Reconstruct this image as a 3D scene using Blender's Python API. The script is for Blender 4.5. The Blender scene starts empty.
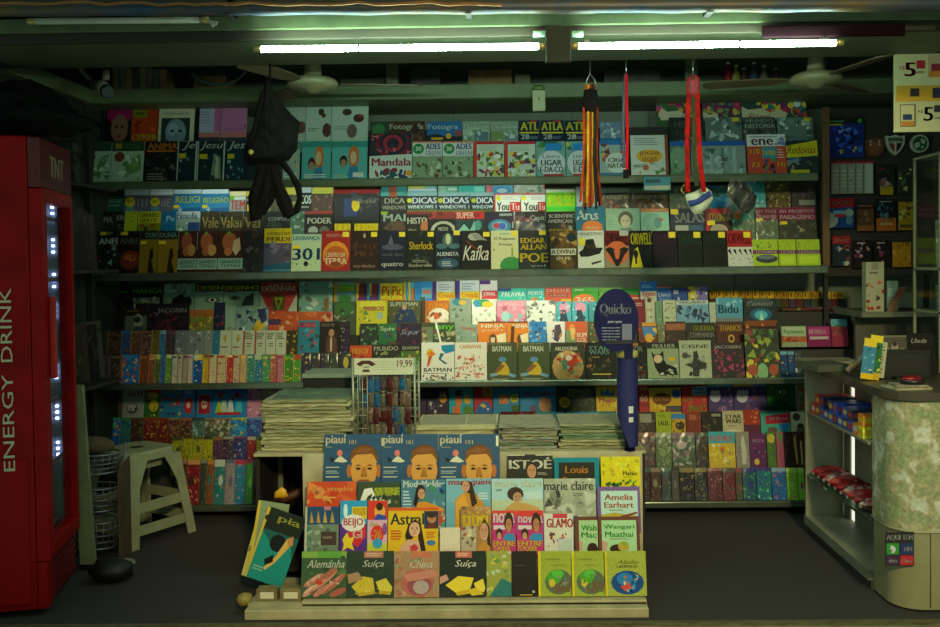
import bpy, bmesh, math, random
from mathutils import Vector, Matrix
random.seed(7)
SC = bpy.context.scene
COL = SC.collection
R = math.radians
# ------------------------------------------------------------------ camera
FPX, PCX, PCY = 914.0, 497.0, 284.0
CAMZ = 1.56
CROT = Matrix.Rotation(R(0.8), 3, 'Z') @ Matrix.Rotation(R(90-1.5), 3, 'X') @ Matrix.Rotation(R(-0.66), 3, 'Z')
CLOC = Vector((0, 0, CAMZ))
cd = bpy.data.cameras.new('camera'); cam = bpy.data.objects.new('camera', cd); COL.objects.link(cam)
cd.sensor_width = 36; cd.lens = FPX*36/940
cd.shift_x = -(PCX-470)/940; cd.shift_y = (PCY-313.5)/940
cam.matrix_world = Matrix.Translation(CLOC) @ CROT.to_4x4()
SC.camera = cam
def ray(px, py):
    return CROT @ Vector(((px-PCX)/FPX, -(py-PCY)/FPX, -1))
def at(px, py, Y):
    "the point of depth Y seen at a pixel"
    d = ray(px, py); return CLOC + d*(Y/d.y)
def atz(px, py, z=0.0):
    d = ray(px, py); return CLOC + d*((z-CAMZ)/d.z)
def atx(px, py, X):
    d = ray(px, py); return CLOC + d*(X/d.x)
def atplane(px, py, p, n):
    d = ray(px, py); return CLOC + d*((p-CLOC).dot(n)/d.dot(n))
# ------------------------------------------------------------------ colours
def lin(c): return c/12.92 if c <= .04045 else ((c+.055)/1.055)**2.4
PAL = dict(w='e6e6dc', k='141416', r='c4201c', y='e8cc1e', o='e0701a', g='2c8a3a', G='86cc3c', b='1f5fb0', n='16233f', c='38b4d0', t='2a8f8a',
           p='e07aa4', m='a8185c', u='4a2a70', s='d8a078', h='2a1a12', B='5a3a24', a='8a9088', d='33383a', e='ece2c0', l='b8ccb0', i='a8cfd6',
           v='b8a8cc', x='6a1c1c', z='6b6f35', S='b87850', K='24262a', j='d6d04a', q='d04838')
def rgb(c):
    c = PAL.get(c, c).lstrip('#')
    if len(c) == 3: c = ''.join(q*2 for q in c)
    return tuple(lin(int(c[k:k+2], 16)/255) for k in (0, 2, 4)) + (1,)
# ------------------------------------------------------------------ materials
MATS = {}
def mat(name, c, rough=.5, metal=0, c2=None, scale=8, amt=.5, bump=0, emit=0, spec=.5, trans=0, stretch=None):
    if name in MATS: return MATS[name]
    m = bpy.data.materials.new(name); m.use_nodes = True; MATS[name] = m
    nt = m.node_tree; b = nt.nodes['Principled BSDF']
    b.inputs['Base Color'].default_value = rgb(c); b.inputs['Roughness'].default_value = rough
    b.inputs['Metallic'].default_value = metal; b.inputs['Specular IOR Level'].default_value = spec
    if trans: b.inputs['Transmission Weight'].default_value = trans
    if emit:
        b.inputs['Emission Color'].default_value = rgb(c); b.inputs['Emission Strength'].default_value = emit
    if c2 or bump:
        tc = nt.nodes.new('ShaderNodeTexCoord'); mp = nt.nodes.new('ShaderNodeMapping'); nz = nt.nodes.new('ShaderNodeTexNoise')
        nz.inputs['Scale'].default_value = scale; nz.inputs['Detail'].default_value = 6; nz.inputs['Roughness'].default_value = .65
        if stretch: mp.inputs['Scale'].default_value = stretch
        nt.links.new(tc.outputs['Object'], mp.inputs[0]); nt.links.new(mp.outputs[0], nz.inputs['Vector'])
        if c2:
            rp = nt.nodes.new('ShaderNodeValToRGB'); mx = nt.nodes.new('ShaderNodeMix'); mx.data_type = 'RGBA'
            rp.color_ramp.elements[0].position = .5-amt*.3; rp.color_ramp.elements[1].position = .5+amt*.3
            rp.color_ramp.elements[0].color = (0, 0, 0, 1); rp.color_ramp.elements[1].color = (1, 1, 1, 1)
            mx.inputs[6].default_value = rgb(c); mx.inputs[7].default_value = rgb(c2)
            nt.links.new(nz.outputs['Fac'], rp.inputs[0]); nt.links.new(rp.outputs[0], mx.inputs[0]); nt.links.new(mx.outputs[2], b.inputs['Base Color'])
        if bump:
            bp = nt.nodes.new('ShaderNodeBump'); bp.inputs['Strength'].default_value = bump; bp.inputs['Distance'].default_value = .01
            nt.links.new(nz.outputs['Fac'], bp.inputs['Height']); nt.links.new(bp.outputs[0], b.inputs['Normal'])
    return m
def printed(name, rough, coat=0.0):
    m = bpy.data.materials.new(name); m.use_nodes = True; MATS[name] = m
    nt = m.node_tree; b = nt.nodes['Principled BSDF']; b.inputs['Roughness'].default_value = rough; b.inputs['Specular IOR Level'].default_value = .22
    at_ = nt.nodes.new('ShaderNodeAttribute'); at_.attribute_name = 'Col'
    tc = nt.nodes.new('ShaderNodeTexCoord'); nz = nt.nodes.new('ShaderNodeTexNoise'); nz.inputs['Scale'].default_value = 150; nz.inputs['Detail'].default_value = 4
    mx = nt.nodes.new('ShaderNodeMix'); mx.data_type = 'RGBA'; mx.blend_type = 'OVERLAY'; mx.inputs[0].default_value = .35
    nt.links.new(tc.outputs['Object'], nz.inputs['Vector'])
    nt.links.new(at_.outputs['Color'], mx.inputs[6]); nt.links.new(nz.outputs['Fac'], mx.inputs[7]); nt.links.new(mx.outputs[2], b.inputs['Base Color'])
    if coat: b.inputs['Coat Weight'].default_value = coat; b.inputs['Coat Roughness'].default_value = .12
    return m
PRINT = printed('printed paper', .5)
MATTE = printed('printed card', .7)
def plastic(name, gloss=.16, bump=.6, scale=14, rough=.16):
    m = bpy.data.materials.new(name); m.use_nodes = True; MATS[name] = m
    nt = m.node_tree; nt.nodes.remove(nt.nodes['Principled BSDF']); out = nt.nodes['Material Output']
    tr = nt.nodes.new('ShaderNodeBsdfTransparent'); gl = nt.nodes.new('ShaderNodeBsdfGlossy'); mx = nt.nodes.new('ShaderNodeMixShader')
    tr.inputs['Color'].default_value = (.93, .95, .93, 1); gl.inputs['Roughness'].default_value = rough; mx.inputs[0].default_value = gloss
    tc = nt.nodes.new('ShaderNodeTexCoord'); mp = nt.nodes.new('ShaderNodeMapping'); mp.inputs['Rotation'].default_value = (0, .7, 0); mp.inputs['Scale'].default_value = (1.3, 1, .8)
    nz = nt.nodes.new('ShaderNodeTexNoise'); nz.inputs['Scale'].default_value = scale
    bp = nt.nodes.new('ShaderNodeBump'); bp.inputs['Strength'].default_value = bump; bp.inputs['Distance'].default_value = .03
    nt.links.new(tc.outputs['Object'], mp.inputs[0]); nt.links.new(mp.outputs[0], nz.inputs['Vector']); nt.links.new(nz.outputs['Fac'], bp.inputs['Height']); nt.links.new(bp.outputs[0], gl.inputs['Normal'])
    nt.links.new(tr.outputs[0], mx.inputs[1]); nt.links.new(gl.outputs[0], mx.inputs[2]); nt.links.new(mx.outputs[0], out.inputs[0])
    return m
SLEEVE = plastic('clear plastic film', .04, .35, 11, .22)
GLASS = plastic('clear glass pane', .07, 0, 14, .05)
PAGES = mat('page paper', 'd9d4bd', .8, c2='b3ac92', scale=120, stretch=(1, 60, 1))
STICK = mat('yellow price sticker', 'e6d41c', .6, c2='d8bf10', scale=60)
# ------------------------------------------------------------------ objects
def tag(o, label=None, cat=None, group=None, kind=None):
    if label:
        n = len(label.replace(',', ' ').split()); (4 <= n <= 16) or print('LABEL', n, label)
        o['label'] = label
    if cat: o['category'] = cat
    if group: o['group'] = group
    if kind: o['kind'] = kind
    return o
def empty(name, loc, rot=(0, 0, 0)):
    o = bpy.data.objects.new(name, None); o.empty_display_size = .05; o.location = loc; o.rotation_euler = rot; COL.objects.link(o); return o
class MB:
    def __init__(s): s.v = []; s.f = []; s.c = []; s.sm = []
    def face(s, pts, col=None, smooth=False):
        b = len(s.v); s.v += [tuple(p) for p in pts]; s.f.append(tuple(range(b, b+len(pts)))); s.c.append(col); s.sm.append(smooth)
    def grid(s, rows, closed=False, col=None, smooth=True, cap=False):
        "rows of equal length, skinned; closed joins each row's ends"
        b = len(s.v); n = len(rows[0])
        for r in rows: s.v += [tuple(p) for p in r]
        for i in range(len(rows)-1):
            for j in range(n if closed else n-1):
                k = (j+1) % n
                s.f.append((b+i*n+j, b+i*n+k, b+(i+1)*n+k, b+(i+1)*n+j)); s.c.append(col); s.sm.append(smooth)
        if cap:
            s.f.append(tuple(b+j for j in range(n))[::-1]); s.c.append(col); s.sm.append(False)
            s.f.append(tuple(b+(len(rows)-1)*n+j for j in range(n))); s.c.append(col); s.sm.append(False)
    def box(s, x0, x1, y0, y1, z0, z1, col=None, M=None):
        p = [(x0, y0, z0), (x1, y0, z0), (x1, y1, z0), (x0, y1, z0), (x0, y0, z1), (x1, y0, z1), (x1, y1, z1), (x0, y1, z1)]
        if M is not None: p = [M @ Vector(q) for q in p]
        b = len(s.v); s.v += [tuple(q) for q in p]
        for f in ((0, 3, 2, 1), (4, 5, 6, 7), (0, 1, 5, 4), (1, 2, 6, 5), (2, 3, 7, 6), (3, 0, 4, 7)):
            s.f.append(tuple(b+k for k in f)); s.c.append(col); s.sm.append(False)
        return s
    def tube(s, pts, r, n=8, col=None, flat=1.0, closed_ends=True):
        "round (or flattened) bar along points"
        pts = [Vector(p) for p in pts]; rows = []; prev = None
        for i, p in enumerate(pts):
            t = (pts[min(i+1, len(pts)-1)]-pts[max(i-1, 0)]).normalized()
            a = prev if prev is not None else (Vector((0, 1, 0)) if abs(t.y) < .8 else Vector((1, 0, 0)))
            a = (a - t*a.dot(t)).normalized(); prev = a; q = t.cross(a); rr = r[i] if isinstance(r, (list, tuple)) else r
            rows.append([p + a*(rr*flat*math.cos(2*math.pi*k/n)) + q*(rr*math.sin(2*math.pi*k/n)) for k in range(n)])
        s.grid(rows, closed=True, col=col, cap=closed_ends); return s
    def lathe(s, prof, c=(0, 0, 0), n=24, col=None, axis='Z', cap=True):
        rows = []
        for r, h in prof:
            if axis == 'Z': rows.append([(c[0]+r*math.cos(2*math.pi*k/n), c[1]+r*math.sin(2*math.pi*k/n), c[2]+h) for k in range(n)])
            elif axis == 'Y': rows.append([(c[0]+r*math.cos(2*math.pi*k/n), c[1]+h, c[2]+r*math.sin(2*math.pi*k/n)) for k in range(n)])
            else: rows.append([(c[0]+h, c[1]+r*math.cos(2*math.pi*k/n), c[2]+r*math.sin(2*math.pi*k/n)) for k in range(n)])
        s.grid(rows, closed=True, col=col, cap=cap); return s
    def pillow(s, outline, thick, col=None, rings=5, depth=None):
        "soft body: outline of 3-D points blown up along Y"
        pts = [Vector(p) for p in outline]; c = sum(pts, Vector())/len(pts)
        for sg in (-1, 1):
            rows = []
            for i in range(rings+1):
                q = 1-i/rings; d = thick*.5*math.sqrt(max(0, 1-q*q))*sg
                rows.append([c+(p-c)*max(q, .02)+Vector((0, d, 0)) for p in pts])
            s.grid(rows, closed=True, col=col)
        return s
    def prism(s, poly, y0, y1, col=None):
        "polygon of (x, z) extruded along Y"
        a = [(x, y0, z) for x, z in poly]; b = [(x, y1, z) for x, z in poly]
        s.face(a, col); s.face(b[::-1], col)
        for i in range(len(poly)): k = (i+1) % len(poly); s.face([a[i], a[k], b[k], b[i]], col)
        return s
    def build(s, name, m, parent=None, bevel=0, loc=None):
        me = bpy.data.meshes.new(name); me.from_pydata(s.v, [], s.f)
        if any(c is not None for c in s.c):
            ca = me.color_attributes.new('Col', 'FLOAT_COLOR', 'CORNER'); buf = []
            for f, c in zip(s.f, s.c): buf += list(c or (1, 1, 1, 1))*len(f)
            ca.data.foreach_set('color', buf)
        me.polygons.foreach_set('use_smooth', s.sm)
        o = bpy.data.objects.new(name, me); COL.objects.link(o); me.materials.append(m)
        if bevel:
            bm = bmesh.new(); bm.from_mesh(me); bmesh.ops.remove_doubles(bm, verts=bm.verts, dist=1e-5); bm.to_mesh(me); bm.free()
            md = o.modifiers.new('bevel', 'BEVEL'); md.width = bevel; md.segments = 2; md.limit_method = 'ANGLE'
        if parent: o.parent = parent
        if loc: o.location = loc
        return o
def struct(name, mb, m, bevel=0): return tag(mb.build(name, m, None, bevel), kind='structure')
# ------------------------------------------------------------------ lettering
_TX = {}
def text2d(s, bold=.02, shear=0):
    k = (s, bold, shear)
    if k not in _TX:
        c = bpy.data.curves.new('lettering', 'FONT'); c.body = s; c.size = 1; c.offset = bold; c.shear = shear; c.resolution_u = 2; c.fill_mode = 'FRONT'
        o = bpy.data.objects.new('lettering', c); COL.objects.link(o); bpy.context.view_layer.update()
        dg = bpy.context.evaluated_depsgraph_get(); ev = o.evaluated_get(dg); me = ev.to_mesh()
        v = [(p.co.x, p.co.y) for p in me.vertices]; f = [tuple(p.vertices) for p in me.polygons]; ev.to_mesh_clear()
        bpy.data.objects.remove(o); bpy.data.curves.remove(c)
        if v:
            x0 = min(p[0] for p in v); x1 = max(p[0] for p in v); y0 = min(p[1] for p in v); y1 = max(p[1] for p in v)
            v = [((x-x0)/max(1e-6, x1-x0), (y-y0)/max(1e-6, y1-y0)) for x, y in v]
        _TX[k] = (v, f)
    return _TX[k]
def letter(mb, s, org, ux, uy, w, h, col=None, bold=.02, shear=0):
    "text filling w x h, lower left corner at org, along ux and uy"
    v, f = text2d(s, 0, shear); ux, uy = Vector(ux), Vector(uy); org = Vector(org)
    if bold:
        for d in (-bold, bold): letter(mb, s, org+ux*(d*min(h, 1.3*w/len(s))), ux, uy, w, h, col, 0, shear)
    b = len(mb.v)
    mb.v += [tuple(org+ux*(x*w)+uy*(y*h)) for x, y in v]
    for q in f: mb.f.append(tuple(b+i for i in q)); mb.c.append(col); mb.sm.append(False)
# ------------------------------------------------------------------ printed art
def clip(poly, W, H):
    for ax, lim, sg in ((0, -W/2, 1), (0, W/2, -1), (1, 0, 1), (1, H, -1)):
        out = []
        for i in range(len(poly)):
            a, b = poly[i-1], poly[i]; ia = sg*(a[ax]-lim) >= 0; ib = sg*(b[ax]-lim) >= 0
            if ia != ib:
                t = (lim-a[ax])/(b[ax]-a[ax]); out.append((a[0]+t*(b[0]-a[0]), a[1]+t*(b[1]-a[1])))
            if ib: out.append(b)
        poly = out
        if len(poly) < 3: return []
    return poly
def ell(cx, cy, rx, ry, rot=0, n=14):
    c, s_ = math.cos(rot), math.sin(rot)
    return [(cx+rx*math.cos(2*math.pi*k/n)*c-ry*math.sin(2*math.pi*k/n)*s_, cy+rx*math.cos(2*math.pi*k/n)*s_+ry*math.sin(2*math.pi*k/n)*c) for k in range(n)]
def art(mb, spec, W, H, yf, zoff, rnd, extra):
    "draws the cover design on the plane y = yf; the box W x H has its lower edge at zoff; percent coordinates, y down"
    k = [0]
    X = lambda p: (p/100-.5)*W
    Z = lambda p: (1-p/100)*H
    def put(poly, col):
        poly = clip(poly, W, H)
        if poly: mb.face([(x, yf-.00012*(k[0]+1), zoff+z) for x, z in poly], col)
    for cmd in spec.split(';'):
        a = cmd.split()
        if not a: continue
        k[0] += 1; op = a[0]; q = a[1:]
        if op == 'R': x, y, w, h = map(float, q[:4]); put([(X(x), Z(y+h)), (X(x+w), Z(y+h)), (X(x+w), Z(y)), (X(x), Z(y))], rgb(q[4]))
        elif op == 'E': x, y, rx, ry = map(float, q[:4]); put(ell(X(x), Z(y), rx/100*W, ry/100*H, R(float(q[5])) if len(q) > 5 else 0), rgb(q[4]))
        elif op == 'C': x, y, r = map(float, q[:3]); put(ell(X(x), Z(y), r/100*W, r/100*W, 0, 18), rgb(q[3]))
        elif op == 'P':
            n = [tuple(map(float, t.split(','))) for t in q[1:]]; put([(X(x), Z(y)) for x, y in n], rgb(q[0]))
        elif op in ('T', 'I'):
            x, y, w, h = map(float, q[:4]); s_ = ' '.join(q[5:])
            w_, h_ = w/100*W, h/100*H
            gw = min(h_, 1.3*w_/max(1, len(s_)))
            for dx in ((-.05, -.017, .017, .05) if op == 'T' else (-.012, .012)): letter(mb, s_, (X(x)-w_/2+dx*gw, yf-.00012*(k[0]+1), zoff+Z(y)-h_/2), (1, 0, 0), (0, 0, 1), w_, h_, rgb(q[4]), 0, 0 if op == 'T' else .35)
        elif op == 'L':
            x, y, w, h = map(float, q[:4]); n = int(q[5])
            for i in range(n):
                ww = w*rnd.uniform(.65, 1); yy = y+h*(i+.25)/n
                put([(X(x), Z(yy+h*.45/n)), (X(x+ww), Z(yy+h*.45/n)), (X(x+ww), Z(yy)), (X(x), Z(yy))], rgb(q[4]))
        elif op == 'N':
            n = int(q[0]); cs = q[1].split(','); x, y, w, h = map(float, q[2:6]) if len(q) > 5 else (0, 0, 100, 100); sz = float(q[6]) if len(q) > 6 else 9
            for i in range(n):
                if i % 6 == 5: k[0] += 1
                r = sz/100*W*rnd.uniform(.5, 1.3); cx, cz = X(x+w*rnd.random()), Z(y+h*rnd.random())
                if rnd.random() < .6: put(ell(cx, cz, r, r*rnd.uniform(.35, .9), rnd.uniform(0, 3), 8), rgb(rnd.choice(cs)))
                else:
                    a0 = rnd.uniform(0, 6.28); put([(cx+r*1.3*math.cos(a0+t), cz+r*1.3*math.sin(a0+t)) for t in (0, 1.7+rnd.random()*.6, 3.6+rnd.random())], rgb(rnd.choice(cs)))
        elif op == 'H':
            x, y, s_ = map(float, q[:3]); sk, hr = rgb(q[3]), rgb(q[4]); cl = rgb(q[5]) if len(q) > 5 else rgb('k')
            r = s_/200*W; cx, cz = X(x), Z(y); lo = q[6] if len(q) > 6 else 'm'
            if lo == 'f': put(ell(cx, cz-.55*r, 1.3*r, 2.1*r), hr); k[0] += 1
            put([(cx-2.4*r, cz-5*r), (cx-2.1*r, cz-2.3*r), (cx-.9*r, cz-1.7*r), (cx+.9*r, cz-1.7*r), (cx+2.1*r, cz-2.3*r), (cx+2.4*r, cz-5*r)], cl); k[0] += 1
            put([(cx-.42*r, cz-2*r), (cx+.42*r, cz-2*r), (cx+.42*r, cz-.6*r), (cx-.42*r, cz-.6*r)], sk)
            put(ell(cx, cz+.35*r, 1.12*r, 1.2*r), hr); k[0] += 1
            put(ell(cx-.97*r, cz-.1*r, .16*r, .28*r), sk); put(ell(cx+.97*r, cz-.1*r, .16*r, .28*r), sk)
            put(ell(cx, cz-.15*r, .9*r, 1.2*r, 0, 18), sk); k[0] += 1
            dk = tuple(c*.25 for c in sk[:3])+(1,)
            for e in (-.38, .38):
                put(ell(cx+e*r, cz+.02*r, .17*r, .09*r, 0, 8), rgb('w')); put(ell(cx+e*r, cz+.02*r, .08*r, .09*r, 0, 8), rgb('k')); put(ell(cx+e*r, cz+.24*r, .24*r, .05*r, 0, 8), dk)
            put([(cx, cz), (cx+.16*r, cz-.42*r), (cx-.12*r, cz-.42*r)], tuple(c*.6 for c in sk[:3])+(1,)); put(ell(cx, cz-.72*r, .33*r, .1*r, 0, 8), rgb('a33')); k[0] += 1
        elif op == 'F':
            x, y, rx, ry = map(float, q[:4]); sk = rgb(q[4]); rx, ry = rx/100*W, ry/100*H; cx, cz = X(x), Z(y); dk = tuple(c*.22 for c in sk[:3])+(1,); hi = tuple(min(1, c*1.35) for c in sk[:3])+(1,)
            put(ell(cx, cz, rx, ry, 0, 18), sk); k[0] += 1; put(ell(cx+.2*rx, cz-.15*ry, .55*rx, .7*ry, 0, 12), hi); k[0] += 1; put(ell(cx+.05*rx, cz+.05*ry, .7*rx, .75*ry, 0, 12), sk); k[0] += 1
            for e in (-.4, .42): put(ell(cx+e*rx, cz+.12*ry, .2*rx, .075*ry, 0, 8), dk); put(ell(cx+e*rx, cz+.3*ry, .26*rx, .04*ry, 0, 8), dk)
            put([(cx, cz+.05*ry), (cx+.16*rx, cz-.25*ry), (cx-.1*rx, cz-.25*ry)], tuple(c*.62 for c in sk[:3])+(1,)); put(ell(cx, cz-.52*ry, .36*rx, .1*ry, 0, 10), rgb('a8322c')); k[0] += 1; put(ell(cx, cz-.5*ry, .26*rx, .03*ry, 0, 8), rgb('e8dcd0'))
        elif op == 'S': extra.append(('price_sticker', tuple(map(float, q[:4])) if len(q) > 3 else (74, 6, 22, 12)))
        elif op == 'W': extra.append(('plastic_sleeve', None))
        else: raise ValueError(cmd)
    return k[0]
KIND = dict(m=('magazine', 'magazine', .006), b=('book', 'book', .016), c=('comic_book', 'comic', .007), v=('paperback_volume', 'book', .014),
            p=('activity_pack', 'activity pack', .010), a=('album', 'album', .008), d=('boxed_game', 'boxed game', .03), f=('folder', 'folder', .012))
ORD = ['first', 'second', 'third', 'fourth', 'fifth', 'sixth', 'seventh', 'eighth', 'ninth', 'tenth', 'eleventh', 'twelfth']
def publication(kind, W, H, below, bg, spec, loc, rot, seed, spine=None):
    "a bound publication: cover (front, back, spine), page block, stickers and sleeve; base at loc, visible part H above a hidden part"
    nm, cat, t = KIND[kind]; rnd = random.Random(seed); full = H+below
    root = empty(nm, loc, rot); c = rgb(bg); sp = rgb(spine) if spine else c
    mb = MB(); q = .0009
    mb.box(-W/2, W/2, -t, -t+q, 0, full, c); mb.box(-W/2, W/2, -q, 0, 0, full, sp); mb.box(-W/2, -W/2+q, -t+q, -q, 0, full, sp)
    ex = []; n = art(mb, spec, W, H, -t, below, rnd, ex)
    mb.build('cover', PRINT if kind in 'mcpa' else MATTE, root)
    MB().box(-W/2+q, W/2-.0012, -t+q, -q, .001, full-.0015).build('page_block', PAGES, root)
    yf = -t-.00012*(n+2)
    for nm_, r in ex:
        if nm_ == 'price_sticker':
            x, y, w, h = r; X = lambda p: (p/100-.5)*W; Z = lambda p: below+(1-p/100)*H
            s = MB().box(X(x), X(x+w), yf-.0004, yf, Z(y+h), Z(y)).build('price_sticker', STICK, root); s['label'] = 'yellow price sticker'
        else:
            m = MB(); nx, nz = 6, 6; rows = []
            for i in range(nz+1):
                rows.append([(-W/2+W*j/nx, yf-.0015-(.0025*rnd.random() if 0 < i < nz and 0 < j < nx else 0), full*i/nz) for j in range(nx+1)])
            m.grid(rows); m.build('plastic_sleeve', SLEEVE, root)
    return root
USED = {}
def row(data, Y, lean, base=None, gap=.03, where='', group='', kind='m', yt=0, yb=100, zfix=None, zmin=None):
    "one row of publications standing on a step: returns the height of that step"
    n = Vector((0, -math.cos(R(lean)), math.sin(R(lean)))); up = Vector((0, math.sin(R(lean)), math.cos(R(lean)))); P0 = Vector((0, Y, 0 if zfix is None else zfix))
    items = []
    for ln in data.strip().split('\n'):
        ln = ln.strip()
        if not ln or ln[0] == '!': continue
        f = [s.strip() for s in ln.split('|')]; nums = list(map(float, f[0].split()))
        x0, x1 = nums[:2]; a, b = (nums[2], nums[3]) if len(nums) > 3 else (yt, yb)
        items.append([x0, x1, a, b, f[1] or kind, f[2], f[3], f[4]])
    items.sort(key=lambda q: q[0])
    for q, r_ in zip(items, items[1:]): q[1] = min(q[1], r_[0])
    box = []
    for it in items:
        x0, x1, a, b = it[:4]; xm, ym = (x0+x1)/2, (a+b)/2
        pl, pr, pt, pb = (atplane(x, y, P0, n) for x, y in ((x0, ym), (x1, ym), (xm, a), (xm, b)))
        box.append((pl.x+.0008, pr.x-.0008, (pt-P0).dot(up), (pb-P0).dot(up)))
    v0 = min(b[3] for b in box)-gap if base is None else (base-P0.z)/math.cos(R(lean))
    if zmin is not None: v0 = max(v0, (zmin-P0.z)/math.cos(R(lean)))
    cnt = {}
    for it in items: cnt[it[7]] = cnt.get(it[7], 0)+1
    seen = {}
    for it, (xl, xr, vt, vb) in zip(items, box):
        vb = max(vb, v0)
        if base is not None and vb-v0 < .035: vb = v0
        W, H = xr-xl, vt-vb; p = P0+up*(v0+.0022); p.x = (xl+xr)/2
        o = publication(it[4], W, H, vb-v0, it[5], it[6], p, (-R(lean), 0, 0), hash_((it[0], Y)))
        d = it[7]; lab = d+', '+where
        if cnt[d] > 1:
            seen[d] = seen.get(d, 0)+1; lab += ', '+ORD[seen[d]-1]+' such from fridge'
        while lab in USED: raise ValueError(lab)
        USED[lab] = 1
        tag(o, lab, KIND[it[4]][1], group)
    return (P0+up*v0).z
def hash_(t): return int(sum((i+1)*7919*v for i, v in enumerate(t))) & 0xffffff
# ------------------------------------------------------------------ setting
GREEN = mat('green painted steel', '6f8058', .5, c2='525f40', scale=5, amt=1, bump=.15)
GREEN2 = mat('faded green paint', '5c6a48', .5, c2='434d33', scale=9, amt=.9, bump=.1)
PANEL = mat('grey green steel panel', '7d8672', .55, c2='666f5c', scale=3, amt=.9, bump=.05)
RUSTY = mat('rusty brown steel', '4a3a26', .7, c2='2d2a1e', scale=11, amt=.8, bump=.3)
OLIVE = mat('olive brown paint', '2f2c1a', .7, c2='211f13', scale=6, amt=.9, bump=.15)
DARK = mat('dark stained steel', '1d1e1c', .6, c2='121312', scale=7)
STEEL = mat('worn steel edge', '8a8f86', .28, .85, c2='6d7168', scale=14)
CREAM = mat('dirty cream paint', 'bdb28c', .55, c2='8f8663', scale=8, amt=.9, bump=.1)
CARPET = mat('charcoal floor covering', '3a3735', .95, c2='292625', scale=260, amt=1.2, bump=.5)
WHITEP = mat('white plastic', 'cfcfc0', .45, c2='a9aa98', scale=9, amt=.9)
WOOD = mat('brown wood', '6b4a2a', .6, c2='4a3019', scale=7, amt=1, stretch=(6, 6, .6))
BLACKP = mat('black plastic', '101112', .45)
GLOW = mat('fluorescent tube glow', 'd6ffe6', .4, emit=46)
WX0, WX1, WY0, WY1, WZ = -2.52, 3.0, 3.55, 6.0, 2.95
m = MB(); m.box(WX0-.6, WX1+.6, 3.90, WY1+.1, -.1, 0); struct('floor', m, CARPET)
m = MB(); m.box(WX0-.6, WX1+.6, 3.2, 3.87, -.12, -.012); struct('floor_pavement', m, mat('pale worn pavement', '8f8a68', .9, c2='4c4834', scale=9, amt=1.2, bump=.4))
m = MB(); m.box(WX0-.6, WX1+.6, 3.87, 3.90, -.12, .003); struct('trim_sill', m, mat('rusted threshold', '6b6a4a', .6, c2='33251a', scale=10, amt=.7, stretch=(1.5, 8, 8)))
m = MB()
xs = [at(px, 270, WY1).x for px in (100, 300, 455, 573, 650, 735, 830)]; xs = [WX0]+xs+[WX1]
for a, b in zip(xs, xs[1:]): m.box(a+.002, b-.002, WY1, WY1+.03, 0, WZ)
m.box(WX0, WX1, WY1+.03, WY1+.06, 0, WZ)
struct('wall_back', m, PANEL)
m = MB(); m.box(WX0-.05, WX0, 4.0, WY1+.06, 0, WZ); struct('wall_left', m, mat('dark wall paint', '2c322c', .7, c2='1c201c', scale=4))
m = MB(); m.box(WX1, WX1+.05, 4.35, WY1+.06, 0, WZ); struct('wall_right', m, MATS['dark wall paint'])
m = MB(); m.box(WX0-.05, WX1+.05, 3.6, WY1+.06, WZ, WZ+.05); struct('ceiling', m, DARK)
# header over the opening: a stack of boards, each spanning the opening
def beam(name, yt, yb, Y0, Y1, mt, x0=-60, x1=1000, bevel=.004, thick=.03, lean=0):
    a, b = at(470, yt, Y0).z, at(470, yb, Y1).z
    xa, xb = at(x0, 40, Y0).x, at(x1, 40, Y0).x
    mb = MB(); p = [(Y0, a), (Y1, b), (Y1+thick, b), (Y0+thick, a)]
    L = [(xa, y, z) for y, z in p]; Q = [(xb, y, z) for y, z in p]
    mb.face(L[::-1]); mb.face(Q)
    for i in range(4): k = (i+1) % 4; mb.face([L[i], L[k], Q[k], Q[i]])
    return struct(name, mb, mt, bevel)
m = MB(); m.box(at(-60, 8, 3.7).x, at(1000, 8, 3.7).x, 3.66, 3.69, at(470, -14, 3.7).z, at(470, 4, 3.7).z); struct('trim_awning', m, RUSTY)
beam('trim_header', 12, 26.5, 3.692, 3.692, GREEN2, thick=.016)
beam('trim_fascia', 26.5, 37, 3.71, 3.71, OLIVE)
beam('trim_soffit', 36, 61, 3.72, 4.32, mat('soffit paint', '4c5a3a', .6, c2='39442b', scale=5, amt=1, bump=.15), thick=.025)
m = MB(); z0 = at(470, 60, 4.32).z; m.box(WX0, WX1, 4.35, 4.38, z0+.005, WZ); struct('trim_valance', m, DARK)
m = MB(); m.box(WX0-.1, WX1+.1, 3.66, 4.38, at(470, -14, 3.7).z, at(470, -14, 3.7).z+.03); struct('trim_cover', m, DARK)
# rear ledge (loft) and its side arm along the fridge wall
RL = at(470, 98, 5.42).z; RH = at(470, 84, 5.42).z
m = MB(); m.box(WX0, WX1, 5.42, 5.45, RL, RH); m.box(WX0, WX1, 5.45, WY1-.002, RL, RL+.03); struct('trim_ledge', m, GREEN, .004)
XL = at(92, 95, 5.42).x
m = MB(); m.box(XL-.03, XL, 4.2, 5.418, RL, RH); m.box(WX0, XL-.03, 4.2, 5.418, RL, RL+.03); struct('trim_side_ledge', m, GREEN, .004)
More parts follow.
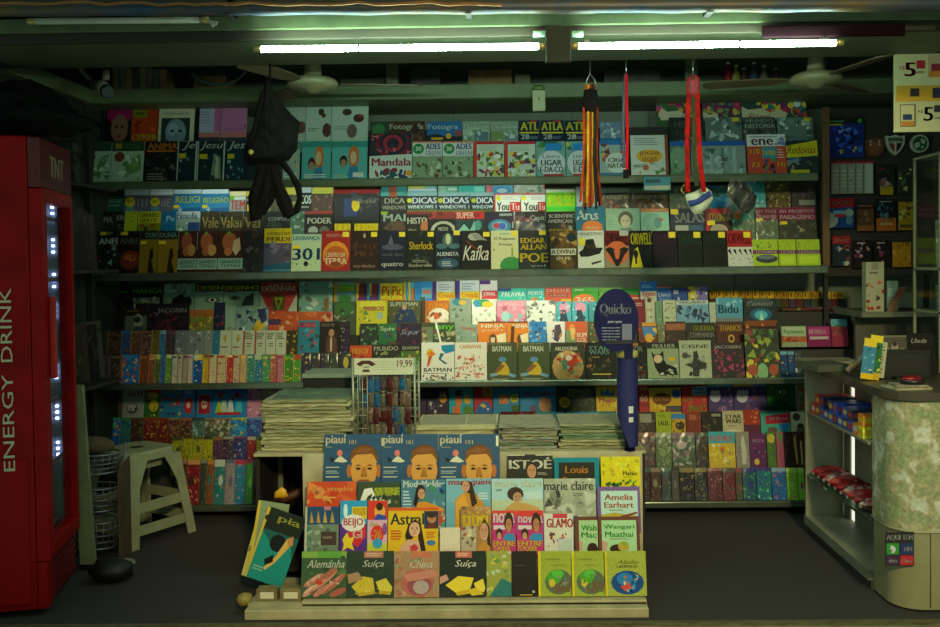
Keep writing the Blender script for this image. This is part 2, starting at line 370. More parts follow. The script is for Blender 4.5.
# rolled shutter pipe above the opening
p0, p1 = at(-40, 10.5, 3.6), at(985, 4, 3.6)
m = MB(); pts = [p0.lerp(p1, k/30) for k in range(31)]
m.tube(pts, [.026+.004*((k*7) % 3 == 0) for k in range(31)], 12)
pp = (m.build('awning_pipe', mat('rusted pipe', '5c4a24', .5, .2, c2='24405a', scale=3.2, amt=.5, bump=.4, stretch=(1, 3, 3))))
tag(pp, 'long rusty blue and brown pipe running above the opening', 'pipe')
for k in (0, 8, 15, 22, 29):
    q = pts[k]; mm = MB(); mm.box(q.x-.012, q.x+.012, 3.56, 3.655, q.z-.034, q.z-.03); mm.box(q.x-.012, q.x+.012, 3.56, 3.655, q.z+.03, q.z+.034); mm.box(q.x-.012, q.x+.012, 3.651, 3.656, q.z-.034, q.z+.034); o = mm.build('wall_mount', DARK); o.parent = pp
m = MB(); rr = random.Random(3)
pts = [at(px, 3.5+rr.uniform(-1.6, 1.8), 3.56) for px in range(-20, 520, 18)]; m.tube(pts, .006, 6)
tag(m.build('hanging_cable', mat('orange brown cable', '8a5a2a', .6)), 'sagging orange brown cable lying along the rusty pipe', 'cable')
# ------------------------------------------------------------------ lamps
def tube_lamp(px0, px1, py0, py1, Y, lit, label, clips=()):
    a, b = at(px0, py0, Y), at(px1, py1, Y); d = (b-a).normalized(); r = .0125
    root = empty('fluorescent_tube', a.lerp(b, .5))
    def add(name, mb, mt): o = mb.build(name, mt); o.parent = root; o.matrix_parent_inverse = Matrix.Translation(-root.location); return o
    mb = MB(); mb.tube([a+d*.03, b-d*.03], r, 12); add('glass_tube', mb, GLOW if lit else WHITEP)
    for s in (a, b-d*.03): mb = MB(); mb.tube([s, s+d*.03], r*1.08, 12); add('end_cap', mb, mat('brass lamp cap', 'b8a468', .35, .6))
    for c in clips: q = a.lerp(b, c); mb = MB(); mb.tube([q-d*.004, q+d*.004], r*1.2, 12); add('clip', mb, BLACKP)
    for c in (.06, .94): q = a.lerp(b, c); mb = MB(); mb.box(q.x-.01, q.x+.01, q.y, q.y+.025, q.z+r*.9, q.z+r+.012); add('lamp_mount', mb, BLACKP)
    tag(root, label, 'lamp', 'fluorescent tubes of the header')
    return root
tube_lamp(254, 546, 49.3, 46.3, 3.66, True, 'lit white fluorescent tube between the backpack and the header bracket', (.36,))
tube_lamp(571, 843, 46.2, 42.8, 3.66, True, 'lit white fluorescent tube between the header bracket and the price board', (.62,))
tube_lamp(28, 208, 21.5, 20, 3.66, False, 'unlit fluorescent tube above the red fridge')
m = MB()
for k in range(4): m.tube([at(207, 20, 3.65), at(212+k*2, 25-3*(k % 2), 3.645), at(218-k*2, 22+k*1.5, 3.645), at(213, 27, 3.65)], .003, 5)
tag(m.build('hanging_wire', WHITEP), 'short tangle of white wire at the end of the unlit tube', 'wire')
# bracket in the middle of the header
OLV2 = mat('dark olive bracket', '20281a', .8, c2='181e14', scale=8)
br = empty('header_bracket', at(558, 40, 3.64))
def padd(name, mb, mt, root, bevel=0):
    o = mb.build(name, mt, None, bevel); o.parent = root; root_inv(o, root); return o
def root_inv(o, root): bpy.context.view_layer.update(); o.matrix_parent_inverse = root.matrix_world.inverted()
a, b = at(545.5, 26, 3.63), at(571, 56, 3.63)
m = MB(); m.box(a.x, b.x, 3.63, 3.642, b.z, a.z); padd('mount_plate', m, OLV2, br, .003)
a, b = at(546, 55, 3.62), at(571, 62, 3.62); m = MB(); m.box(a.x, b.x, 3.62, 3.642, b.z, a.z); padd('lip', m, OLV2, br, .003)
tag(br, 'olive steel bracket between the two lit tubes on the header', 'bracket')
for x0, x1, l in ((533, 545, 'one'), (572, 583, 'two')):
    a, b = at(x0, 31, 3.69), at(x1, 37, 3.69); m = MB(); m.lathe([(.013, 0), (.013, b.x-a.x)], (a.x, 3.69, (a.z+b.z)/2), 12, axis='X')
    tag(m.build('lamp_socket', mat('pale mint plastic', '8fc0a4', .45)), 'pale mint lamp socket on the '+('backpack' if l == 'one' else 'price board')+' side of the header bracket', 'socket', 'lamp sockets')
# red translucent panel lying over the header
a, b = at(762, 26, 3.68), at(905, 36, 3.68)
m = MB(); m.box(a.x, b.x, 3.672, 3.689, b.z, a.z); tag(m.build('red_acrylic', mat('dark red acrylic', '16030a', .9, spec=.1), None, .006), 'dark red panel tucked along the header above the lit tube', 'panel')
# ------------------------------------------------------------------ wall shelves: board, lip and stepped risers
LEAN = 11
def zat(py, Y, px=450): return at(px, py, Y).z
LIPM = mat('shelf lip', '8a9480', .16, .7, c2='6c7666', scale=22, amt=.8)
RISER = mat('dark riser board', '24261f', .7)
SH = {}
def shelf(key, name, label, px0, px1, ytop, ybot, steps, Yf=5.50, mt=None):
    z = zat(ytop, Yf); zb = zat(ybot, Yf); x0, x1 = at(px0, ytop, Yf).x, at(px1, ytop, Yf).x
    root = empty(name, ((x0+x1)/2, Yf, z))
    def add(n_, mb, mm, bev=0): o = mb.build(n_, mm, None, bev); o.parent = root; o.matrix_parent_inverse = Matrix.Translation(-root.location)
    mb = MB(); mb.box(x0, x1, Yf, WY1-.003, z-.02, z); add('board', mb, GREEN)
    mb = MB(); mb.box(x0, x1, Yf-.014, Yf-.0005, zb, z+.006); add('lip', mb, mt or LIPM, .012)
    zs = z
    for Y, zt in steps:
        if zt > zs+.002:
            ta = math.tan(R(LEAN)); ya, yb_ = Y-.012+(zs-z)*ta, Y-.012+(zt-z)*ta; A, B_ = x0+.004, x1-.004; e = WY1-.003
            mb = MB(); q = [(ya, zs+.0005), (yb_, zt), (e, zt), (e, zs+.0005)]
            L = [(A, y, h) for y, h in q]; Q = [(B_, y, h) for y, h in q]; mb.face(L); mb.face(Q[::-1])
            for i in range(4): k = (i+1) % 4; mb.face([L[k], L[i], Q[i], Q[k]])
            add('riser', mb, RISER); zs = zt
    tag(root, label, 'shelf', 'wall shelves'); SH[key] = z
    return root
YR = [5.525, 5.585, 5.645, 5.705, 5.765, 5.825]
# ------------------------------------------------------------------ top shelf
Z1 = zat(178.5, 5.5)
KW = dict(group='magazines on the top shelf', zfix=Z1)
row('''
85 111.5|m|a9c4a8|R 0 0 100 24 2c4a2c;R 4 4 26 18 z;C 24 38 17 7a3a2c;P 5a8a54 30,90 60,40 95,30 70,70 60,95;N 9 5a8a54,7ea878,d8e0cc 20 35 75 55 9;L 8 84 60 10 w 2|green recipe cover with brown disc
112 144|m|a9c4a8|R 0 0 100 24 2c4a2c;T 20 12 22 14 y VIVA;T 62 12 50 14 4a7a3c NATURAL;C 24 38 16 7a3a2c;P 6a9a54 40,90 50,50 90,30 95,70;N 12 5a8a54,7ea878,d8e0cc,8ab060 30 35 68 60 9|green recipe cover with brown disc
145 177|m|1c1d1e|T 54 12 92 16 e88a2a ANIMA;R 5 22 90 4 o;N 20 4a4e4e,2e3030,6a6e6c,382c24 5 30 90 65 8;L 10 78 70 18 8a8f8c 3;W|dark photo cover with orange title in film
177.5 197|m|1c3036|R 0 0 5 100 c8d4cc;R 93 0 7 100 c8d4cc;I 55 12 66 22 w Je;N 9 5a7a7c,9ab0a8,2a4a50 10 28 80 70 9;S 8 30 34 12;W|dark teal cover with white script title
197.5 225|m|1c3036|R 0 0 4 100 c8d4cc;R 95 0 5 100 c8d4cc;I 50 12 84 22 w Jesu;P 8a9a84 60,30 84,40 90,95 50,95;P c8c4b0 68,36 78,40 80,90 66,90;N 7 5a7a7c,2a4a50 10 40 60 50 8;S 8 32 28 12;W|dark teal cover with white script title
226 246|m|1c3a44|I 50 12 90 24 w Jes;N 12 6a9aa4,9ab8b8,2a4a50 8 30 84 66 9;S 8 32 34 12;W|dark teal cover with white script title
247 282|m|22383c|N 14 6a8a8c,2a4a50,485c54 5 10 90 85 9;W|dark teal cover behind the black backpack
283 300|m|9ab0a0|R 0 0 100 20 508878;N 6 6a4030,8a5a40,c8b090 10 25 80 45 13;L 8 80 80 14 w 2|pale green cover with small brown faces
302 331|a|5fb8b4|R 0 0 100 16 3a9a90;E 60 42 16 30 e0762a;E 58 44 10 18 e8c09a;E 34 58 12 16 3a2418;E 34 64 9 11 c08a64;P 3a8ab0 46,70 70,66 74,98 40,98;L 10 84 78 12 w 2;W|teal sticker album with orange haired figure
332 367.5|a|64bcb8|R 0 0 100 16 3a9a90;E 62 40 15 28 e0762a;E 61 43 9 17 e8c09a;E 33 52 11 15 3a2418;E 33 57 8 10 c08a64;P 3a8ab0 50,68 72,64 78,98 44,98;R 60 82 30 12 w;L 6 86 44 10 l 2;W|teal sticker album with orange haired figure
369.5 412 134 178.5|m|d0d8cc|R 0 0 100 50 2c2e38;E 55 22 40 34 7a1c2c;E 55 22 32 26 1e2434;E 55 22 24 19 a03040;E 55 22 15 12 2c2430;N 18 c8606a,5a2440,1e3a4a 0 0 100 44 5;P d0d8cc 0,50 100,46 100,100 0,100;T 52 63 92 17 b02a30 Mandala;N 14 1c5a58,284468,8a2c40 0 82 100 18 9;C 94 88 7 e0a020|mandala colouring magazine with red title
412.5 442|m|88a07c|R 0 0 100 40 d4d8d4;R 0 0 100 4 d87a5c;C 20 20 19 1c8a44;T 20 20 20 12 w 30;T 70 14 50 16 3a4a8a ADES;T 70 32 50 12 8a94b0 GREEN;N 26 4a5a34,8a9a70,6a4a2c,c0c8b0 4 44 92 54 8|cover with green price circle
442.5 473|m|88a07c|R 0 0 100 40 d4d8d4;R 0 0 100 4 d87a5c;C 22 20 18 1c8a44;T 22 20 18 12 w 30;T 70 14 52 16 3a4a8a ADES;T 70 32 52 12 8a94b0 GREEN;N 26 4a5a34,8a9a70,6a4a2c,c0c8b0 4 44 92 54 8|cover with green price circle
473.5 504|m|c8d4c0|R 0 0 100 8 c0242c;R 0 0 11 100 c84434;L 18 13 70 14 b0bcb0 2;N 42 7ea83c,e0c83c,4a6a2c,e8e8e0,6a3a5a,c8503c 13 32 84 66 9|red bordered puzzle cover of figures
504.5 535.5|m|c8d4c0|R 0 0 100 8 c0242c;R 0 0 11 100 c84434;L 18 13 70 14 b0bcb0 2;N 42 7ea83c,e0c83c,4a6a2c,e8e8e0,6a3a5a,c8503c 13 32 84 66 9|red bordered puzzle cover of figures
536 565.5|m|7aa89c|N 14 4a8a3c,c8c83c,2a6a5a 0 0 100 26 10;R 32 6 56 20 2a8ad0;E 52 62 48 36 d8dcdc;T 52 42 60 11 8a9290 Livro;T 52 60 70 16 3c4644 LIGAR;T 52 79 78 16 2c3634 E-DA-CO;R 25 92 68 8 b03034|puzzle cover with pale cloud
566 588|m|7aa89c|N 14 4a8a3c,c8c83c,2a6a5a 0 0 100 26 10;R 32 6 60 20 2a8ad0;E 62 62 58 36 d8dcdc;T 62 42 60 11 8a9290 Livro;T 66 60 66 16 3c4644 LIGAR;T 66 79 64 16 2c3634 E-DA;R 30 92 68 8 b03034|puzzle cover with pale cloud
599.5 628|m|a4b4b0|R 0 0 100 10 2a7ac0;N 22 c8503c,d8b43c,2a6a9a,4a8a4a,5a3a2c 0 8 100 50 10;E 60 62 40 30 d8dcd4;T 60 54 60 12 3c4644 CRIA;T 60 70 64 14 5a6a3a NATAL;R 0 90 100 10 3a7a9a|bright puzzle cover with pale oval
630.5 668 136 178|p|d4d4c8|R 0 0 100 100 d0d2c6;L 10 6 76 20 8a8f98 4;R 92 0 8 100 8a4a34;E 50 52 36 17 e0b040;T 50 46 52 11 b03a28 JOGOS;T 50 60 40 11 b04a28 LEGAIS;N 10 c8a03c,5a8a3a,b0b8a8,c86a3c 6 66 84 30 7;L 8 72 40 8 4a5a44 2|white game pad with yellow and red oval
670 690|p|6e8a70|R 0 0 100 14 2a62b8;E 40 55 44 38 8aa888;N 12 5a7a58,a0b898,7a9478 5 20 90 74 12;W|green puzzle pouch under a blue header
691 745.5|p|8fa29c|R 0 0 100 14 2a62b8;R 12 18 8 78 5e7470;R 34 18 5 78 a8bab4;R 55 20 5 76 65807a;R 76 18 6 78 a8c4c0;N 22 6a7c76,a8bcb4,50625c,c4d0cc 3 18 94 78 7;L 4 82 60 12 c0ccc4 2;W|clear pouch of pale pieces under blue header
747 786 135 178|m|c04a34|R 0 0 100 30 d4d8d4;T 40 19 56 16 5a1a24 ene;L 8 3 84 6 8a90a0 1;N 8 c8ccd4,6a7ab0 74 10 24 18 6;R 38 32 38 28 3a8aa0;T 56 46 32 13 y 1100;T 20 42 24 12 y 110;T 20 76 20 12 y 73;T 88 76 20 12 y 14c;N 16 2a5a9a,6a1a3a,2a2a3a,3a8a5a 36 62 40 36 7;L 78 36 18 26 e8b0a0 4|red crossword cover with white header
786.5 818 141 178|m|2e3a3c|P d8c82a 0,16 100,0 100,46 0,52;I 48 28 92 24 a82a24 Rodovias;R 6 54 40 14 2a6ab0;N 10 5a605c,2a2c2c,8a8e88 0 60 100 40 9;R 10 88 60 12 c8c02a;W|road atlas with slanted yellow banner
''', YR[0], LEAN, base=Z1, yt=142, yb=178.5, where='front row of top shelf', **KW)
za = row('''
83 104|m|1c1830|N 8 2c2444,241c34,3a2440 0 10 100 90 14|dim dark purple cover
104.5 131.5|m|241a18|E 56 22 48 26 a01c5c;E 58 62 32 42 8a6450;E 46 58 6 4 241a18;E 68 58 6 4 241a18;E 58 84 9 3 7a3038;P 1a1412 0,40 22,36 30,100 0,100|dark cover with magenta haired face
132 158.5|m|b8421e|R 6 8 50 22 7a8a1c;T 30 19 34 9 k GENIO;N 10 8a2c14,d85c2a 10 34 80 40 9;T 50 88 92 17 d8c83a CEREB|red orange cover with yellow lettering
159.5 194.5 107 143|b|d8d4b4|R 0 0 100 6 b83a34;T 50 22 72 8 a8a890 CERRO DO AR;R 8 34 82 64 2c3a3c;E 50 74 30 38 7a96a0;E 42 66 16 18 98b0b8;E 40 70 6 4 2c3a44;E 62 70 6 4 2c3a44;P 5a747c 50,74 56,86 46,86|cream book with grey blue portrait
199.5 220.5|m|b4b4d0|R 72 0 28 72 c06a9c;L 4 10 60 40 9a9ab8 5;R 0 74 100 14 c87c74;R 0 88 100 12 3c4a50|lavender cover with pink edge
221 247|m|c87aac|R 0 0 100 72 c478ac;L 20 60 70 10 a05a8c 2;C 94 56 4 4a2a30;R 0 74 100 14 d07a70;R 0 88 100 12 3c4a50|pink cover with salmon foot
283 306 104 139|f|aebfae|R 0 0 100 8 6a9a4a;E 20 42 20 16 5a4632;E 80 70 24 18 6a4a34;L 10 82 60 8 8a9a88 2|pale folder with brown seed cones
306.5 331.5 104 139|f|b4c8b8|R 0 0 100 7 6a9a4a;E 60 26 12 10 4a3626;E 70 36 9 7 6a3a2c;E 84 78 18 20 5a3a30;L 8 70 46 12 7a9468 2|pale folder with brown seed cones
332 368.5 104 139|f|b4c8b8|R 0 0 100 7 6a9a4a;E 42 26 13 10 4a3626;E 74 44 15 12 4a3028;E 80 38 8 5 8a3a34;E 56 80 14 20 6a5a54;L 8 64 40 14 8a9c98 2|pale folder with brown seed cones
371 425 122 142|m|2c4a34|R 34 0 66 100 4a3626;T 66 30 62 36 c8c8b0 Fotografa;E 14 40 12 30 3a7a4a;E 82 40 7 22 3a2620;N 10 6a3a44,3a6a5a,8a5a4a 5 60 90 40 5|green and brown camera magazine
427 462 122 142|m|2a6aa0|T 46 30 86 34 b8d4dc Fotogra;P 1c2c34 0,100 0,70 30,62 60,80 100,66 100,100;R 12 80 34 12 c8a02a;E 62 74 8 14 e0a82a;R 80 46 20 30 8a4a54|blue camera magazine
462.5 490 122 142|m|8aa088|T 50 24 90 20 c0ccc0 Moderno;P a8b8a8 0,40 60,30 100,50 100,60 0,70;R 44 52 50 46 5a7a8a;N 10 9ab098,c0d0cc,6a8a5a 0 40 100 60 9|pale grey collage cover
490.5 518 122 142|m|8aa088|T 50 24 90 20 c0ccc0 Modelos;R 0 50 48 46 7a9058;R 52 50 46 46 6a8090;N 10 9ab098,c0d0cc,6a8a5a 0 40 100 60 9|pale grey collage cover
518.5 540 121 142|m|182a40|T 52 28 84 38 e0d82a ATL;R 4 56 92 6 e0d82a;T 30 78 36 24 w 28;L 50 76 44 14 8a98a8 2;R 56 2 30 8 c83a3c|navy atlas cover with yellow title
540.5 564 121 142|m|182a40|T 50 28 90 38 e0d82a ATLA;R 4 56 92 6 e0d82a;T 30 78 36 24 w 28;L 50 76 44 14 8a98a8 2;R 56 2 30 8 c83a3c|navy atlas cover with yellow title
564.5 588 121 142|m|182a40|T 48 28 84 38 e0d82a ATL;R 4 56 92 6 e0d82a;T 30 78 36 24 w 28;L 50 76 44 14 8a98a8 2;R 56 2 30 8 c83a3c|navy atlas cover with yellow title
600 621.5 123 142|p|7a90b0|N 16 c8d4e0,5a6a9a,9ab0d0,e8ecec 0 0 100 100 12;R 0 84 100 16 2a7ac0;W|blue white pouch behind the thin strap
669 704 118 142|m|2a322e|T 40 30 50 26 6a766c HIST;T 40 64 40 20 5a665c DA;N 10 3a443e,4a5650,8a9a94 10 60 90 40 7;W|dark green grey history cover in film
705 742 118 142|m|6a7a78|N 26 b8c8c4,8a9c9c,4a5a58,dce4e0 0 0 100 100 9;S 74 2 18 16;W|crinkled silver pouch
743 775.5 118 142|m|4a544a|T 52 14 84 14 a8b0a0 MUNDO;T 52 36 92 18 b8c0b0 HISTORIA;N 12 6a6458,2c302c,8a8474 0 55 100 45 9;W|grey history cover
777 813 118 142|m|6a807c|N 26 b0c4bc,7a9490,e0e8e4,4a605c 0 0 100 100 9;S 76 2 18 14;W|crinkled pale film pouch
''', YR[1], LEAN, yt=108, yb=142, where='back row of top shelf', zmin=Z1+.03, **KW)  # pale blots on the pale film pouch are plastic glare painted in
zb = row('''
656 700 100 121|p|3a5a34|N 26 c83a6a,6a9a3c,3a2a5a,d8a03c,2a6a4a 0 0 100 70 9;P c8c0a0 12,40 24,60 50,56 70,78 96,70 100,100 10,100 4,76;I 74 90 36 26 a83a34 Floras|flowery craft pad with cream cloud
702 740 100 121|p|5a3450|N 26 b83a5a,3a7a5a,5a2a6a,c8a84a,7a9a4a 0 0 100 90 9;P c8c0a0 0,60 20,74 40,66 40,100 0,100|dark flowery craft pad
741 806 99 121|p|2c4a44|N 40 b03060,6a2a6a,d8c03a,2a7a7a,c04a3a,9a3a7a 20 0 80 80 7;P c8c0a0 0,36 10,52 30,46 44,66 60,54 70,70 66,100 0,100;I 26 84 34 30 a83a34 Flores;C 86 26 6 c8d8d8;C 76 34 5 d8c03a|wide flowery craft pad with red script
''', YR[2], LEAN, where='topmost row of top shelf', zmin=za+.02, **KW)
shelf('T1', 'wall_shelf', 'topmost wall shelf, long green grey board under the steel ledge', 76, 818, 178.5, 185.5, [(YR[1], za), (YR[2], zb)], mt=GREEN2)
# ------------------------------------------------------------------ second shelf
Z2 = zat(270.5, 5.5)
KW = dict(group='magazines on the second shelf', zfix=Z2)
row('''
98 118|m|1c2420|T 50 6 40 7 c8b82a SP;T 50 24 90 14 d4dcd4 ANFI;N 12 5a7a68,8aa898,6a2a24,2a3a34 0 34 100 66 11;S 8 2 30 8;W|black cover with white title in film
118.5 139.5|m|241614|T 52 24 90 14 6a6a5c ANRE;E 60 68 50 22 7a2c18;E 60 64 30 8 b85a2c;N 6 4a1c14,8a3a1c 0 50 100 40 10;S 8 2 34 8|dark red cover with flaming shape
140 157.5|m|8a6a1c|R 0 0 100 20 1c2420;T 60 10 60 12 6a8a84 DUN;P 1e160e 60,45 74,40 82,60 70,70 90,100 50,100;S 4 24 34 7|ochre cover with dark walking figure
158 178|m|8a6a1c|R 0 0 100 20 1c2420;T 50 10 86 12 6a8a84 DUNA;P 1e160e 60,45 74,40 82,60 70,70 90,100 50,100;S 4 24 34 7|ochre cover with dark walking figure
178.5 197|m|3a1c12|E 44 26 30 22 8a4a2c;E 70 46 24 14 b07a4c;E 40 50 16 10 9a5a34;R 0 66 100 26 8ab0a0;T 50 74 84 9 3a544c GRANDES;T 50 84 80 8 4a645c TEMAS;C 40 6 8 5a8a2c|brown cover with pale label panel
197.5 218|m|3a1c12|E 44 26 30 22 9a5430;E 70 46 24 14 b8824c;E 40 50 16 10 9a5a34;R 0 66 100 26 8ab0a0;T 50 74 84 9 3a544c GRANDES;T 50 84 80 8 4a645c TEMAS;C 40 6 8 5a8a2c|brown cover with pale label panel
218.5 243.5|m|3a1c12|E 44 26 30 22 9a5430;P c8a884 60,24 84,16 90,44 70,60 56,46;E 40 50 16 10 b0683a;R 0 66 100 26 8ab0a0;T 50 74 84 9 3a544c GRANDES;T 50 84 80 8 4a645c TEMAS;C 40 6 8 5a8a2c|brown cover with pale label panel
244 263.5|m|241e20|N 16 3a3034,5a4038,2c2830,6a5a54 0 5 100 90 12;W|dim dark cover in crinkled film
264 291.5 229 270|m|5a5068|R 0 0 100 34 d8b81c;T 52 12 84 10 6a4a1c CITAÇÕES;T 52 25 84 10 5a3a14 PERDI;N 10 7a7088,8a80a0,4a4058 0 36 100 44 10;P 1c5a78 0,84 100,78 100,96 0,96;R 0 94 100 6 4a8aa0;W|yellow topped cover with violet rock
292 321.5 235 270|b|b4c8a0|R 0 0 100 20 a4c0a8;T 50 12 90 12 2a6a7a LIDERANÇA;T 50 54 90 32 1c4470 301;R 4 30 22 9 y;E 50 80 8 7 k;N 8 3a5a54,6a4a34,2a3a5a 2 76 96 8 3|pale green book with big blue number
322 350.5|b|9a2424|E 50 60 46 34 d88a24;E 50 66 40 28 b85a20;T 50 12 70 8 c88a74 VIAGEM AO;T 50 60 68 11 e4d4b0 CENTRO DA;T 50 76 78 15 ece0c0 TERRA;E 50 84 20 8 8a4424;S 74 4 22 12|red book with orange sun
351 378.5|b|2c1e18|T 50 40 80 12 6a3c2c Mil;T 50 58 66 14 7a4a34 Mil e;T 50 88 80 9 a88a74 verdades;R 46 8 8 10 b8a084;N 8 4a2c20,5a3a2c 10 30 80 50 6;S 74 4 22 12|dark brown book with dim title
379 406.5|b|1c2030|P 5a6070 40,20 46,12 56,40 30,44;E 50 42 40 8 4a5064;T 50 60 76 9 6a6a74 sinal dos;T 50 87 78 13 d0ccc0 quatro;S 74 4 22 12|navy book with grey ship and title
407 434.5|b|1c221e|T 52 38 86 20 d8b824 Sherlock;N 10 2c4438,3a4a54,2a382c 10 6 80 70 8;T 50 88 84 8 c0b89c Baskerville;L 20 74 60 8 8a8a74 2;S 76 4 22 12|black book with yellow script title
435 460.5|b|1c2634|E 50 24 20 18 4a6a5a;E 52 22 10 14 c0c49c;E 26 40 22 7 4a6a74;E 76 40 22 7 4a6a74;T 50 60 86 10 d4dcd8 ALIENISTA;E 50 84 42 13 3a5668;L 28 78 44 14 a8b8bc 3;S 74 0 24 12|dark blue book with pale ornaments
461 490.5|b|20201e|E 46 16 22 10 a8a89c;P 8a8a80 30,6 60,10 90,26 50,24;I 50 58 88 38 ece8dc Kafka;P 6a2c20 20,24 60,50 56,54 16,28;S 76 4 22 12|black book with large white script
491 518.5|b|c8c89c|T 50 22 78 9 3a3c2c O Pequeno;T 54 37 50 9 3a3c2c Principe;E 74 92 42 24 3a8a48;R 74 46 7 26 8a9a2c;C 78 42 5 d8c03a;C 10 50 4 8a9a3a;L 30 6 40 6 6aa0a8 1;S 76 2 22 12|cream book with green hill
519 549|b|2c3032|T 46 26 80 14 d8bc20 EDGAR;T 48 43 86 14 d8bc20 ALLAN;T 50 71 92 24 dcc024 POE;T 62 92 50 6 c8c4a8 vol;S 68 0 22 12|charcoal book with tall yellow capitals
549.5 577|b|5a4424|N 30 8a6a34,3a2c1c,a88a4a,6a4a24 0 0 100 100 12;C 80 18 17 183038;R 4 48 92 17 c8c4ac;T 50 56 86 11 3a342c A DIVINA;T 50 74 50 8 d8d0b0 EM PB|brown map patterned book
577.5 604|b|c4c8bc|R 0 0 100 100 c8ccc0;T 50 9 90 8 8a8a80 MENESTRES;P 1c1e1e 4,58 20,50 32,24 60,22 70,46 96,46 84,62 40,70 10,70;R 32 38 36 10 3a2c24;S 4 20 24 20;P 3a3c3a 50,86 86,80 90,84 52,92|white book with black hat
604.5 629|b|8a8064|R 0 0 100 42 6a1c1c;T 50 22 92 32 3a1414 ORWEL;R 62 0 36 14 a8b0a8;E 50 60 48 32 c8643c;P 1c1a18 20,44 40,50 50,80 60,50 80,44 100,50 80,66 56,96 44,96 20,66 0,50;P c8643c 36,52 50,60 64,52 56,76 44,76|taupe book with orange flower emblem
629.5 652|b|171817|T 52 22 94 32 d8c824 ORWELL;P d0bc20 4,96 20,52 36,44 56,100 4,100;E 26 64 10 12 171817;R 22 64 8 26 171817|black book with yellow title and keyhole
652.5 677|b|1e1420|T 50 22 92 30 4c2840 ORWELL;R 30 44 68 52 17121a;S 66 4 28 16|near black book with dim purple title
677.5 702|b|161e18|T 50 22 92 30 2a4434 ORWELL;R 30 44 68 52 121814;S 66 4 28 16|near black book with dim green title
702.5 726.5|b|171a17|T 50 22 92 30 283828 ORWELL;R 30 44 68 52 141612;S 66 4 28 16|near black book with faint olive title
727 752|b|a02428|T 50 22 92 30 5a1014 ORWELL;R 0 46 100 54 c0c4bc;P k 0,56 16,70 10,50;P k 20,54 36,70 32,52;P k 42,54 58,70 52,52;P k 62,54 78,70 74,52;P k 84,54 98,70 94,52;N 14 k 0 72 100 26 3;S 66 4 28 16|red book with black and white zigzag
752.5 778 240 270|m|9ab824|R 0 40 100 14 6a2c54;T 54 47 80 9 c0b0bc LETREIROS;N 12 7a9a1c,5a7a1c 5 6 90 30 5;E 54 72 44 16 2c3438;E 54 66 34 8 5a6a74|lime cover with dark car
778.5 796 240 270|m|9ab824|R 0 40 100 14 6a2c54;T 54 47 80 9 c0b0bc LETRE;N 12 7a9a1c,5a7a1c 5 6 90 30 5;R 10 62 80 30 b0cc30|lime cover with purple band
796.5 820 240 270|m|9ab824|R 0 40 100 14 6a2c54;T 52 47 84 9 c0b0bc LETREIRO;N 12 7a9a1c,5a7a1c 5 6 90 30 5;R 10 62 80 30 b0cc30|lime cover with purple band
''', YR[0], LEAN, base=Z2, yt=231.5, yb=270.5, kind='b', where='front row of second shelf', **KW)
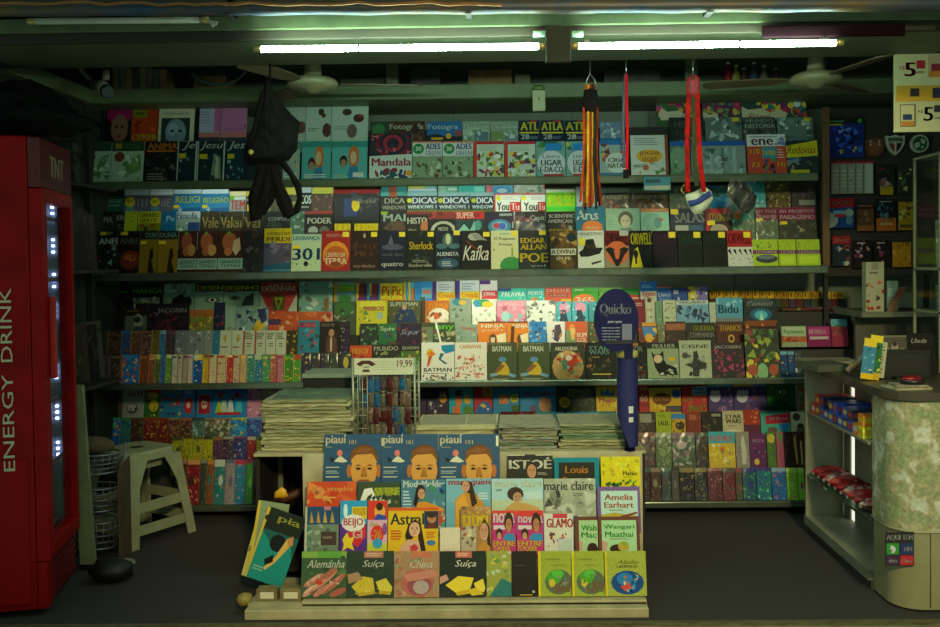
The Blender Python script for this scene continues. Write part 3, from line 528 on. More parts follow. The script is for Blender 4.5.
za = row('''
101 113.5|m|222826|T 60 40 70 30 9aa49c MA;N 4 3a423e,4a3a30 0 50 100 50 14|dark cover with two pale capitals
114 124.5|m|2a2c26|T 60 30 70 24 b0b09c SB;T 60 70 40 20 8a8a74 C|dark cover with small grey capitals
125 137.5 212 224|m|b8c020|N 8 7a8a1c,d8d83c 5 10 90 80 10|lime yellow cover
138 161|m|8a8a24|R 0 0 100 56 d0c828;T 50 18 84 20 5a5a1c DINHEIRO;T 46 42 76 18 5a5a1c GRATIS;N 6 4a3a2c,a83a2c 10 60 80 38 9;W|yellow topped finance cover in film
161.5 176|m|1a6a98|T 64 34 54 26 a8d0dc Pe;N 5 2a7aa8,145a84 0 50 100 50 12|blue cover with two pale letters
176.5 200|m|b8ccd4|R 0 30 100 70 8aa49c;T 46 20 86 30 2a3a6a Filosofia;R 50 52 50 48 2a4a7a;N 6 5a8a6a,c8d4cc 0 50 60 46 9|pale cover with dark blue title
200.5 219.5|m|3a3424|T 54 52 86 52 a8945c Vale;N 6 4a4430,2a261c 0 0 100 100 10|olive brown cover with gold script
220 243|m|3c3826|T 50 52 90 52 b0a060 Valen;N 6 4a4430,2a261c 0 0 100 100 10|olive brown cover with gold script
243.5 263|m|343024|T 46 52 80 52 988858 Val;N 6 4a4430,2a261c 0 0 100 100 10|olive brown cover with gold script
264 290|m|242a28|T 56 36 78 18 8a948c COMPUTI;E 40 70 30 24 3a443e;N 6 4a5650,3a2c24 0 50 100 50 9|dark grey technology cover
290.5 304.5|m|4a6a5c|N 12 6a8a7a,3a5448,8aa494 0 0 100 100 14|grey green cover
305 333|m|2c2a26|R 0 0 100 12 8a3a34;T 52 44 84 28 b8c0b4 PODER;E 30 92 18 22 9aa49c;E 70 92 18 22 5a6460|dark cover with two pale heads
333.5 352.5 221 233|m|1c1c16|R 6 26 84 70 b8a81c;T 50 62 78 60 e0cc24 HUM|black cover with yellow block letters
353 379.5 221 233|m|1c1c16|R 6 26 90 70 b8a81c;T 50 62 86 60 e0cc24 HUMAN|black cover with yellow block letters
380 406|m|242224|T 56 30 84 34 a8bcb4 MAI;R 4 0 26 16 7a9a2c;E 64 74 40 28 5a4434;N 5 3a3434,6a4a3a 0 50 100 50 10|dark cover with serif capitals
406.5 428|m|24201c|R 0 0 100 14 7a2a2c;T 50 44 90 30 c4ccbc HISTO;E 86 76 20 34 a86a44;T 26 88 40 16 a8b08c the|dark cover with orange face
428.5 455|m|1a1c1a|R 0 0 100 36 7a2c28;N 9 9a3a30,5a1c1c 0 4 100 30 9;E 56 92 48 46 a8ac98;E 56 94 36 36 1a1c1a;T 56 84 36 18 c0c4b0 MEDO|black cover with pale ring
455.5 484.5|m|20383a|R 0 0 100 36 b82c2c;T 34 18 60 28 d8c8b8 SUPER;E 74 18 10 12 8a1c1c;P 7ab0a4 10,90 30,60 50,90 66,44 74,80 60,100 20,100;E 78 66 12 24 4a8a84|red headed cover with teal horns
485 514|m|2c2438|R 50 10 44 12 8a9094;E 50 72 40 36 3a7a9a;E 50 70 28 24 6aa4b8;E 40 68 12 14 b83a4a;E 60 70 12 16 3a5ab0;R 94 50 5 30 a8b0a8|violet cover with blue mask oval
514.5 545.5|m|1c1418|T 26 34 48 30 a8344a Carta;T 74 34 46 30 b8b8b4 Capit;N 4 5a2c38,2c2024 0 60 100 40 10;W|black cover with red and white title
546 575|m|1c1a1a|T 54 22 88 17 c0c0b4 SCIENTIFIC;T 48 46 84 17 b8b8ac AMERICAN;N 5 6a4a34,8a8a84 10 64 80 16 7;T 50 90 80 14 d0c020 EDICAO COM|black science cover with yellow foot
575.5 605 207 232|m|1a6a8a|T 40 34 72 40 dce4dc Arts;E 56 86 36 30 d8742a;T 56 84 44 14 e8c8a0 Abobora;N 6 2a7a98,125070 0 0 100 60 9|teal art cover with orange pumpkin
605.5 640 209 236|m|8fb49a|T 40 9 70 9 a8c4b0 RETRATO;E 58 40 22 30 5a5c50;E 58 48 15 24 c0b89c;E 52 46 3 2 k;E 64 46 3 2 k;P 6a8a7a 30,100 44,72 74,72 90,100;L 6 40 20 30 7a9c88 4|pale green cover with sketched portrait
640.5 669 209 236|m|8ac0a8|R 0 0 100 14 b87a4c;T 50 7 60 8 d8b890 OUTUBRO;E 40 50 34 34 7aa898;E 60 54 14 20 5a8a88;C 74 42 6 b05a4a;L 8 80 70 14 a8c8b4 2|pale mint cover with orange header
670 705 209 238|m|1c2c40|T 56 32 84 34 8a9a9c SALAS;R 14 58 38 40 a0a89c;R 54 58 40 40 3a5a78;S 2 2 22 18|navy cover with grey capitals
705.5 731.5 209 238|m|7a2a2a|R 16 36 84 64 3a2a24;T 56 30 84 28 b8b060 COZINHA;R 24 0 76 18 c03038;E 50 74 34 20 a89c84;R 0 40 14 60 b02a38;S 6 42 30 16|red and dark cookery cover
732 754.5 209 238|m|5a7a64|R 0 0 100 40 3a8a80;E 26 22 18 18 b86a24;N 14 8aa090,6a8a74,a8b8a8 0 40 100 60 9;W|teal topped pouch below the black mask
755 778 208 238|m|5a6a54|R 0 0 100 42 7a2044;T 50 14 86 14 c0a8ac 101 PROJ;T 50 32 86 14 c0a8ac QUARTO;N 14 8a9a84,a8b4a0,6a7a64 0 44 100 56 9;S 4 36 30 10;W|maroon headed plan cover with grey photo
778.5 816 208 238|m|3a3c30|R 0 0 100 42 7a2044;T 50 14 92 14 c0a8ac 101 PROJETOS;T 50 32 92 14 c0a8ac PAISAGISMO;N 16 4a5a44,6a7464,2a2c24,8a8474 0 44 100 56 7;S 4 46 18 10|maroon headed garden cover
''', YR[1], LEAN, yt=212, yb=233, where='middle row of second shelf', zmin=Z2+.03, **KW)
zb = row('''
96 124 188 214|m|2a5a4c|R 0 0 100 34 241e20;T 46 18 86 26 6a5648 CORPO;T 56 52 76 14 8ac0a4 HIPNOSE;L 10 64 80 12 6a9a84 1;N 4 3a6a58 0 78 100 22 10|dark headed teal cover
124.5 149.5 188 214|m|6a6474|R 0 0 100 22 b8ccd8;R 0 18 100 12 c8dce4;C 24 56 20 d8c81c;T 24 56 22 14 k SP+;R 8 74 34 26 5a94a0;T 74 60 40 30 9a94a0 III|greyish lilac cover with yellow disc
150 173 188 214|m|6a6474|R 0 0 100 20 c0d0e0;R 0 18 100 12 d8e8f0;C 24 56 20 d8c81c;T 24 56 22 14 k SP+;R 8 74 34 26 5a94a0;T 74 60 40 30 9a94a0 IIE|greyish lilac cover with yellow disc
173.5 201.5 190 214|m|1a7ab0|R 0 0 100 18 c4dcec;T 52 42 86 28 b8c83a RELIGI;P 145a94 0,100 30,80 100,74 100,100;T 26 84 14 22 w +;S 2 64 20 14|bright blue cover with lime title
202 229 190 214|m|1a7ab0|R 0 0 100 18 c4dcec;T 52 42 92 28 b8c83a RELIGIÃO;P 145a94 0,100 30,80 100,74 100,100;T 26 84 14 22 w +;S 2 64 20 14|bright blue cover with lime title
229.5 246 192 214|m|8a98a4|R 0 0 100 20 d8d4a8;R 0 20 30 20 6aa83a;T 52 62 90 42 c8442c TEM;R 30 24 70 14 c4ccd0|grey cover with red capitals
246.5 255 192 214|m|26262a|R 0 0 100 22 d8c82c;T 50 36 80 22 b8c0c0 CR;R 10 60 60 30 d8c020|black and yellow narrow cover
256 299|m|4a4a38|R 0 0 100 30 b8b84a;N 14 5a5a48,3a3a30,8a8a5a 0 30 100 70 7|dim olive cover behind the backpack
300 311.5 188 212|m|242a2c|R 0 0 100 22 a8c0d0;T 52 50 92 36 c8d4d0 COS;L 14 76 70 12 8a948c 1|dark cover with pale letters
312 333.5 188 214|m|4a3a32|R 0 0 100 24 b8b850;N 8 6a5648,8a7464,3a2c24 0 26 100 60 9;R 0 90 100 8 8a3a3c|brown photo cover with red foot line
334 379.5 190 220|m|262a30|R 0 0 100 14 8a2424;R 22 30 30 60 2a3a6a;E 48 52 9 22 c8b020;P c8b020 40,44 56,44 48,74;N 12 3a4450,5a5a4c,2c3038 40 14 60 60 6;I 72 40 44 14 8a8a74 Brasil|dark navy football cover with yellow crest
380 406.5 193 213|m|242624|R 0 0 100 18 4aa0a0;R 34 0 30 22 a0583a;T 56 42 76 28 a8a89c DICA;T 54 76 88 20 98988c WINDOWS|charcoal computer cover with dim grey title
407 437.5 193 213|m|2a3040|R 0 0 100 18 8ab4bc;T 58 40 80 30 dce8ec DICAS;T 50 72 94 18 c8d8dc WINDOWS 1;C 8 40 8 b8b81c;R 0 86 100 14 5a6a2c|navy computer cover with white title
438 470.5 193 213|m|2a3040|R 0 0 100 18 8ab4bc;T 56 40 78 30 dce8ec DICAS;T 50 72 92 18 c8d8dc WINDOWS 1;C 8 40 8 b8b81c;R 0 86 100 14 5a6a2c|navy computer cover with white title
471 493.5 193 213|m|2a3040|R 0 0 100 18 8ab4bc;T 62 40 72 30 dce8ec DICA;T 52 72 94 18 c8d8dc WINDOW;C 12 40 11 b8b81c;R 0 86 100 14 5a6a2c|navy computer cover with white title
494 520.5 194 218|m|d4d8d4|R 0 0 100 6 c85a5c;R 0 0 6 100 c85a5c;T 34 54 46 34 2c3234 You;R 60 36 40 40 c02c2c;T 80 56 30 28 e8d8d4 Tu;L 30 14 60 14 b8a8b0 2;C 18 20 10 d8cc1c|white cover with red screen box
521 545.5 194 218|m|d4d8d4|R 0 0 100 6 c85a5c;T 38 54 54 34 2c3234 You;R 68 36 32 40 c02c2c;T 84 56 26 28 e8d8d4 Tu;L 40 14 56 14 b8a8b0 2;C 12 20 10 d8cc1c|white cover with red screen box
546 575.5 190 211|m|7ad024|R 0 0 100 14 c8d8c4;T 52 52 84 48 d8dc1c EXCE;R 0 84 100 16 3ac83a;L 60 16 30 10 a8e06a 1|bright lime spreadsheet cover
576 598 187 211|m|a8c0d0|R 0 0 100 100 b0c4d0;R 30 20 40 60 4aa0b0;N 5 6a5a3a,d8d8d0 40 10 60 80 12|pale blue cover behind the striped straps
600 630 189 211|m|5a4438|R 0 0 100 20 a8b8b0;T 54 38 86 30 c0bc9c Fotograf;E 60 84 34 34 33241c;N 6 8a6a5c,a84a44 0 60 60 40 8;W|brown camera cover with pale letters
630.5 668 189 211|m|5a4434|R 0 0 100 20 8a9488;T 50 38 90 30 a89c80 Fotograme;E 40 80 22 30 8a5a38;E 40 84 14 20 3a2418;P a89c88 60,50 90,86 84,92 56,56;W|brown camera cover with pale letters
669 705 186 212|p|5a6a58|N 20 7a8a74,4a584a,8a9a88,6a5a4a 0 0 100 100 9;T 30 50 30 14 9aa894 SP;W|grey green pouch behind the pale mask
706 744 186 212|p|4a7a80|N 14 3a8ab0,6a9a8c,2a5a4a 0 0 100 100 10;R 10 44 50 40 2a8ac0;W|blue green pouch behind the black mask
745 765 180 208|p|5ab8c0|R 0 0 100 20 3a9aa8;N 18 8ad0d4,3a98a4,c8e4e0 0 10 100 90 11;W|cyan toy pouch
766 790 180 208|p|6a5a34|N 44 1c1814,a89454,2c241a,c0aa64 0 0 100 100 6|leopard spotted craft sheet
790.5 815 180 208|p|4a3c38|R 30 74 66 18 9a9c8c;N 12 6a4a5a,5a4a44,3a3030 0 0 100 70 10;W|brown pouch with pale strip
''', YR[2], LEAN, yt=188, yb=213, where='back row of second shelf', zmin=za+.02, **KW)  # white-blue bands atop the lilac covers are glare painted into the print
zc = row('''
381 407 185.5 195|m|3a8a90|R 30 0 30 100 8a4a3c|teal cover edge with rusty patch
408 437 185.5 195|m|7ab0c0|R 0 0 60 34 c8c84a;R 0 40 100 20 c8dce4|pale blue cover edge with yellow corner
438 458 185.5 195|m|6ab09c|R 0 0 40 100 8ac0ac;R 50 30 44 30 b8d8c8|mint green cover edge
458.5 485 185.5 195|m|4ac0b8|R 60 20 36 50 8adcd4|cyan cover edge
485.5 513 185.5 195|m|6ab0d8|R 0 0 26 100 d88a94;E 60 60 34 40 4a98d0;E 60 60 20 24 b8d4e4|blue cover edge with pink end
514 545 185.5 195|m|b8c4b8|N 10 d85a5c,c8d8d4,6a9a8c 0 0 100 100 8|pale speckled cover edge
''', YR[3], LEAN, where='topmost row of second shelf', zmin=zb+.01, **KW)
shelf('T2', 'wall_shelf', 'second wall shelf from the top with glossy steel lip', 84, 828, 270.5, 277.5, [(YR[1], za), (YR[2], zb), (YR[3], zc)])
# ------------------------------------------------------------------ third shelf
Z3 = zat(381.5, 5.5)
KW = dict(group='books and comics on the third shelf', zfix=Z3)
def vols(lst, yt, yb, seed):
    "spine-out style narrow volumes: (x0, x1, colours, description)"
    out = []; rn = random.Random(seed)
    for x0, x1, cs, d in lst:
        a = cs.split(','); s = f'N {rn.randint(18,26)} {",".join(a[1:])} 4 14 92 82 11;'
        if rn.random() < .5: s += f'R 0 0 100 {rn.randint(10,20)} {a[-1]};'
        s += f'R 8 {rn.randint(3,8)} {rn.randint(50,84)} 7 {rn.choice(a[1:])};R 0 0 9 100 {a[1]}'
        out.append(f'{x0} {x1} {yt} {yb}|v|{a[0]}|{s}|{d}')
    return '\n'.join(out)
row(vols([(96, 103, '3a2c24,5a3a2c,6a5a4a', 'thin brown manga volume'), (103.5, 110, '4a3a34,6a4a44,8a7a64', 'thin taupe manga volume'), (110.5, 121, '3a3028,6a4034,7a6a5a', 'thick brown manga volume'),
 (122, 140, '2a6ab0,c8643c,e0b88c,3a8ac8', 'wide blue manga volume with tan group'), (140.5, 149, '7a4424,b8742c,3a2a24', 'thin rusty manga volume'), (149.5, 155, '8a4a34,c86a44,e0a06c', 'thin orange brown manga volume'),
 (155.5, 161, '4a5a34,8a9a3c,c8c86a', 'thin olive manga volume'), (161.5, 166, '2a5a9a,4a8ac0,c8d0d0', 'narrow blue manga volume'), (166.5, 172, '5a8a3a,9ac04a,d8d88c', 'thin green manga volume'),
 (172.5, 178, 'c0c0a8,8a3a34,6a5a8a', 'thin cream manga volume'), (178.5, 183, 'b8b49c,a83a34,3a3a4a', 'narrow cream manga volume with red mark'), (183.5, 188, 'a89c8c,6a2a4a,c86a7a', 'thin greyish manga volume'), (188.5, 193, 'c8b8a4,7a3a7a,9a6aa0', 'thin pinkish manga volume'),
 (193.5, 203, '1a4a8a,3a8ad0,c8e0e8,e0c83a', 'vivid blue manga volume with pale figure'), (203.5, 209, 'c8a02c,e0c84a,8a5a1c', 'narrow golden manga volume'), (209.5, 217, 'c8b894,c03a2c,3a2a24,e0c83c', 'cream manga volume with yellow red head'), (217.5, 226, 'c0ae88,b83a34,3a2a28,e0c040', 'cream manga volume with dark red figure'),
 (226.5, 233, 'b02c2c,d8c8a8,e0b03c', 'thin red manga volume'), (233.5, 240, 'c0a88c,a83030,4a3a34', 'thin beige manga volume with red figure'), (240.5, 247, 'b89c74,c05a34,e0c83c', 'thin tan manga volume'), (247.5, 254, '3a7a6a,5aa08a,c8c8a0', 'thin sea green manga volume'), (254.5, 262, '2a6a8a,4a9a9a,a8b890', 'thin teal manga volume'),
 (262.5, 270, '4a8a5a,3a6aa0,c8c04a', 'green and blue manga volume'), (270.5, 277, 'a8544a,7a9a4a,d8b8a0', 'thin brick coloured manga volume'), (277.5, 284, 'b0707a,8a3a5a,d8c8b8', 'thin rosy manga volume'), (284.5, 293, '3a7a2c,8ab03a,d8c84a,a83a2c', 'green manga volume with mixed figures'), (293.5, 301.5, '4a8a34,b0b03c,d8d07a,a8502c', 'bright green manga volume')], 355, 384, 3), YR[0], LEAN, base=Z3, where='front row of third shelf', **KW)
row('''
302 311 353 377|c|2c2440|N 16 5a3a6a,3a4a8a,c8b04a 0 0 100 100 14;W|narrow violet comic in film
311.5 320 353 377|c|3a3430|N 16 6a4a5a,5a6a4a,a89c7a 0 0 100 100 14;W|narrow grey brown comic in film
320.5 329 353 377|c|342c38|N 16 6a4a6a,4a5a5a,a08c74 0 0 100 100 14;W|narrow plum comic in film
329.5 338 353 377|c|38402c|N 14 5a9a3a,4a3a5a,a8b06a 0 0 100 100 14;W|narrow green flecked comic in film
338.5 352 353 377|c|2a2834|N 18 5a3a5a,d8c02a,3a4a6a 0 0 100 100 9;E 56 34 20 20 c8b02a;W|dark comic with yellow helmet shape in film
421.5 454.5|b|e8e4da|E 26 28 11 12 e0b82a;P c8542a 22,36 34,34 24,60 16,66;P e07a2a 16,30 30,22 44,30 34,36;P 2a8ab0 60,8 100,6 100,24 74,30 62,20;P 3a6a7a 58,28 70,30 60,44 80,56 72,58 52,44;T 50 72 84 10 2c2a28 BATMAN;L 6 80 90 3 4a4440 1;N 26 6a6a5a,8a5a44,4a5a54 4 86 92 14 4|white comic book with yellow and teal leaping figures
455 487|b|e6dfd2|T 50 11 70 11 d8a03a CARNAVAL;N 60 d8745a,c8503c,e0a08c,8a9a6a,d8b49c 4 36 92 60 5|white comic book with crowd of red dots
487.5 517.5|b|4a5236|L 4 2 92 4 8a9074 1;T 48 17 62 15 dcdcc8 BATMAN;P c8a82c 30,86 40,62 56,50 70,66 76,88;E 50 46 13 7 5a8ab0;P 8a5a3a 24,76 44,58 60,62 40,78;P 7a9ab0 6,84 30,80 34,88 10,92;P 6a9ab8 70,80 96,88 90,94 72,90;L 14 96 74 4 b8b89c 1|olive comic book with crouching yellow blue figure
518 550|b|4a5236|L 4 2 92 4 8a9074 1;T 48 17 62 15 dcdcc8 BATMAN;P c8a82c 30,86 40,62 56,50 70,66 76,88;E 50 46 13 7 5a8ab0;P 8a5a3a 24,76 44,58 60,62 40,78;P 7a9ab0 6,84 30,80 34,88 10,92;P 6a9ab8 70,80 96,88 90,94 72,90;L 14 96 74 4 b8b89c 1|olive comic book with crouching yellow blue figure
550.5 585|b|3a3e2e|E 50 66 46 44 c89a5a;T 46 18 66 13 e0d8c4 ARLEQUINA;P c8442c 40,36 66,30 90,60 66,64 60,90 46,74 30,56;P 5a8a6a 30,50 46,44 50,70 36,76;N 18 d8643a,c8c4a0,7a8a6a,a83a34 20 30 66 66 6;E 52 42 9 8 e0d0bc|multicoloured comic book with red dancing figure
585.5 618|b|22241e|T 42 16 62 12 7aa094 STAR;T 42 27 62 12 7aa094 WARS;L 20 38 30 5 a88a4a 1;N 16 4a2a24,5a4a34,2c3a2c,a06a3a 0 46 100 54 7;L 20 84 60 6 c8b84a 1|black comic book with pale green title
619.5 646.5|b|22241f|T 50 18 70 14 8a9480 TAEOR;R 30 2 40 8 a8643c;N 20 a8642c,6a2c24,5a4a34,3a4a3c 0 34 100 64 8|dark comic book beside the round sign
647 678.5|b|8e9a78|R 0 0 100 17 2c2e28;T 54 10 72 11 b8c0a8 MULHER;P 1c1e1e 12,24 22,34 40,32 52,24 52,48 60,60 90,70 96,92 70,88 40,94 24,70;E 34 46 14 12 c8ae90;N 9 2c2e2c,5a5e54,b8bca4 40 60 56 36 7;E 78 46 12 6 c8a82c|pale green comic book with black suited figure
679 711 341 381|b|a4ac90|T 50 16 84 10 4a4c44 CISNE;C 18 40 10 4a4e4a;P 3a3e3a 44,30 56,28 64,54 84,60 84,74 62,78 60,96 40,96 40,74 16,64 42,56;N 10 5a5e54,2c302c,8a8e7c 30 34 50 60 7|pale grey comic book with dark running figure
711.5 744|m|241c22|T 50 14 82 12 a8a0a0 JACOBIN;N 40 7a1c44,5a1c3a,a03060,3a1c2c,4a3a34 0 24 100 76 8|black magazine with crimson pattern
745 779.5 330 381|m|2c3a24|N 46 8a9a3a,c8b83c,3a5a2c,8a3a2c,2a2c24,5a7a44 0 0 100 100 11;E 48 88 16 18 7aa878;E 20 84 16 12 9a4a34;E 80 84 14 12 9a4a34|green and yellow magazine with many faces
780 787 352 379|v|24406a|N 9 c8b02a,3a6aa0,5a3a7a 0 10 100 90 20;R 0 0 100 12 6aa0b0|narrow blue volume with yellow blots
787.5 794 352 379|v|26446e|N 9 b8a02a,3a6aa0,4a3a7a 0 10 100 90 20;R 0 0 100 12 6aa0b0|narrow blue volume with yellow blots
794.5 801 352 379|v|3a4a5a|N 9 c8c8b0,8a6a3a,3a5a6a 0 10 100 90 20|narrow slate volume beside the counter
''', YR[0], LEAN, base=Z3, yt=343, yb=381, where='front of third shelf', **KW)
W3 = 'lower middle row of third shelf'
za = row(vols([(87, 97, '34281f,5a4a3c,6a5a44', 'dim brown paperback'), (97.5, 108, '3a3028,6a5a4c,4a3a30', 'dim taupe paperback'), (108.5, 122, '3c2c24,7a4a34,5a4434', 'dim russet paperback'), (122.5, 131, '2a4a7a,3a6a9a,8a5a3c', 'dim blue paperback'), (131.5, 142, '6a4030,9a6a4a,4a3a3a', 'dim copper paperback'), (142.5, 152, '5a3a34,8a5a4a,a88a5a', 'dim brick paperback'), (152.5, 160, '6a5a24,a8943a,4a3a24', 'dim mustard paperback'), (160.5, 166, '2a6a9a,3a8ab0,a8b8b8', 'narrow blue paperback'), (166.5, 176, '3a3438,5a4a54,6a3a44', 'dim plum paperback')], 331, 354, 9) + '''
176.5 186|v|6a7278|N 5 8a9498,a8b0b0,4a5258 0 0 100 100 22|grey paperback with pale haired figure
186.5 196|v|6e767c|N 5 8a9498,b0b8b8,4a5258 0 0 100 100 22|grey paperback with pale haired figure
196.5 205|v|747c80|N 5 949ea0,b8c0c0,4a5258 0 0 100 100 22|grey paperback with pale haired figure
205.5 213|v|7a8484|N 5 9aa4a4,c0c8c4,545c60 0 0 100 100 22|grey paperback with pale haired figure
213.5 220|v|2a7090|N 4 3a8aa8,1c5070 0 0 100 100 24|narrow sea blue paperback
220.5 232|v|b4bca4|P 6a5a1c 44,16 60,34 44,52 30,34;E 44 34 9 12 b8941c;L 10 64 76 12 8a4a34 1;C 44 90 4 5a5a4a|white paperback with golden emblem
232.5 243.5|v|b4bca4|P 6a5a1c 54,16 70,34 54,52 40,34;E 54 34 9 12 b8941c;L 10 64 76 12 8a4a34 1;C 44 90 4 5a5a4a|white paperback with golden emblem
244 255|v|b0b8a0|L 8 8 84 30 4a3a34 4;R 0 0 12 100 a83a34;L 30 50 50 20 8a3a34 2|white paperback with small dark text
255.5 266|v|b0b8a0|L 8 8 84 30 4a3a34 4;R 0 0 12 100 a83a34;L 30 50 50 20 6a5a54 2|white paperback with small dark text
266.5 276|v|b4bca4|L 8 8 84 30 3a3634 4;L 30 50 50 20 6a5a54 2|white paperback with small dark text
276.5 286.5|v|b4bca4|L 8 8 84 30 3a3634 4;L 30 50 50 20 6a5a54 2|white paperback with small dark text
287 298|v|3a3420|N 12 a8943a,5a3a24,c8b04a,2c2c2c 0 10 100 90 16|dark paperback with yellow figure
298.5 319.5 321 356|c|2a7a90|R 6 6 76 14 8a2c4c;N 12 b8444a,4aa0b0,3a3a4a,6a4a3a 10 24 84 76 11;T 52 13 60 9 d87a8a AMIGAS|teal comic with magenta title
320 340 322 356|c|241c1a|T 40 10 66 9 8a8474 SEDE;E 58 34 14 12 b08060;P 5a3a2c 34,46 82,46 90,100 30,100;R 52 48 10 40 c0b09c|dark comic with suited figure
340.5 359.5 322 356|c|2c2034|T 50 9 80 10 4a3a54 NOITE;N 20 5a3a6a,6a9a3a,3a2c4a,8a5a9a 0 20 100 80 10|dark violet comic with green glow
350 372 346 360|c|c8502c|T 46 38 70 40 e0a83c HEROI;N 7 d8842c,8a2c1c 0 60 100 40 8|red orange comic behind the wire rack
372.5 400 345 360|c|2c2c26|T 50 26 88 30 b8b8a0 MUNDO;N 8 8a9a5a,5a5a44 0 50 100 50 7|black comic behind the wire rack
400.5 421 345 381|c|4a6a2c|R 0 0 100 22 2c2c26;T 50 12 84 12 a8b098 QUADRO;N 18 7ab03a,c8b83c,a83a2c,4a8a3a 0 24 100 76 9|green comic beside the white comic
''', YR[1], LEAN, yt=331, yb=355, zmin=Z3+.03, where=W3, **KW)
zb = row('''
360 378 324 346|c|2a3a2c|T 62 24 54 20 7ac06a Spi;N 14 5a8a6a,3a4a5a,8a9a8a,2c2c34 0 30 100 70 10|dark green comic with lime title start
378.5 397 324 346|c|2c6a3c|T 50 26 80 26 c8d8b0 Spiv;N 14 7a2c2c,2a6a8a,3a3a3a,5a8a5a 0 40 100 60 10|green comic with pale title
397.5 421 324 346|c|2c1c34|I 54 42 80 30 b8b0c0 Super;N 14 5a2c4a,8a2c34,2a4a6a 0 0 100 100 8|dark purple comic with script title
421.5 455 323 345|c|3c4a2c|T 70 26 56 26 6ad03a nny;R 0 20 34 80 6a7a5a;N 18 8a9a7a,b8a87a,4a5a44,7a4a3a 0 40 100 60 7;P e8e4d8 40,0 46,0 62,100 56,100|olive comic with neon green title
455.5 477.5 325 345|c|8a9a84|T 60 20 70 22 c86a7a Turma;N 16 a8b4a0,6a8a7a,c8a89c,7aa09a 0 36 100 64 8|pale grey green comic with pink title
478 506.5 322 345|c|e07a1c|R 0 0 100 6 4a2c1c;T 52 22 80 22 f0ecdc NINJA;T 50 40 76 12 e8dcc0 JOGO;E 52 76 14 22 5a3a24;P e8c8a0 44,70 60,70 58,92 46,92;P f0d8b0 64,60 100,50 100,90 70,96|orange comic with white title
507 528.5 322 345|c|e0801c|R 0 0 100 6 4a2c1c;T 62 22 70 22 f0ecdc NINJA;P 5a2c14 20,20 36,20 30,100 14,100;E 62 76 16 22 5a3a24;P f0d8b0 60,60 100,50 100,90 70,96|orange comic with white title
529 546.5 322 345|c|2a7ab8|N 20 4aa8d8,1c4a7a,a8d0e0,c87a5a 0 0 100 100 10|bright blue comic with swirling figures
547 565 322 345|c|ddd6d0|P 4a3a4a 44,16 74,12 84,50 60,90 36,80 40,44;N 8 8a7a8a,c87a4a,3a2c3a 20 20 60 70 8|white comic with dark violet figure
565.5 587.5 322 345|c|c8562c|E 30 40 16 30 d8883a;P 7a8a5a 0,40 30,34 50,90 0,100;T 74 58 44 20 f0e0d0 BOM;T 74 80 44 20 f0e0d0 GOL;P e0b46a 20,30 44,30 38,80 26,80|orange red comic with bending figure
588 598 322 345|c|4a4a2c|N 10 c8b03c,7a9a3a,a84a2c 0 0 100 100 14|narrow olive comic beside the round sign
638.5 657 323 345|c|6a3018|R 20 0 76 16 c88a2c;P 3a7ab0 20,20 96,20 90,60 30,70;E 56 70 22 20 d8a030;N 8 a8342c,d8b83c 0 30 100 70 9|orange and blue comic
657.5 665 325 345|c|6a6a4c|N 8 8a8a5a,3a3a2c,b0a87a 0 0 100 100 18|narrow khaki comic
665.5 685.5 322 345|c|2c1c14|R 0 8 100 30 8a4a2c;T 50 22 88 18 c08a5a VAMPIRO;N 8 4a2c1c,6a3a24 0 44 100 56 9|brown comic with rusty title band
686 715.5 323 345|c|1c1e18|T 60 26 72 24 8a8a2c GUERRA;T 54 56 84 22 8a8a80 COMPANHIA;N 6 3a3a2c,5a5a44 0 70 100 30 7|black comic with olive and grey title
716 743.5 322 345|c|4a1c14|T 52 28 80 28 c09a2c THANOS;E 54 74 12 18 c8a03c;E 54 74 7 11 4a1c14;L 30 92 44 6 c8a03c 1|maroon comic with gold ring emblem
744.5 776.5 322 345|c|241a12|R 0 0 100 20 7a3a1c;T 58 50 76 34 c0b090 SUICI;N 14 c8742c,5a2c1c,a8502c,3a2a1c 0 10 100 90 8|black comic with orange burst
''', YR[2], LEAN, zmin=za+.03, where='upper middle row of third shelf', **KW)
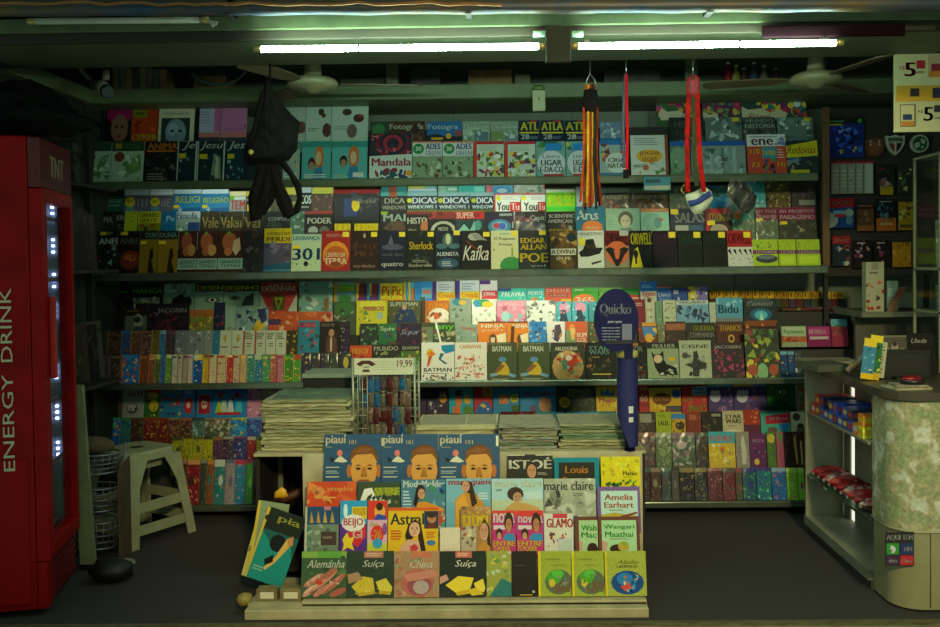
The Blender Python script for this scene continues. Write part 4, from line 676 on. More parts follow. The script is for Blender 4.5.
zc = row('''
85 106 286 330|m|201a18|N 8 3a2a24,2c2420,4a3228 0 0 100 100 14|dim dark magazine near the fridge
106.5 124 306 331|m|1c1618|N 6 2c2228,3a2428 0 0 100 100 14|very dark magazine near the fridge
124.5 147.5 304 331|m|241a18|R 40 0 6 20 b8b0a0;L 10 24 70 8 8a6a24 1;R 4 46 96 54 5a6a58;E 62 66 20 28 9aa088;E 58 60 16 12 2c3230;P 3a4440 44,100 50,84 80,84 90,100|dark book with pale bearded portrait card
148 189.5 304 331|m|221722|T 58 28 70 22 8a8284 JACOBIN;N 22 4a1c34,3a1c2c,5a2438,2c1c28 0 34 100 66 7;N 4 8a7a8a 4 30 20 20 2|black magazine with wine red pattern
190 213.5 310 331|m|7a7a34|R 0 0 100 36 a8642c;N 20 b8b04a,6a7a34,c8c07a,8a4a2c 0 20 100 80 8|olive cover with orange band
214 225 303 332|c|1c2440|N 14 3a4a7a,8a2c34,4a3a5a,14181c 0 0 100 100 13|dark blue narrow comic
225.5 236 306 331|m|8aa898|N 5 a8c0b0,6a8a7a 0 0 100 100 18|plain pale green cover
236.5 268.5 308 332|p|8aa4a0|N 30 c8d8d4,3a5a6a,e8ecec,2a3a5a,6a8a88 0 0 100 100 9;E 76 74 16 22 d8b820;E 64 86 9 10 c8a020;P 2a3460 66,10 90,4 98,50 80,70;W|silver blue pouch with yellow figure
269 299 312 331|p|c8501c|N 14 e0783a,a03a14,e8a87a 0 0 100 100 10;R 0 40 40 30 4a2c5a;W|bright orange pouch in shiny film
299.5 333 312 331|p|cc561c|N 14 e0783a,a03a14,e8a87a 0 0 100 100 10;W|bright orange pouch in shiny film
334 356 302 323|m|46543c|E 46 34 44 34 3a6a34;N 10 c8ccb8,2c3a2c,8a9a7a 0 40 100 60 9|plant cover with dark leaves
356.5 387.5 301 323|m|c8c02c|R 10 0 80 30 d8d040;T 56 36 66 22 b03060 MANIACAS;R 66 54 20 30 9ab0a0;N 8 a8a02c,e0dc6a,6a8a3a 0 50 64 50 7|yellow cover with pink title
388 421 301 323|c|4a4a2c|T 48 16 84 20 b8bca0 SUPERMAN;P 1c3458 30,46 44,34 60,34 78,46 90,100 16,100;E 50 32 7 11 c09a78;N 8 6a6a3a,8a7a3c 0 30 100 60 6|olive comic with broad blue clad figure
421.5 449 301 323|c|b8641c|R 0 0 14 100 4a3020;T 60 26 70 26 e89a1c TURMA;E 64 74 40 40 ded0bc;E 50 70 20 16 c85a2c;N 10 c8a878,7a4a2c,e8dcc8 20 40 80 60 8|orange comic with white round scene
449.5 471.5 299 323|c|8a9684|E 46 14 34 16 2a7a8a;E 60 16 18 12 c8a03c;N 14 6a7a6a,a8b0a0,4a5a50 10 40 80 56 8|grey comic with teal topped head
472 496 300 323|c|dfe0d4|E 40 14 38 18 3a9a5a;E 66 22 24 14 d8b83c;E 22 18 14 16 3a8ab0;N 9 c0a89c,b8c8b8 10 46 80 50 8|white comic with green and yellow cap
496.5 526 301 323|c|d88aa0|T 50 16 88 20 e8b8c4 ROMANCE;N 14 e0a8b8,b85a7a,c8d0d0,8ab0b4 0 30 100 70 10;E 30 72 14 24 9ac8c8|pink comic with pale blue figure
526.5 555.5 301 323|c|d8dad0|N 26 a8aca4,7a7e7a,c0c4bc,5a625c 0 0 100 100 9|white comic with grey line drawing
556 571.5 302 323|c|4aa0b0|E 54 30 34 26 d88aa8;P 1c3a4a 30,40 60,40 80,100 20,100;N 8 2a4a5a,c87a98,8ad0d8 0 0 100 100 10|cyan comic with pink haired figure
572 588 302 323|c|4aa0b0|E 54 30 34 26 d88aa8;P 1c3a4a 30,40 60,40 80,100 20,100;N 8 2a4a5a,c87a98,8ad0d8 0 0 100 100 10|cyan comic with pink haired figure
588.5 600 302 323|c|3a8a94|N 8 2a4a5a,c87a98,8ad0d8 0 0 100 100 14|narrow cyan comic half behind the round sign
634 644.5 300 323|b|7a2c34|L 14 14 70 16 c8a8a0 2|dark red narrow book
645 654.5 298 323|b|b0b098|R 34 10 20 86 c8c0a0;E 44 12 24 10 5a3a34;N 5 8a7a5a,c8b88c 10 30 80 66 14|cream narrow book with tall figure
655 662 302 323|b|6a8a6a|N 6 8aa888,4a6a54 0 0 100 100 18|green narrow book
662.5 675.5 301 323|b|b4b898|N 12 5a6a44,8a7a5a,3a4a34 10 20 80 70 9;L 20 10 60 8 6a6a54 1|cream book with dark leaves
676 708.5 301 323|c|6a98b4|R 0 0 100 18 b8c4c0;T 50 10 86 14 3a4a4c VINGANÇA;N 20 2c4a6a,3a3a4c,4a7a9a,1c2c3c 4 30 92 66 8|pale blue comic with dark tangled figures
709 715.5 303 323|b|b0b4a4|N 4 8a8a7a,c8c8b8 0 0 100 100 18|narrow white book
716 742.5 298 323|m|4a94b0|T 46 46 74 34 1c3a4a Bidu;R 0 80 100 20 6a7a7a;N 6 6ab0c8,3a7a94,8ac0d0 0 0 100 34 9;L 60 16 30 6 a8d0d8 1|sky blue cover with dark handwritten title
743.5 776.5 299 323|m|14242c|E 50 14 40 14 3a4a4a;I 50 22 80 18 98a49c Constel;E 52 66 34 26 1c5a7a;E 52 68 20 18 4ab0c0;P b8d8c0 46,90 52,56 60,90;R 0 92 100 8 7a4a24|dark cover with glowing blue flower
''', YR[3], LEAN, zmin=zb+.03, where='upper row of third shelf', **KW)
zd = row('''
110 130.5 287 306|m|201c1a|L 14 24 80 12 4aa02c 1;N 7 4a3228,6a4434 0 50 100 50 9|dark cover with green line
131 163.5 286 306|m|1c1e1c|T 52 24 92 30 5ad02c MANGÁ;R 10 60 80 40 6a8a74;N 12 8aa890,b8c8b0,4a5a4a 12 60 76 40 7|black drawing cover with bright green title
164 195 284 306|m|7aa084|P a8c8b0 0,20 16,10 24,40 10,44;N 14 a8c8b0,5a7a64 0 0 100 40 8;P 141a16 24,96 30,66 44,60 50,50 62,46 66,62 84,60 92,76 90,100|pale green cover with black silhouettes
195.5 223.5 285 306|m|8ab09c|R 0 0 100 32 1c1c14;T 52 16 92 22 d8d81c DESEN;L 6 32 56 8 5a5a5a 1;E 62 74 30 16 5a7a70;E 62 74 14 12 c0d0c4;E 62 74 7 8 2c3a3a|pale drawing cover with yellow title
224 260 285 306|m|8ab09c|R 0 0 100 32 1c1c14;T 50 16 94 22 d8d81c DESENHO;L 6 32 46 8 5a5a5a 1;E 30 64 18 12 5a7a70;E 30 64 8 8 2c3a3a;P 2c3a3c 60,60 84,40 84,100 50,100|pale drawing cover with yellow title
260.5 297.5 283 312|m|a83a34|T 52 8 60 8 c8a89c A ARTE DE;T 50 21 92 18 d0c8b8 DESENHAR;P a8b8a8 0,36 24,100 0,100;P a8b8a8 100,36 76,100 100,100;R 34 44 32 52 4a4a1c;P 8a9a24 36,50 64,50 50,96;P 3a2c1c 46,60 54,60 50,90|red drawing cover with white triangles
299 333 282 312|p|7aaea4|N 18 a8d0c8,6a8a7a,d0e0dc,5a6a5a 0 0 100 100 9;P 8a6a44 74,60 88,50 90,90 76,96;W|pale mint kit in clear film
334 355.5 283 304|p|7ab0c0|R 0 0 14 100 c8a82c;R 18 8 80 36 7ac03c;T 56 26 70 22 d8d83c Pisca;E 52 78 32 20 3a8a3c;W|pale blue toy pack with green splash
356 366.5 284 304|p|5a2a5a|R 0 0 30 100 d8b42c;E 62 34 24 30 7a3a2c;R 20 70 70 26 6a3a9a|purple and yellow toy pack
367 378.5 284 304|p|5a2a5a|R 0 0 24 100 3a9ac0;R 24 0 16 60 d8b42c;E 66 34 24 30 7a3a2c;R 30 70 66 26 6a3a9a|purple and yellow toy pack
379 391 284 304|p|d8c82c|T 56 38 60 50 c8302c Pi;R 0 0 14 100 3a9ac0;R 20 80 70 16 e0742c|yellow toy pack with red capitals
391.5 402.5 284 304|p|d8c82c|T 52 38 84 50 c8302c Pic;R 20 80 70 16 e0742c|yellow toy pack with red capitals
403 414.5 283 303|p|3aa0c8|R 0 0 24 100 d8a82c;R 46 0 20 100 d8c03c;R 76 30 24 70 c8742c|cyan and yellow striped toy pack
415 432 282 303|p|2a8ad0|R 40 30 60 50 6aa8c0;R 44 40 50 20 c87a7a;R 30 74 30 26 3a6a5a|bright blue toy pack
432.5 455 282 303|m|c8ccd0|R 0 0 18 100 4a2c7a;L 26 10 60 34 8a94a4 3;R 20 50 80 50 e0b81c;T 60 66 70 22 c86a1c Cruza|crossword cover with violet spine over yellow
455.5 479.5 281 303|m|c8ccd0|R 0 0 18 100 3a2c7a;L 26 10 60 34 8a94a4 3;R 20 50 80 50 e0b81c;T 60 66 70 22 c86a1c Cruzada|crossword cover with violet spine over yellow
480 497.5 281 302|m|d8d4d0|R 0 0 60 18 5a2c7a;R 10 48 90 40 c83a44;T 54 66 70 22 e8dcd8 JORNAL|white cover with red banner
498 526.5 289 302|m|38b8a8|R 0 0 46 20 2a4a8a;T 54 44 80 34 e8f0ec PALAVRA;N 6 8ad8d0,2a98a0 0 70 100 30 7|turquoise cover with white capitals
527 544.5 289 302|m|38b0a8|T 50 34 84 30 d8ece4 MONTE;E 40 84 20 20 d8803c;N 4 8ad8d0 0 60 100 40 8|turquoise cover with white capitals
545 571.5 288 304|m|d0543c|T 50 18 88 18 ecd8c8 DEIXE;R 14 40 72 20 7a2c24;T 50 50 64 13 d8a89c A PALAVRA;R 60 72 40 28 d8a83c|salmon red cover with dark banner
572 598 288 304|m|3a9c2c|R 0 0 100 24 5ab04c;E 46 84 44 44 e0742c;T 48 80 66 40 f0e8d8 365;L 10 10 40 10 d8e8d0 1|green cover with white number
598.5 622 288 304|m|6aa83c|R 0 0 100 20 8ac05c;N 8 3a8a3c,d8643c 0 40 100 60 9|lime cover half behind the round sign
622.5 639 289 304|m|c83a2c|P 3a8a3c 0,0 100,0 100,50 0,30;R 0 60 100 10 d8c8b8|red and green cover beside the round sign
640 656.5 282 304|m|2a7ac8|R 0 44 100 56 c8c4c0;T 50 56 84 22 c8342c Texto;L 10 14 70 16 a8d0e8 2;E 40 84 20 20 b8846a|blue topped cover with red word
657 671.5 287 304|m|2a6ac0|T 50 48 80 24 c8d8e8 Livro;T 50 80 70 20 c8d8e8 Texto;R 0 0 100 10 c87a84|royal blue cover with white words
672 687.5 289 304|m|1c4a9a|R 10 10 30 26 a8b8c8;P b8c8d8 30,70 40,52 50,70 44,80|navy cover with white shapes
688 707.5 287 304|m|c8c03c|R 40 0 60 100 7a7ac0;N 14 e8e8d0,3a5a8a,4a3a7a,d8d04a 0 0 100 100 10|yellow and lilac cover
''', YR[4], LEAN, zmin=zc+.02, where='top row of third shelf', **KW)
lst = []
rn = random.Random(5); x = 709
k = 0
while x < 842:
    w = 7.2; c = ['a88a1c', 'c8a81c', 'b89a2c', 'd0b020', 'a8801c'][k % 5]; low = ['4a3a24', '5a2c24', '3a4a34', '4a3440', '2c3a44'][(k*3) % 5]
    lst.append(f'{x} {x+w-.4} {291+ (x-709)*.012:.1f} {300 if x<778 else 310}|v|{low}|R 0 0 100 {90 if x<778 else 46} {c};R 20 10 30 {50 if x<778 else 26} 8a3a1c;R 70 20 16 20 5a5a1c|small yellow topped volume')
    x += w; k += 1
# each of these volumes looks alike: they share one label and a group
row_items = '\n'.join(lst)
def row_alike(data, label, group, **k):
    d = [l.rsplit('|', 1)[0] for l in data.split('\n')]; tmp = '\n'.join(f'{l}|tmp {i}' for i, l in enumerate(d))
    n0 = set(COL.objects); z = None
    global tag
    keep = tag
    def tag2(o, lab=None, cat=None, g=None, kind=None): return keep(o, label, cat, group, kind)
    tag = tag2
    try: z = row(tmp, where='x y z', **k)
    finally: tag = keep
    return z
ze = row_alike(row_items, 'small yellow topped paperback in the long yellow row of third shelf', 'yellow topped paperbacks on third shelf', Y=YR[5], lean=LEAN, zfix=Z3, zmin=zd+.02)
row('''
780 805 309 322|d|3a241c|R 0 0 100 20 5a4a2c;T 56 50 60 34 9a8a2c Jogos;R 6 80 60 14 7a3a2c;N 5 8a8a3a,6a2c24 0 30 100 60 9|dark brown game box with yellow title
805.5 829 308 326|d|8a1c1c|R 4 10 92 46 3a3440;T 46 34 50 26 a88a94 UNO;R 10 66 80 28 1c1c2c|red game box with dark window
829.5 846 308 318|d|2c3034|R 0 0 100 14 6a6a60;R 0 60 100 30 4a2c34|dark slate game box
''', YR[4]-.005, LEAN, zmin=zd+.001, zfix=Z3, where='right over the lower game boxes', group='game boxes on third shelf')
row('''
780 805 327 343|d|8a9a7a|R 4 6 92 54 a8b494;T 50 34 80 26 3a8a3c Paciencia;R 0 66 100 34 a85a34;N 5 c87a3c,8a3a24 0 66 80 30 9|pale game box with green title
805.5 829 327 341|d|7a2050|R 6 8 88 60 a83a7a;T 44 40 70 32 c8b0c0 NOVELA;R 10 74 80 20 b8a8a8|magenta game box with white frame
829.5 846 320 340|d|8a2c44|R 0 0 100 36 5a9aa8;N 8 b03a5a,6a5a3a 0 36 100 60 12|crimson and aqua game box
''', YR[2]-.005, LEAN, zmin=zb+.001, zfix=Z3, where='under the upper game boxes', group='game boxes on third shelf')
shelf('T3', 'wall_shelf', 'third wall shelf from the top holding comics and manga', 80, 872, 381.5, 387, [(YR[1], za), (YR[2], zb), (YR[3], zc), (YR[4], zd), (YR[5], ze)])
# ------------------------------------------------------------------ lowest shelf
Z4 = zat(504, 5.5)
KW = dict(group='packs on the lowest shelf', zfix=Z4)
def packs(lst, yt, yb, seed):
    out = []; rn = random.Random(seed)
    for x0, x1, cs, d in lst:
        a = cs.split(','); s = f'N {rn.randint(26,38)} {",".join(a[1:])} 2 10 96 88 9;'
        s += f'R 0 0 100 {rn.randint(8,16)} {a[-1]};'
        if rn.random() < .6: s += f'E {rn.randint(35,65)} {rn.randint(35,60)} 22 12 {rn.choice(a[1:])};'
        if rn.random() < .6: s += 'W'
        out.append(f'{x0} {x1} {yt} {yb}|p|{a[0]}|{s}|{d}')
    return '\n'.join(out)
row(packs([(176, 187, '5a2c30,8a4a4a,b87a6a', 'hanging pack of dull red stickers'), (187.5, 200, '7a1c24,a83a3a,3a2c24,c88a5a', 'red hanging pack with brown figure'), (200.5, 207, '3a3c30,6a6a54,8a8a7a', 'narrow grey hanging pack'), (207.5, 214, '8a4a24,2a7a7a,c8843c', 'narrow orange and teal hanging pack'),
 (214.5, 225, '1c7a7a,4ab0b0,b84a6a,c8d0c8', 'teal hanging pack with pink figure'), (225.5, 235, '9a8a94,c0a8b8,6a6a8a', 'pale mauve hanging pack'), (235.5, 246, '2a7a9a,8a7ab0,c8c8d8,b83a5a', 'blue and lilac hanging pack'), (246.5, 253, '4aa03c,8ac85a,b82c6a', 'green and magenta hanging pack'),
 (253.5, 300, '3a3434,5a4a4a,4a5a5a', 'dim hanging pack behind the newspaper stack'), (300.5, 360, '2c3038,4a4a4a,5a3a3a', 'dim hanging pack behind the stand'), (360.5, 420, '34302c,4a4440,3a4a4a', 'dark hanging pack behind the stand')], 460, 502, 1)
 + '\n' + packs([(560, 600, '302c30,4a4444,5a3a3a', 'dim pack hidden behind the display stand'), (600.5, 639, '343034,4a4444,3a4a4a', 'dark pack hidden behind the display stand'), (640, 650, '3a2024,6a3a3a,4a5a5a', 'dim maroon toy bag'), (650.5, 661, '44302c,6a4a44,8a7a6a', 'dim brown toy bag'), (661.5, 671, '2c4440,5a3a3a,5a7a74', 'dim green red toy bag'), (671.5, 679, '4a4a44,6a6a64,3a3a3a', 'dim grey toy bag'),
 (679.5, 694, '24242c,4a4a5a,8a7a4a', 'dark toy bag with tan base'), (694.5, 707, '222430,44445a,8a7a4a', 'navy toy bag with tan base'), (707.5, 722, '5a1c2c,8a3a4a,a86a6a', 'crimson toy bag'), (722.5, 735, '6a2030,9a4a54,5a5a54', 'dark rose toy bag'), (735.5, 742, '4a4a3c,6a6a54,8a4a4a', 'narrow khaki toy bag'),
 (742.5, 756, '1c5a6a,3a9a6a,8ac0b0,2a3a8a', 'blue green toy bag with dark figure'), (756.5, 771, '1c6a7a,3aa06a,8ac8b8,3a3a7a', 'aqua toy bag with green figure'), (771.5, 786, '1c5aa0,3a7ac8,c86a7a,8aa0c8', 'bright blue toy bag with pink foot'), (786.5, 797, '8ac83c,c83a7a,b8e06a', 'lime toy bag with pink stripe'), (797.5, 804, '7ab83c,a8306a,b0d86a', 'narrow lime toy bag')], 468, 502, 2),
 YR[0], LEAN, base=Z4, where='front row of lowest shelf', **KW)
za = row(packs([(172, 183, '8a8a1c,c8c82a,4a4a1c', 'yellow card pack'), (183.5, 193, 'a09a1c,d0c82a,5a4a1c', 'yellow card pack'), (193.5, 203, 'a89c1c,d0c82a,5a5a24', 'yellow card pack'), (203.5, 213, '9a941c,c8c02a,3a3a1c', 'yellow card pack'), (213.5, 223, '4a2c4a,7a4a6a,8a5a3c', 'dim purple card pack'), (223.5, 234, '402a48,6a4464,a89c8a', 'purple card pack with pale foot'), (234.5, 247, '24347a,4a5aa0,a8a8b0,8a3a4a', 'navy card pack with white figures'), (247.5, 256, '8a1c2c,b04a4a,a89c8a', 'red card pack'), (256.5, 262, '9a8a24,c8b83a,4a5a2c', 'narrow mustard card pack')], 437, 462, 3) + '\n' +
 packs([(638, 655, '4a3430,6a5a54,8a4a3a', 'dim brown toy pack'), (655.5, 671.5, '5a6a3c,8a9a64,a8a88a', 'olive toy pack'), (672, 695, '4a5a48,7a9a6a,c0a8a8,8a6a7a', 'green and mauve toy pouch'), (695.5, 708, '34242c,8a6a2c,4a5a3c', 'dark toy pack with gold figure')], 433, 466, 4) + '''
708.5 735 432 466|m|c8a83a|R 0 0 100 34 3aa0b0;T 50 20 84 16 d87a8a FUNKE;N 26 d8c43c,c86a2c,8a9a3a,e0d8a8,a83a5a 0 34 100 66 8|yellow and cyan party cover
735.5 749 432 466|p|8a8478|P b8b8ac 40,20 60,10 80,60 70,96 44,96;N 8 6a4a44,a8a49c 0 0 100 100 9|grey pack with white figure
749.5 766 434 466|m|5a2058|T 56 22 70 12 a87a9a MODA;N 12 8a3a7a,7a5a8a,3a2c4a 0 30 100 70 9;E 40 88 16 10 c8b03c|purple comic pack
766.5 775.5 432 466|p|4a6a2c|E 50 20 44 14 b8a83c;N 7 2a4a6a,6a8a3c 0 40 100 60 12|narrow green pack
776 783.5 432 466|p|9a4a64|P 3a8a44 10,0 90,10 60,40;N 5 c87a9a,7a3a54 0 40 100 60 12|narrow pink pack
784 805 432 466|p|3a2018|N 8 6a4a2c,4a2a1c 0 0 60 100 9;P b89c5a 44,20 56,10 62,90 54,98;P c8b06a 76,30 84,26 84,96 78,98;W|brown pack with gold glints
''', YR[1], LEAN, zmin=Z4+.03, where='second row of lowest shelf', **KW)
zb = row(packs([(80, 93, '4a3a30,6a5a44,5a3a2c', 'dim brown card pack near the fridge'), (93.5, 102, '8a7a6a,b0a89c,5a4a44', 'grey photo card pack'), (102.5, 121, '1c5aa0,3a8ac8,d8a03c,3ab06a', 'bright blue card pack'), (121.5, 131, '2a6a7a,4a9a8a,3a8a4a', 'dim teal card pack'), (131.5, 144, '3a2c24,8a6a2c,5a4030', 'dark brown card pack'), (144.5, 157, '6a1c1c,b8942c,8a3a2c', 'red card pack with gold figure'), (157.5, 169, '6a2018,b8942c,8a3a2c', 'rust red card pack with gold figure'),
 (169.5, 180, '5a2420,8a5a3c,7a7a5a', 'dim rusty card pack'), (180.5, 192, '4a2820,7a8a3c,8a5a44', 'dim maroon card pack'), (192.5, 205, '5a7a74,a8c0b8,3a4a4a', 'pale teal card pack'), (205.5, 231, '4a5a44,b8b4a0,8a7a6a', 'wide pack with pale animals'), (231.5, 247, '1c7ac0,3aa0d8,b8b83c', 'sky blue pack with yellow sun'), (247.5, 262, '2a4aa0,6a3a8a,4a8ac8', 'blue purple pack')], 418, 438, 6) + '''
416 460 414 427|d|4a1c20|N 10 6a2c2c,2c2024,a85a5a 0 0 100 100 8|dark red boxed toy above the newspapers
460.5 500 414 427|d|2a4a44|N 10 5a1c2c,3a6a5a,2c2c2c 0 0 100 100 8|green and maroon boxed toy above the newspapers
500.5 536 412 427|d|5a1820|R 4 30 40 20 a88a8a;N 8 8a3a3a,2c1c20 0 0 100 100 8|crimson boxed toy above the newspapers
536.5 572 412 427|d|3a6a7a|R 0 0 100 40 4a8a9a;N 6 2c4a5a 0 0 100 100 8|steel blue boxed toy above the newspapers
572.5 616 412 427|d|2a6a7a|R 0 0 60 50 3a8ab0;N 6 3a5a5a,5a8a8a 0 0 100 100 8|teal boxed toy above the newspapers
638 655 412 434|m|3a2c28|R 10 10 70 40 8a8a7a;N 8 5a4a44,7a5a4a 0 40 100 60 9|dim brown cover with grey picture
655.5 671 412 434|b|9aa834|T 50 52 70 20 2c3418 LALEL;L 14 14 60 14 6a7a24 2|lime book with dark title
671.5 685.5 414 434|m|b8941c|R 0 0 100 26 2a7ab0;E 60 60 34 22 3a2c1c;N 6 6a4a1c,d8b83c 0 30 100 70 9|yellow cover with dark animal
686 701 413 434|m|7a2c1c|R 20 10 50 26 a8543c;N 8 5a1c14,9a4a2c 0 0 100 100 9|brick red cover
701.5 721.5 412 434|m|1c1a16|R 50 10 46 12 8a8a74;N 8 4a4430,6a5a3a 0 30 90 70 9|black cover with small pale title
722 743 411 434|b|b8ae8c|T 52 26 76 18 26241c STAR;T 52 46 76 18 26241c WARS;L 24 62 54 10 8a8268 1;E 50 92 40 10 d0c8a8|cream book with bold black title
743.5 760 410 434|m|9a2c1c|N 12 c8642c,7a1c1c,d88a3c 0 0 100 60 9;R 0 62 100 38 5a1c3a|red cover with orange flames
760.5 790 411 434|m|3a9a8a|R 0 0 100 14 2c7a6c;P a81c34 16,24 100,10 100,52 16,60;T 62 34 64 12 d89aa0 EMILIA;P 2a7ab0 58,60 100,56 86,96 70,96;E 38 84 18 14 5a4a44|teal cover with crimson banner
790.5 805.5 412 434|b|a8ac8c|E 36 24 26 18 3a3430;E 60 70 24 18 34241e;E 58 88 30 16 4a5a3c|cream book with two dark heads
''', YR[2], LEAN, zmin=za+.03, where='third row of lowest shelf', **KW)
zc = row('''
97 122.5 390 417|p|5a6a3c|N 22 8a9a5a,a8b07a,3a3a2c,8a4a44 0 0 100 100 9;W|yellow green pouch in shiny film
123 144.5 390 417|m|a8b4b8|T 60 16 72 18 8a1c2c GLIT;E 46 70 26 20 5a5a60;E 44 66 20 14 c8c8cc;C 40 72 4 k;C 60 70 4 k|white cover with dark red title
145 160.5 390 417|p|3a7a3a|E 50 24 36 16 c8b83c;E 60 60 30 22 d8c83c;N 10 c8542c,2a4a2c,e0d86a 0 20 100 80 9;R 0 0 100 12 b83a2c|green pack with yellow toys
161 182 390 417|p|2a8ac8|T 60 10 60 12 c8d83c FESTA;N 20 d8c89c,c84a3c,3a4a8a,e8d0b0 0 30 100 64 9;W|sky blue pack with small children
182.5 195.5 390 417|p|2a7ac0|E 50 60 36 30 b82c3c;E 50 58 16 12 e0c8b0;R 20 4 60 12 8ab0d8|blue pack with red doll
197 212.5 390 417|p|2a84cc|R 14 20 74 70 a82434;E 52 54 20 18 d8c0a8;N 5 7a1c2c 14 24 74 60 9|blue pack with crimson doll frame
213 247 389 417|p|1c8ad8|R 0 0 100 18 1c6ac8;N 7 b8302c,8a1c24 20 22 70 16 8;P c8d8c8 20,84 28,44 40,42 44,86;P a8c83c 8,86 16,46 24,50 26,86;P d0e0e8 44,84 48,40 58,40 64,84;P 4ac0d8 66,84 72,44 84,44 90,84;R 14 84 70 10 b8302c|wide blue pack with row of cut-outs
247.5 261.5 388 417|p|c88ab0|N 12 8a3a7a,e0b8d0,a85a94 0 0 100 100 12|pink pack with violet flowers
262 302 389 417|p|a8b0a0|N 26 d0d8cc,8a9484,5aa09c,e0e4dc 0 0 100 100 9;W|white crinkled pouch beside the newspaper stack
415 426.5 390 415|m|3a2c5a|N 6 5a4a7a,2c244a 0 0 100 100 12|narrow violet cover
427 448.5 389 415|p|342c4c|E 76 36 18 20 d8a83c;C 72 34 3 k;N 16 5a5aa0,3a3a6a,8a6aa0,c8c8c8 0 10 80 90 8|dark violet pack with yellow round faces
449 473.5 388 415|p|2aa8c8|E 40 20 16 14 4a3a2c;E 40 50 14 20 e0803c;E 76 44 14 18 d8b03c;R 16 70 30 30 e07a3c;E 78 84 20 16 5a8a3c|cyan pack with orange figure
474 492.5 388 415|p|c02c3c|R 50 0 50 34 d8a81c;T 74 18 34 26 5a1c1c 70;P 2a6ac0 0,100 30,56 70,50 100,80 100,100;P d8c83c 30,66 50,58 70,70 56,76;C 76 80 6 w|red yellow and blue pack with big number
493 519.5 388 415|p|2a8ac0|R 24 26 34 34 d8782c;T 42 42 30 20 f0d8b0 10x;C 80 40 16 c8c82c;T 80 40 20 14 3a4a1c 25;R 70 66 30 34 3a6a34|blue pack with yellow green disc
520 556 387 415|m|2a8ac8|T 54 26 84 16 7a3a44 HISTORIAS;E 70 68 18 24 e0a87a;E 70 50 16 10 c8845a;E 36 80 10 16 6a5a8a;R 74 88 26 12 8ac8d8|sky blue cover with peach baby figure
556.5 595.5 387 415|m|2c3a2c|T 60 16 60 12 a8b8a8 TERROR;T 60 30 60 10 8aa090 DA NOITE;C 20 56 14 c8b02c;T 20 56 18 20 6a5a1c 20;N 14 3a3034,4a5a44,6a5a5a 36 40 60 60 7|dark green cover with yellow disc
596 617 387 415|p|d8bc2c|P 2a7ac8 20,30 26,6 40,24 56,4 70,26 84,8 86,34;T 54 50 80 20 b83a6a Magia;N 12 c8742c,e0d04a,8a5a2c 0 60 100 40 9|yellow pack with blue crown
618 638 387 415|p|8a2c2c|N 8 b85a5a,5a2424 0 0 100 100 10|red pack behind the sign post
639 648.5 385 414|m|b83034|T 50 14 80 12 e0c8b8 SUP;T 50 44 76 26 e0d4c4 6s;R 0 64 100 12 8a2424|red cover with white numeral
649 681 388 414|m|d0a81c|P c8b02c 0,16 100,0 100,40 0,50;E 40 44 30 24 6a3a1c;T 40 42 44 18 c88a3c DOGS;E 86 24 14 18 2a5ab0;R 50 70 50 24 4a4a5a;N 6 8a4a1c,e0c83c 10 60 60 40 7|yellow animal cover with brown lettering
681.5 707 386 414|m|b02c2c|P 8ab8d8 42,6 100,0 100,36 42,34;T 72 12 50 12 3a5a8a MUNDO;T 72 26 50 12 3a5a8a ANIMAL;T 58 82 70 22 7ab03c 3RC;N 6 4a8a3c,c85a3c 10 40 80 30 7|red cover with pale blue flag title
708 733 384 413|m|4a3a7a|R 0 0 100 12 5ab0c8;E 28 44 22 20 b8bcd0;P b8bcd0 10,34 14,20 26,28;P b8bcd0 32,28 44,20 46,36;N 12 6a4a94,8a6aa8,3a2c5a,c8a83c 40 20 60 74 9|purple cover with white animal head
733.5 766 384 413|m|463876|R 0 0 60 10 c8b83c;R 60 0 40 10 5a9ac8;E 26 44 18 22 b8bcd0;P b8bcd0 10,34 14,20 26,28;P b8bcd0 32,28 44,20 46,36;N 14 6a4a94,8a6aa8,3a2c5a,7a3a6a 40 20 60 74 8|purple cover with white animal head
766.5 795 385 413|m|1c6a34|N 10 c8c03c,d8d8b0,a83a3c,3a8a4a 10 0 80 100 5;P 0c4a24 0,60 60,50 100,90 100,100 0,100|green cover with scattered yellow marks
795.5 806 385 413|m|b8b89c|T 50 16 76 20 d8642c AI;T 50 46 76 22 3a9a5a GE;T 50 78 76 22 d8742c UB|white cover with orange and green letters
''', YR[3], LEAN, zmin=zb+.03, where='back row of lowest shelf', **KW)
shelf('T4', 'wall_shelf', 'lowest wall shelf just above the floor with toy packs', 74, 824, 504, 509.5, [(YR[1], za), (YR[2], zb), (YR[3], zc)])
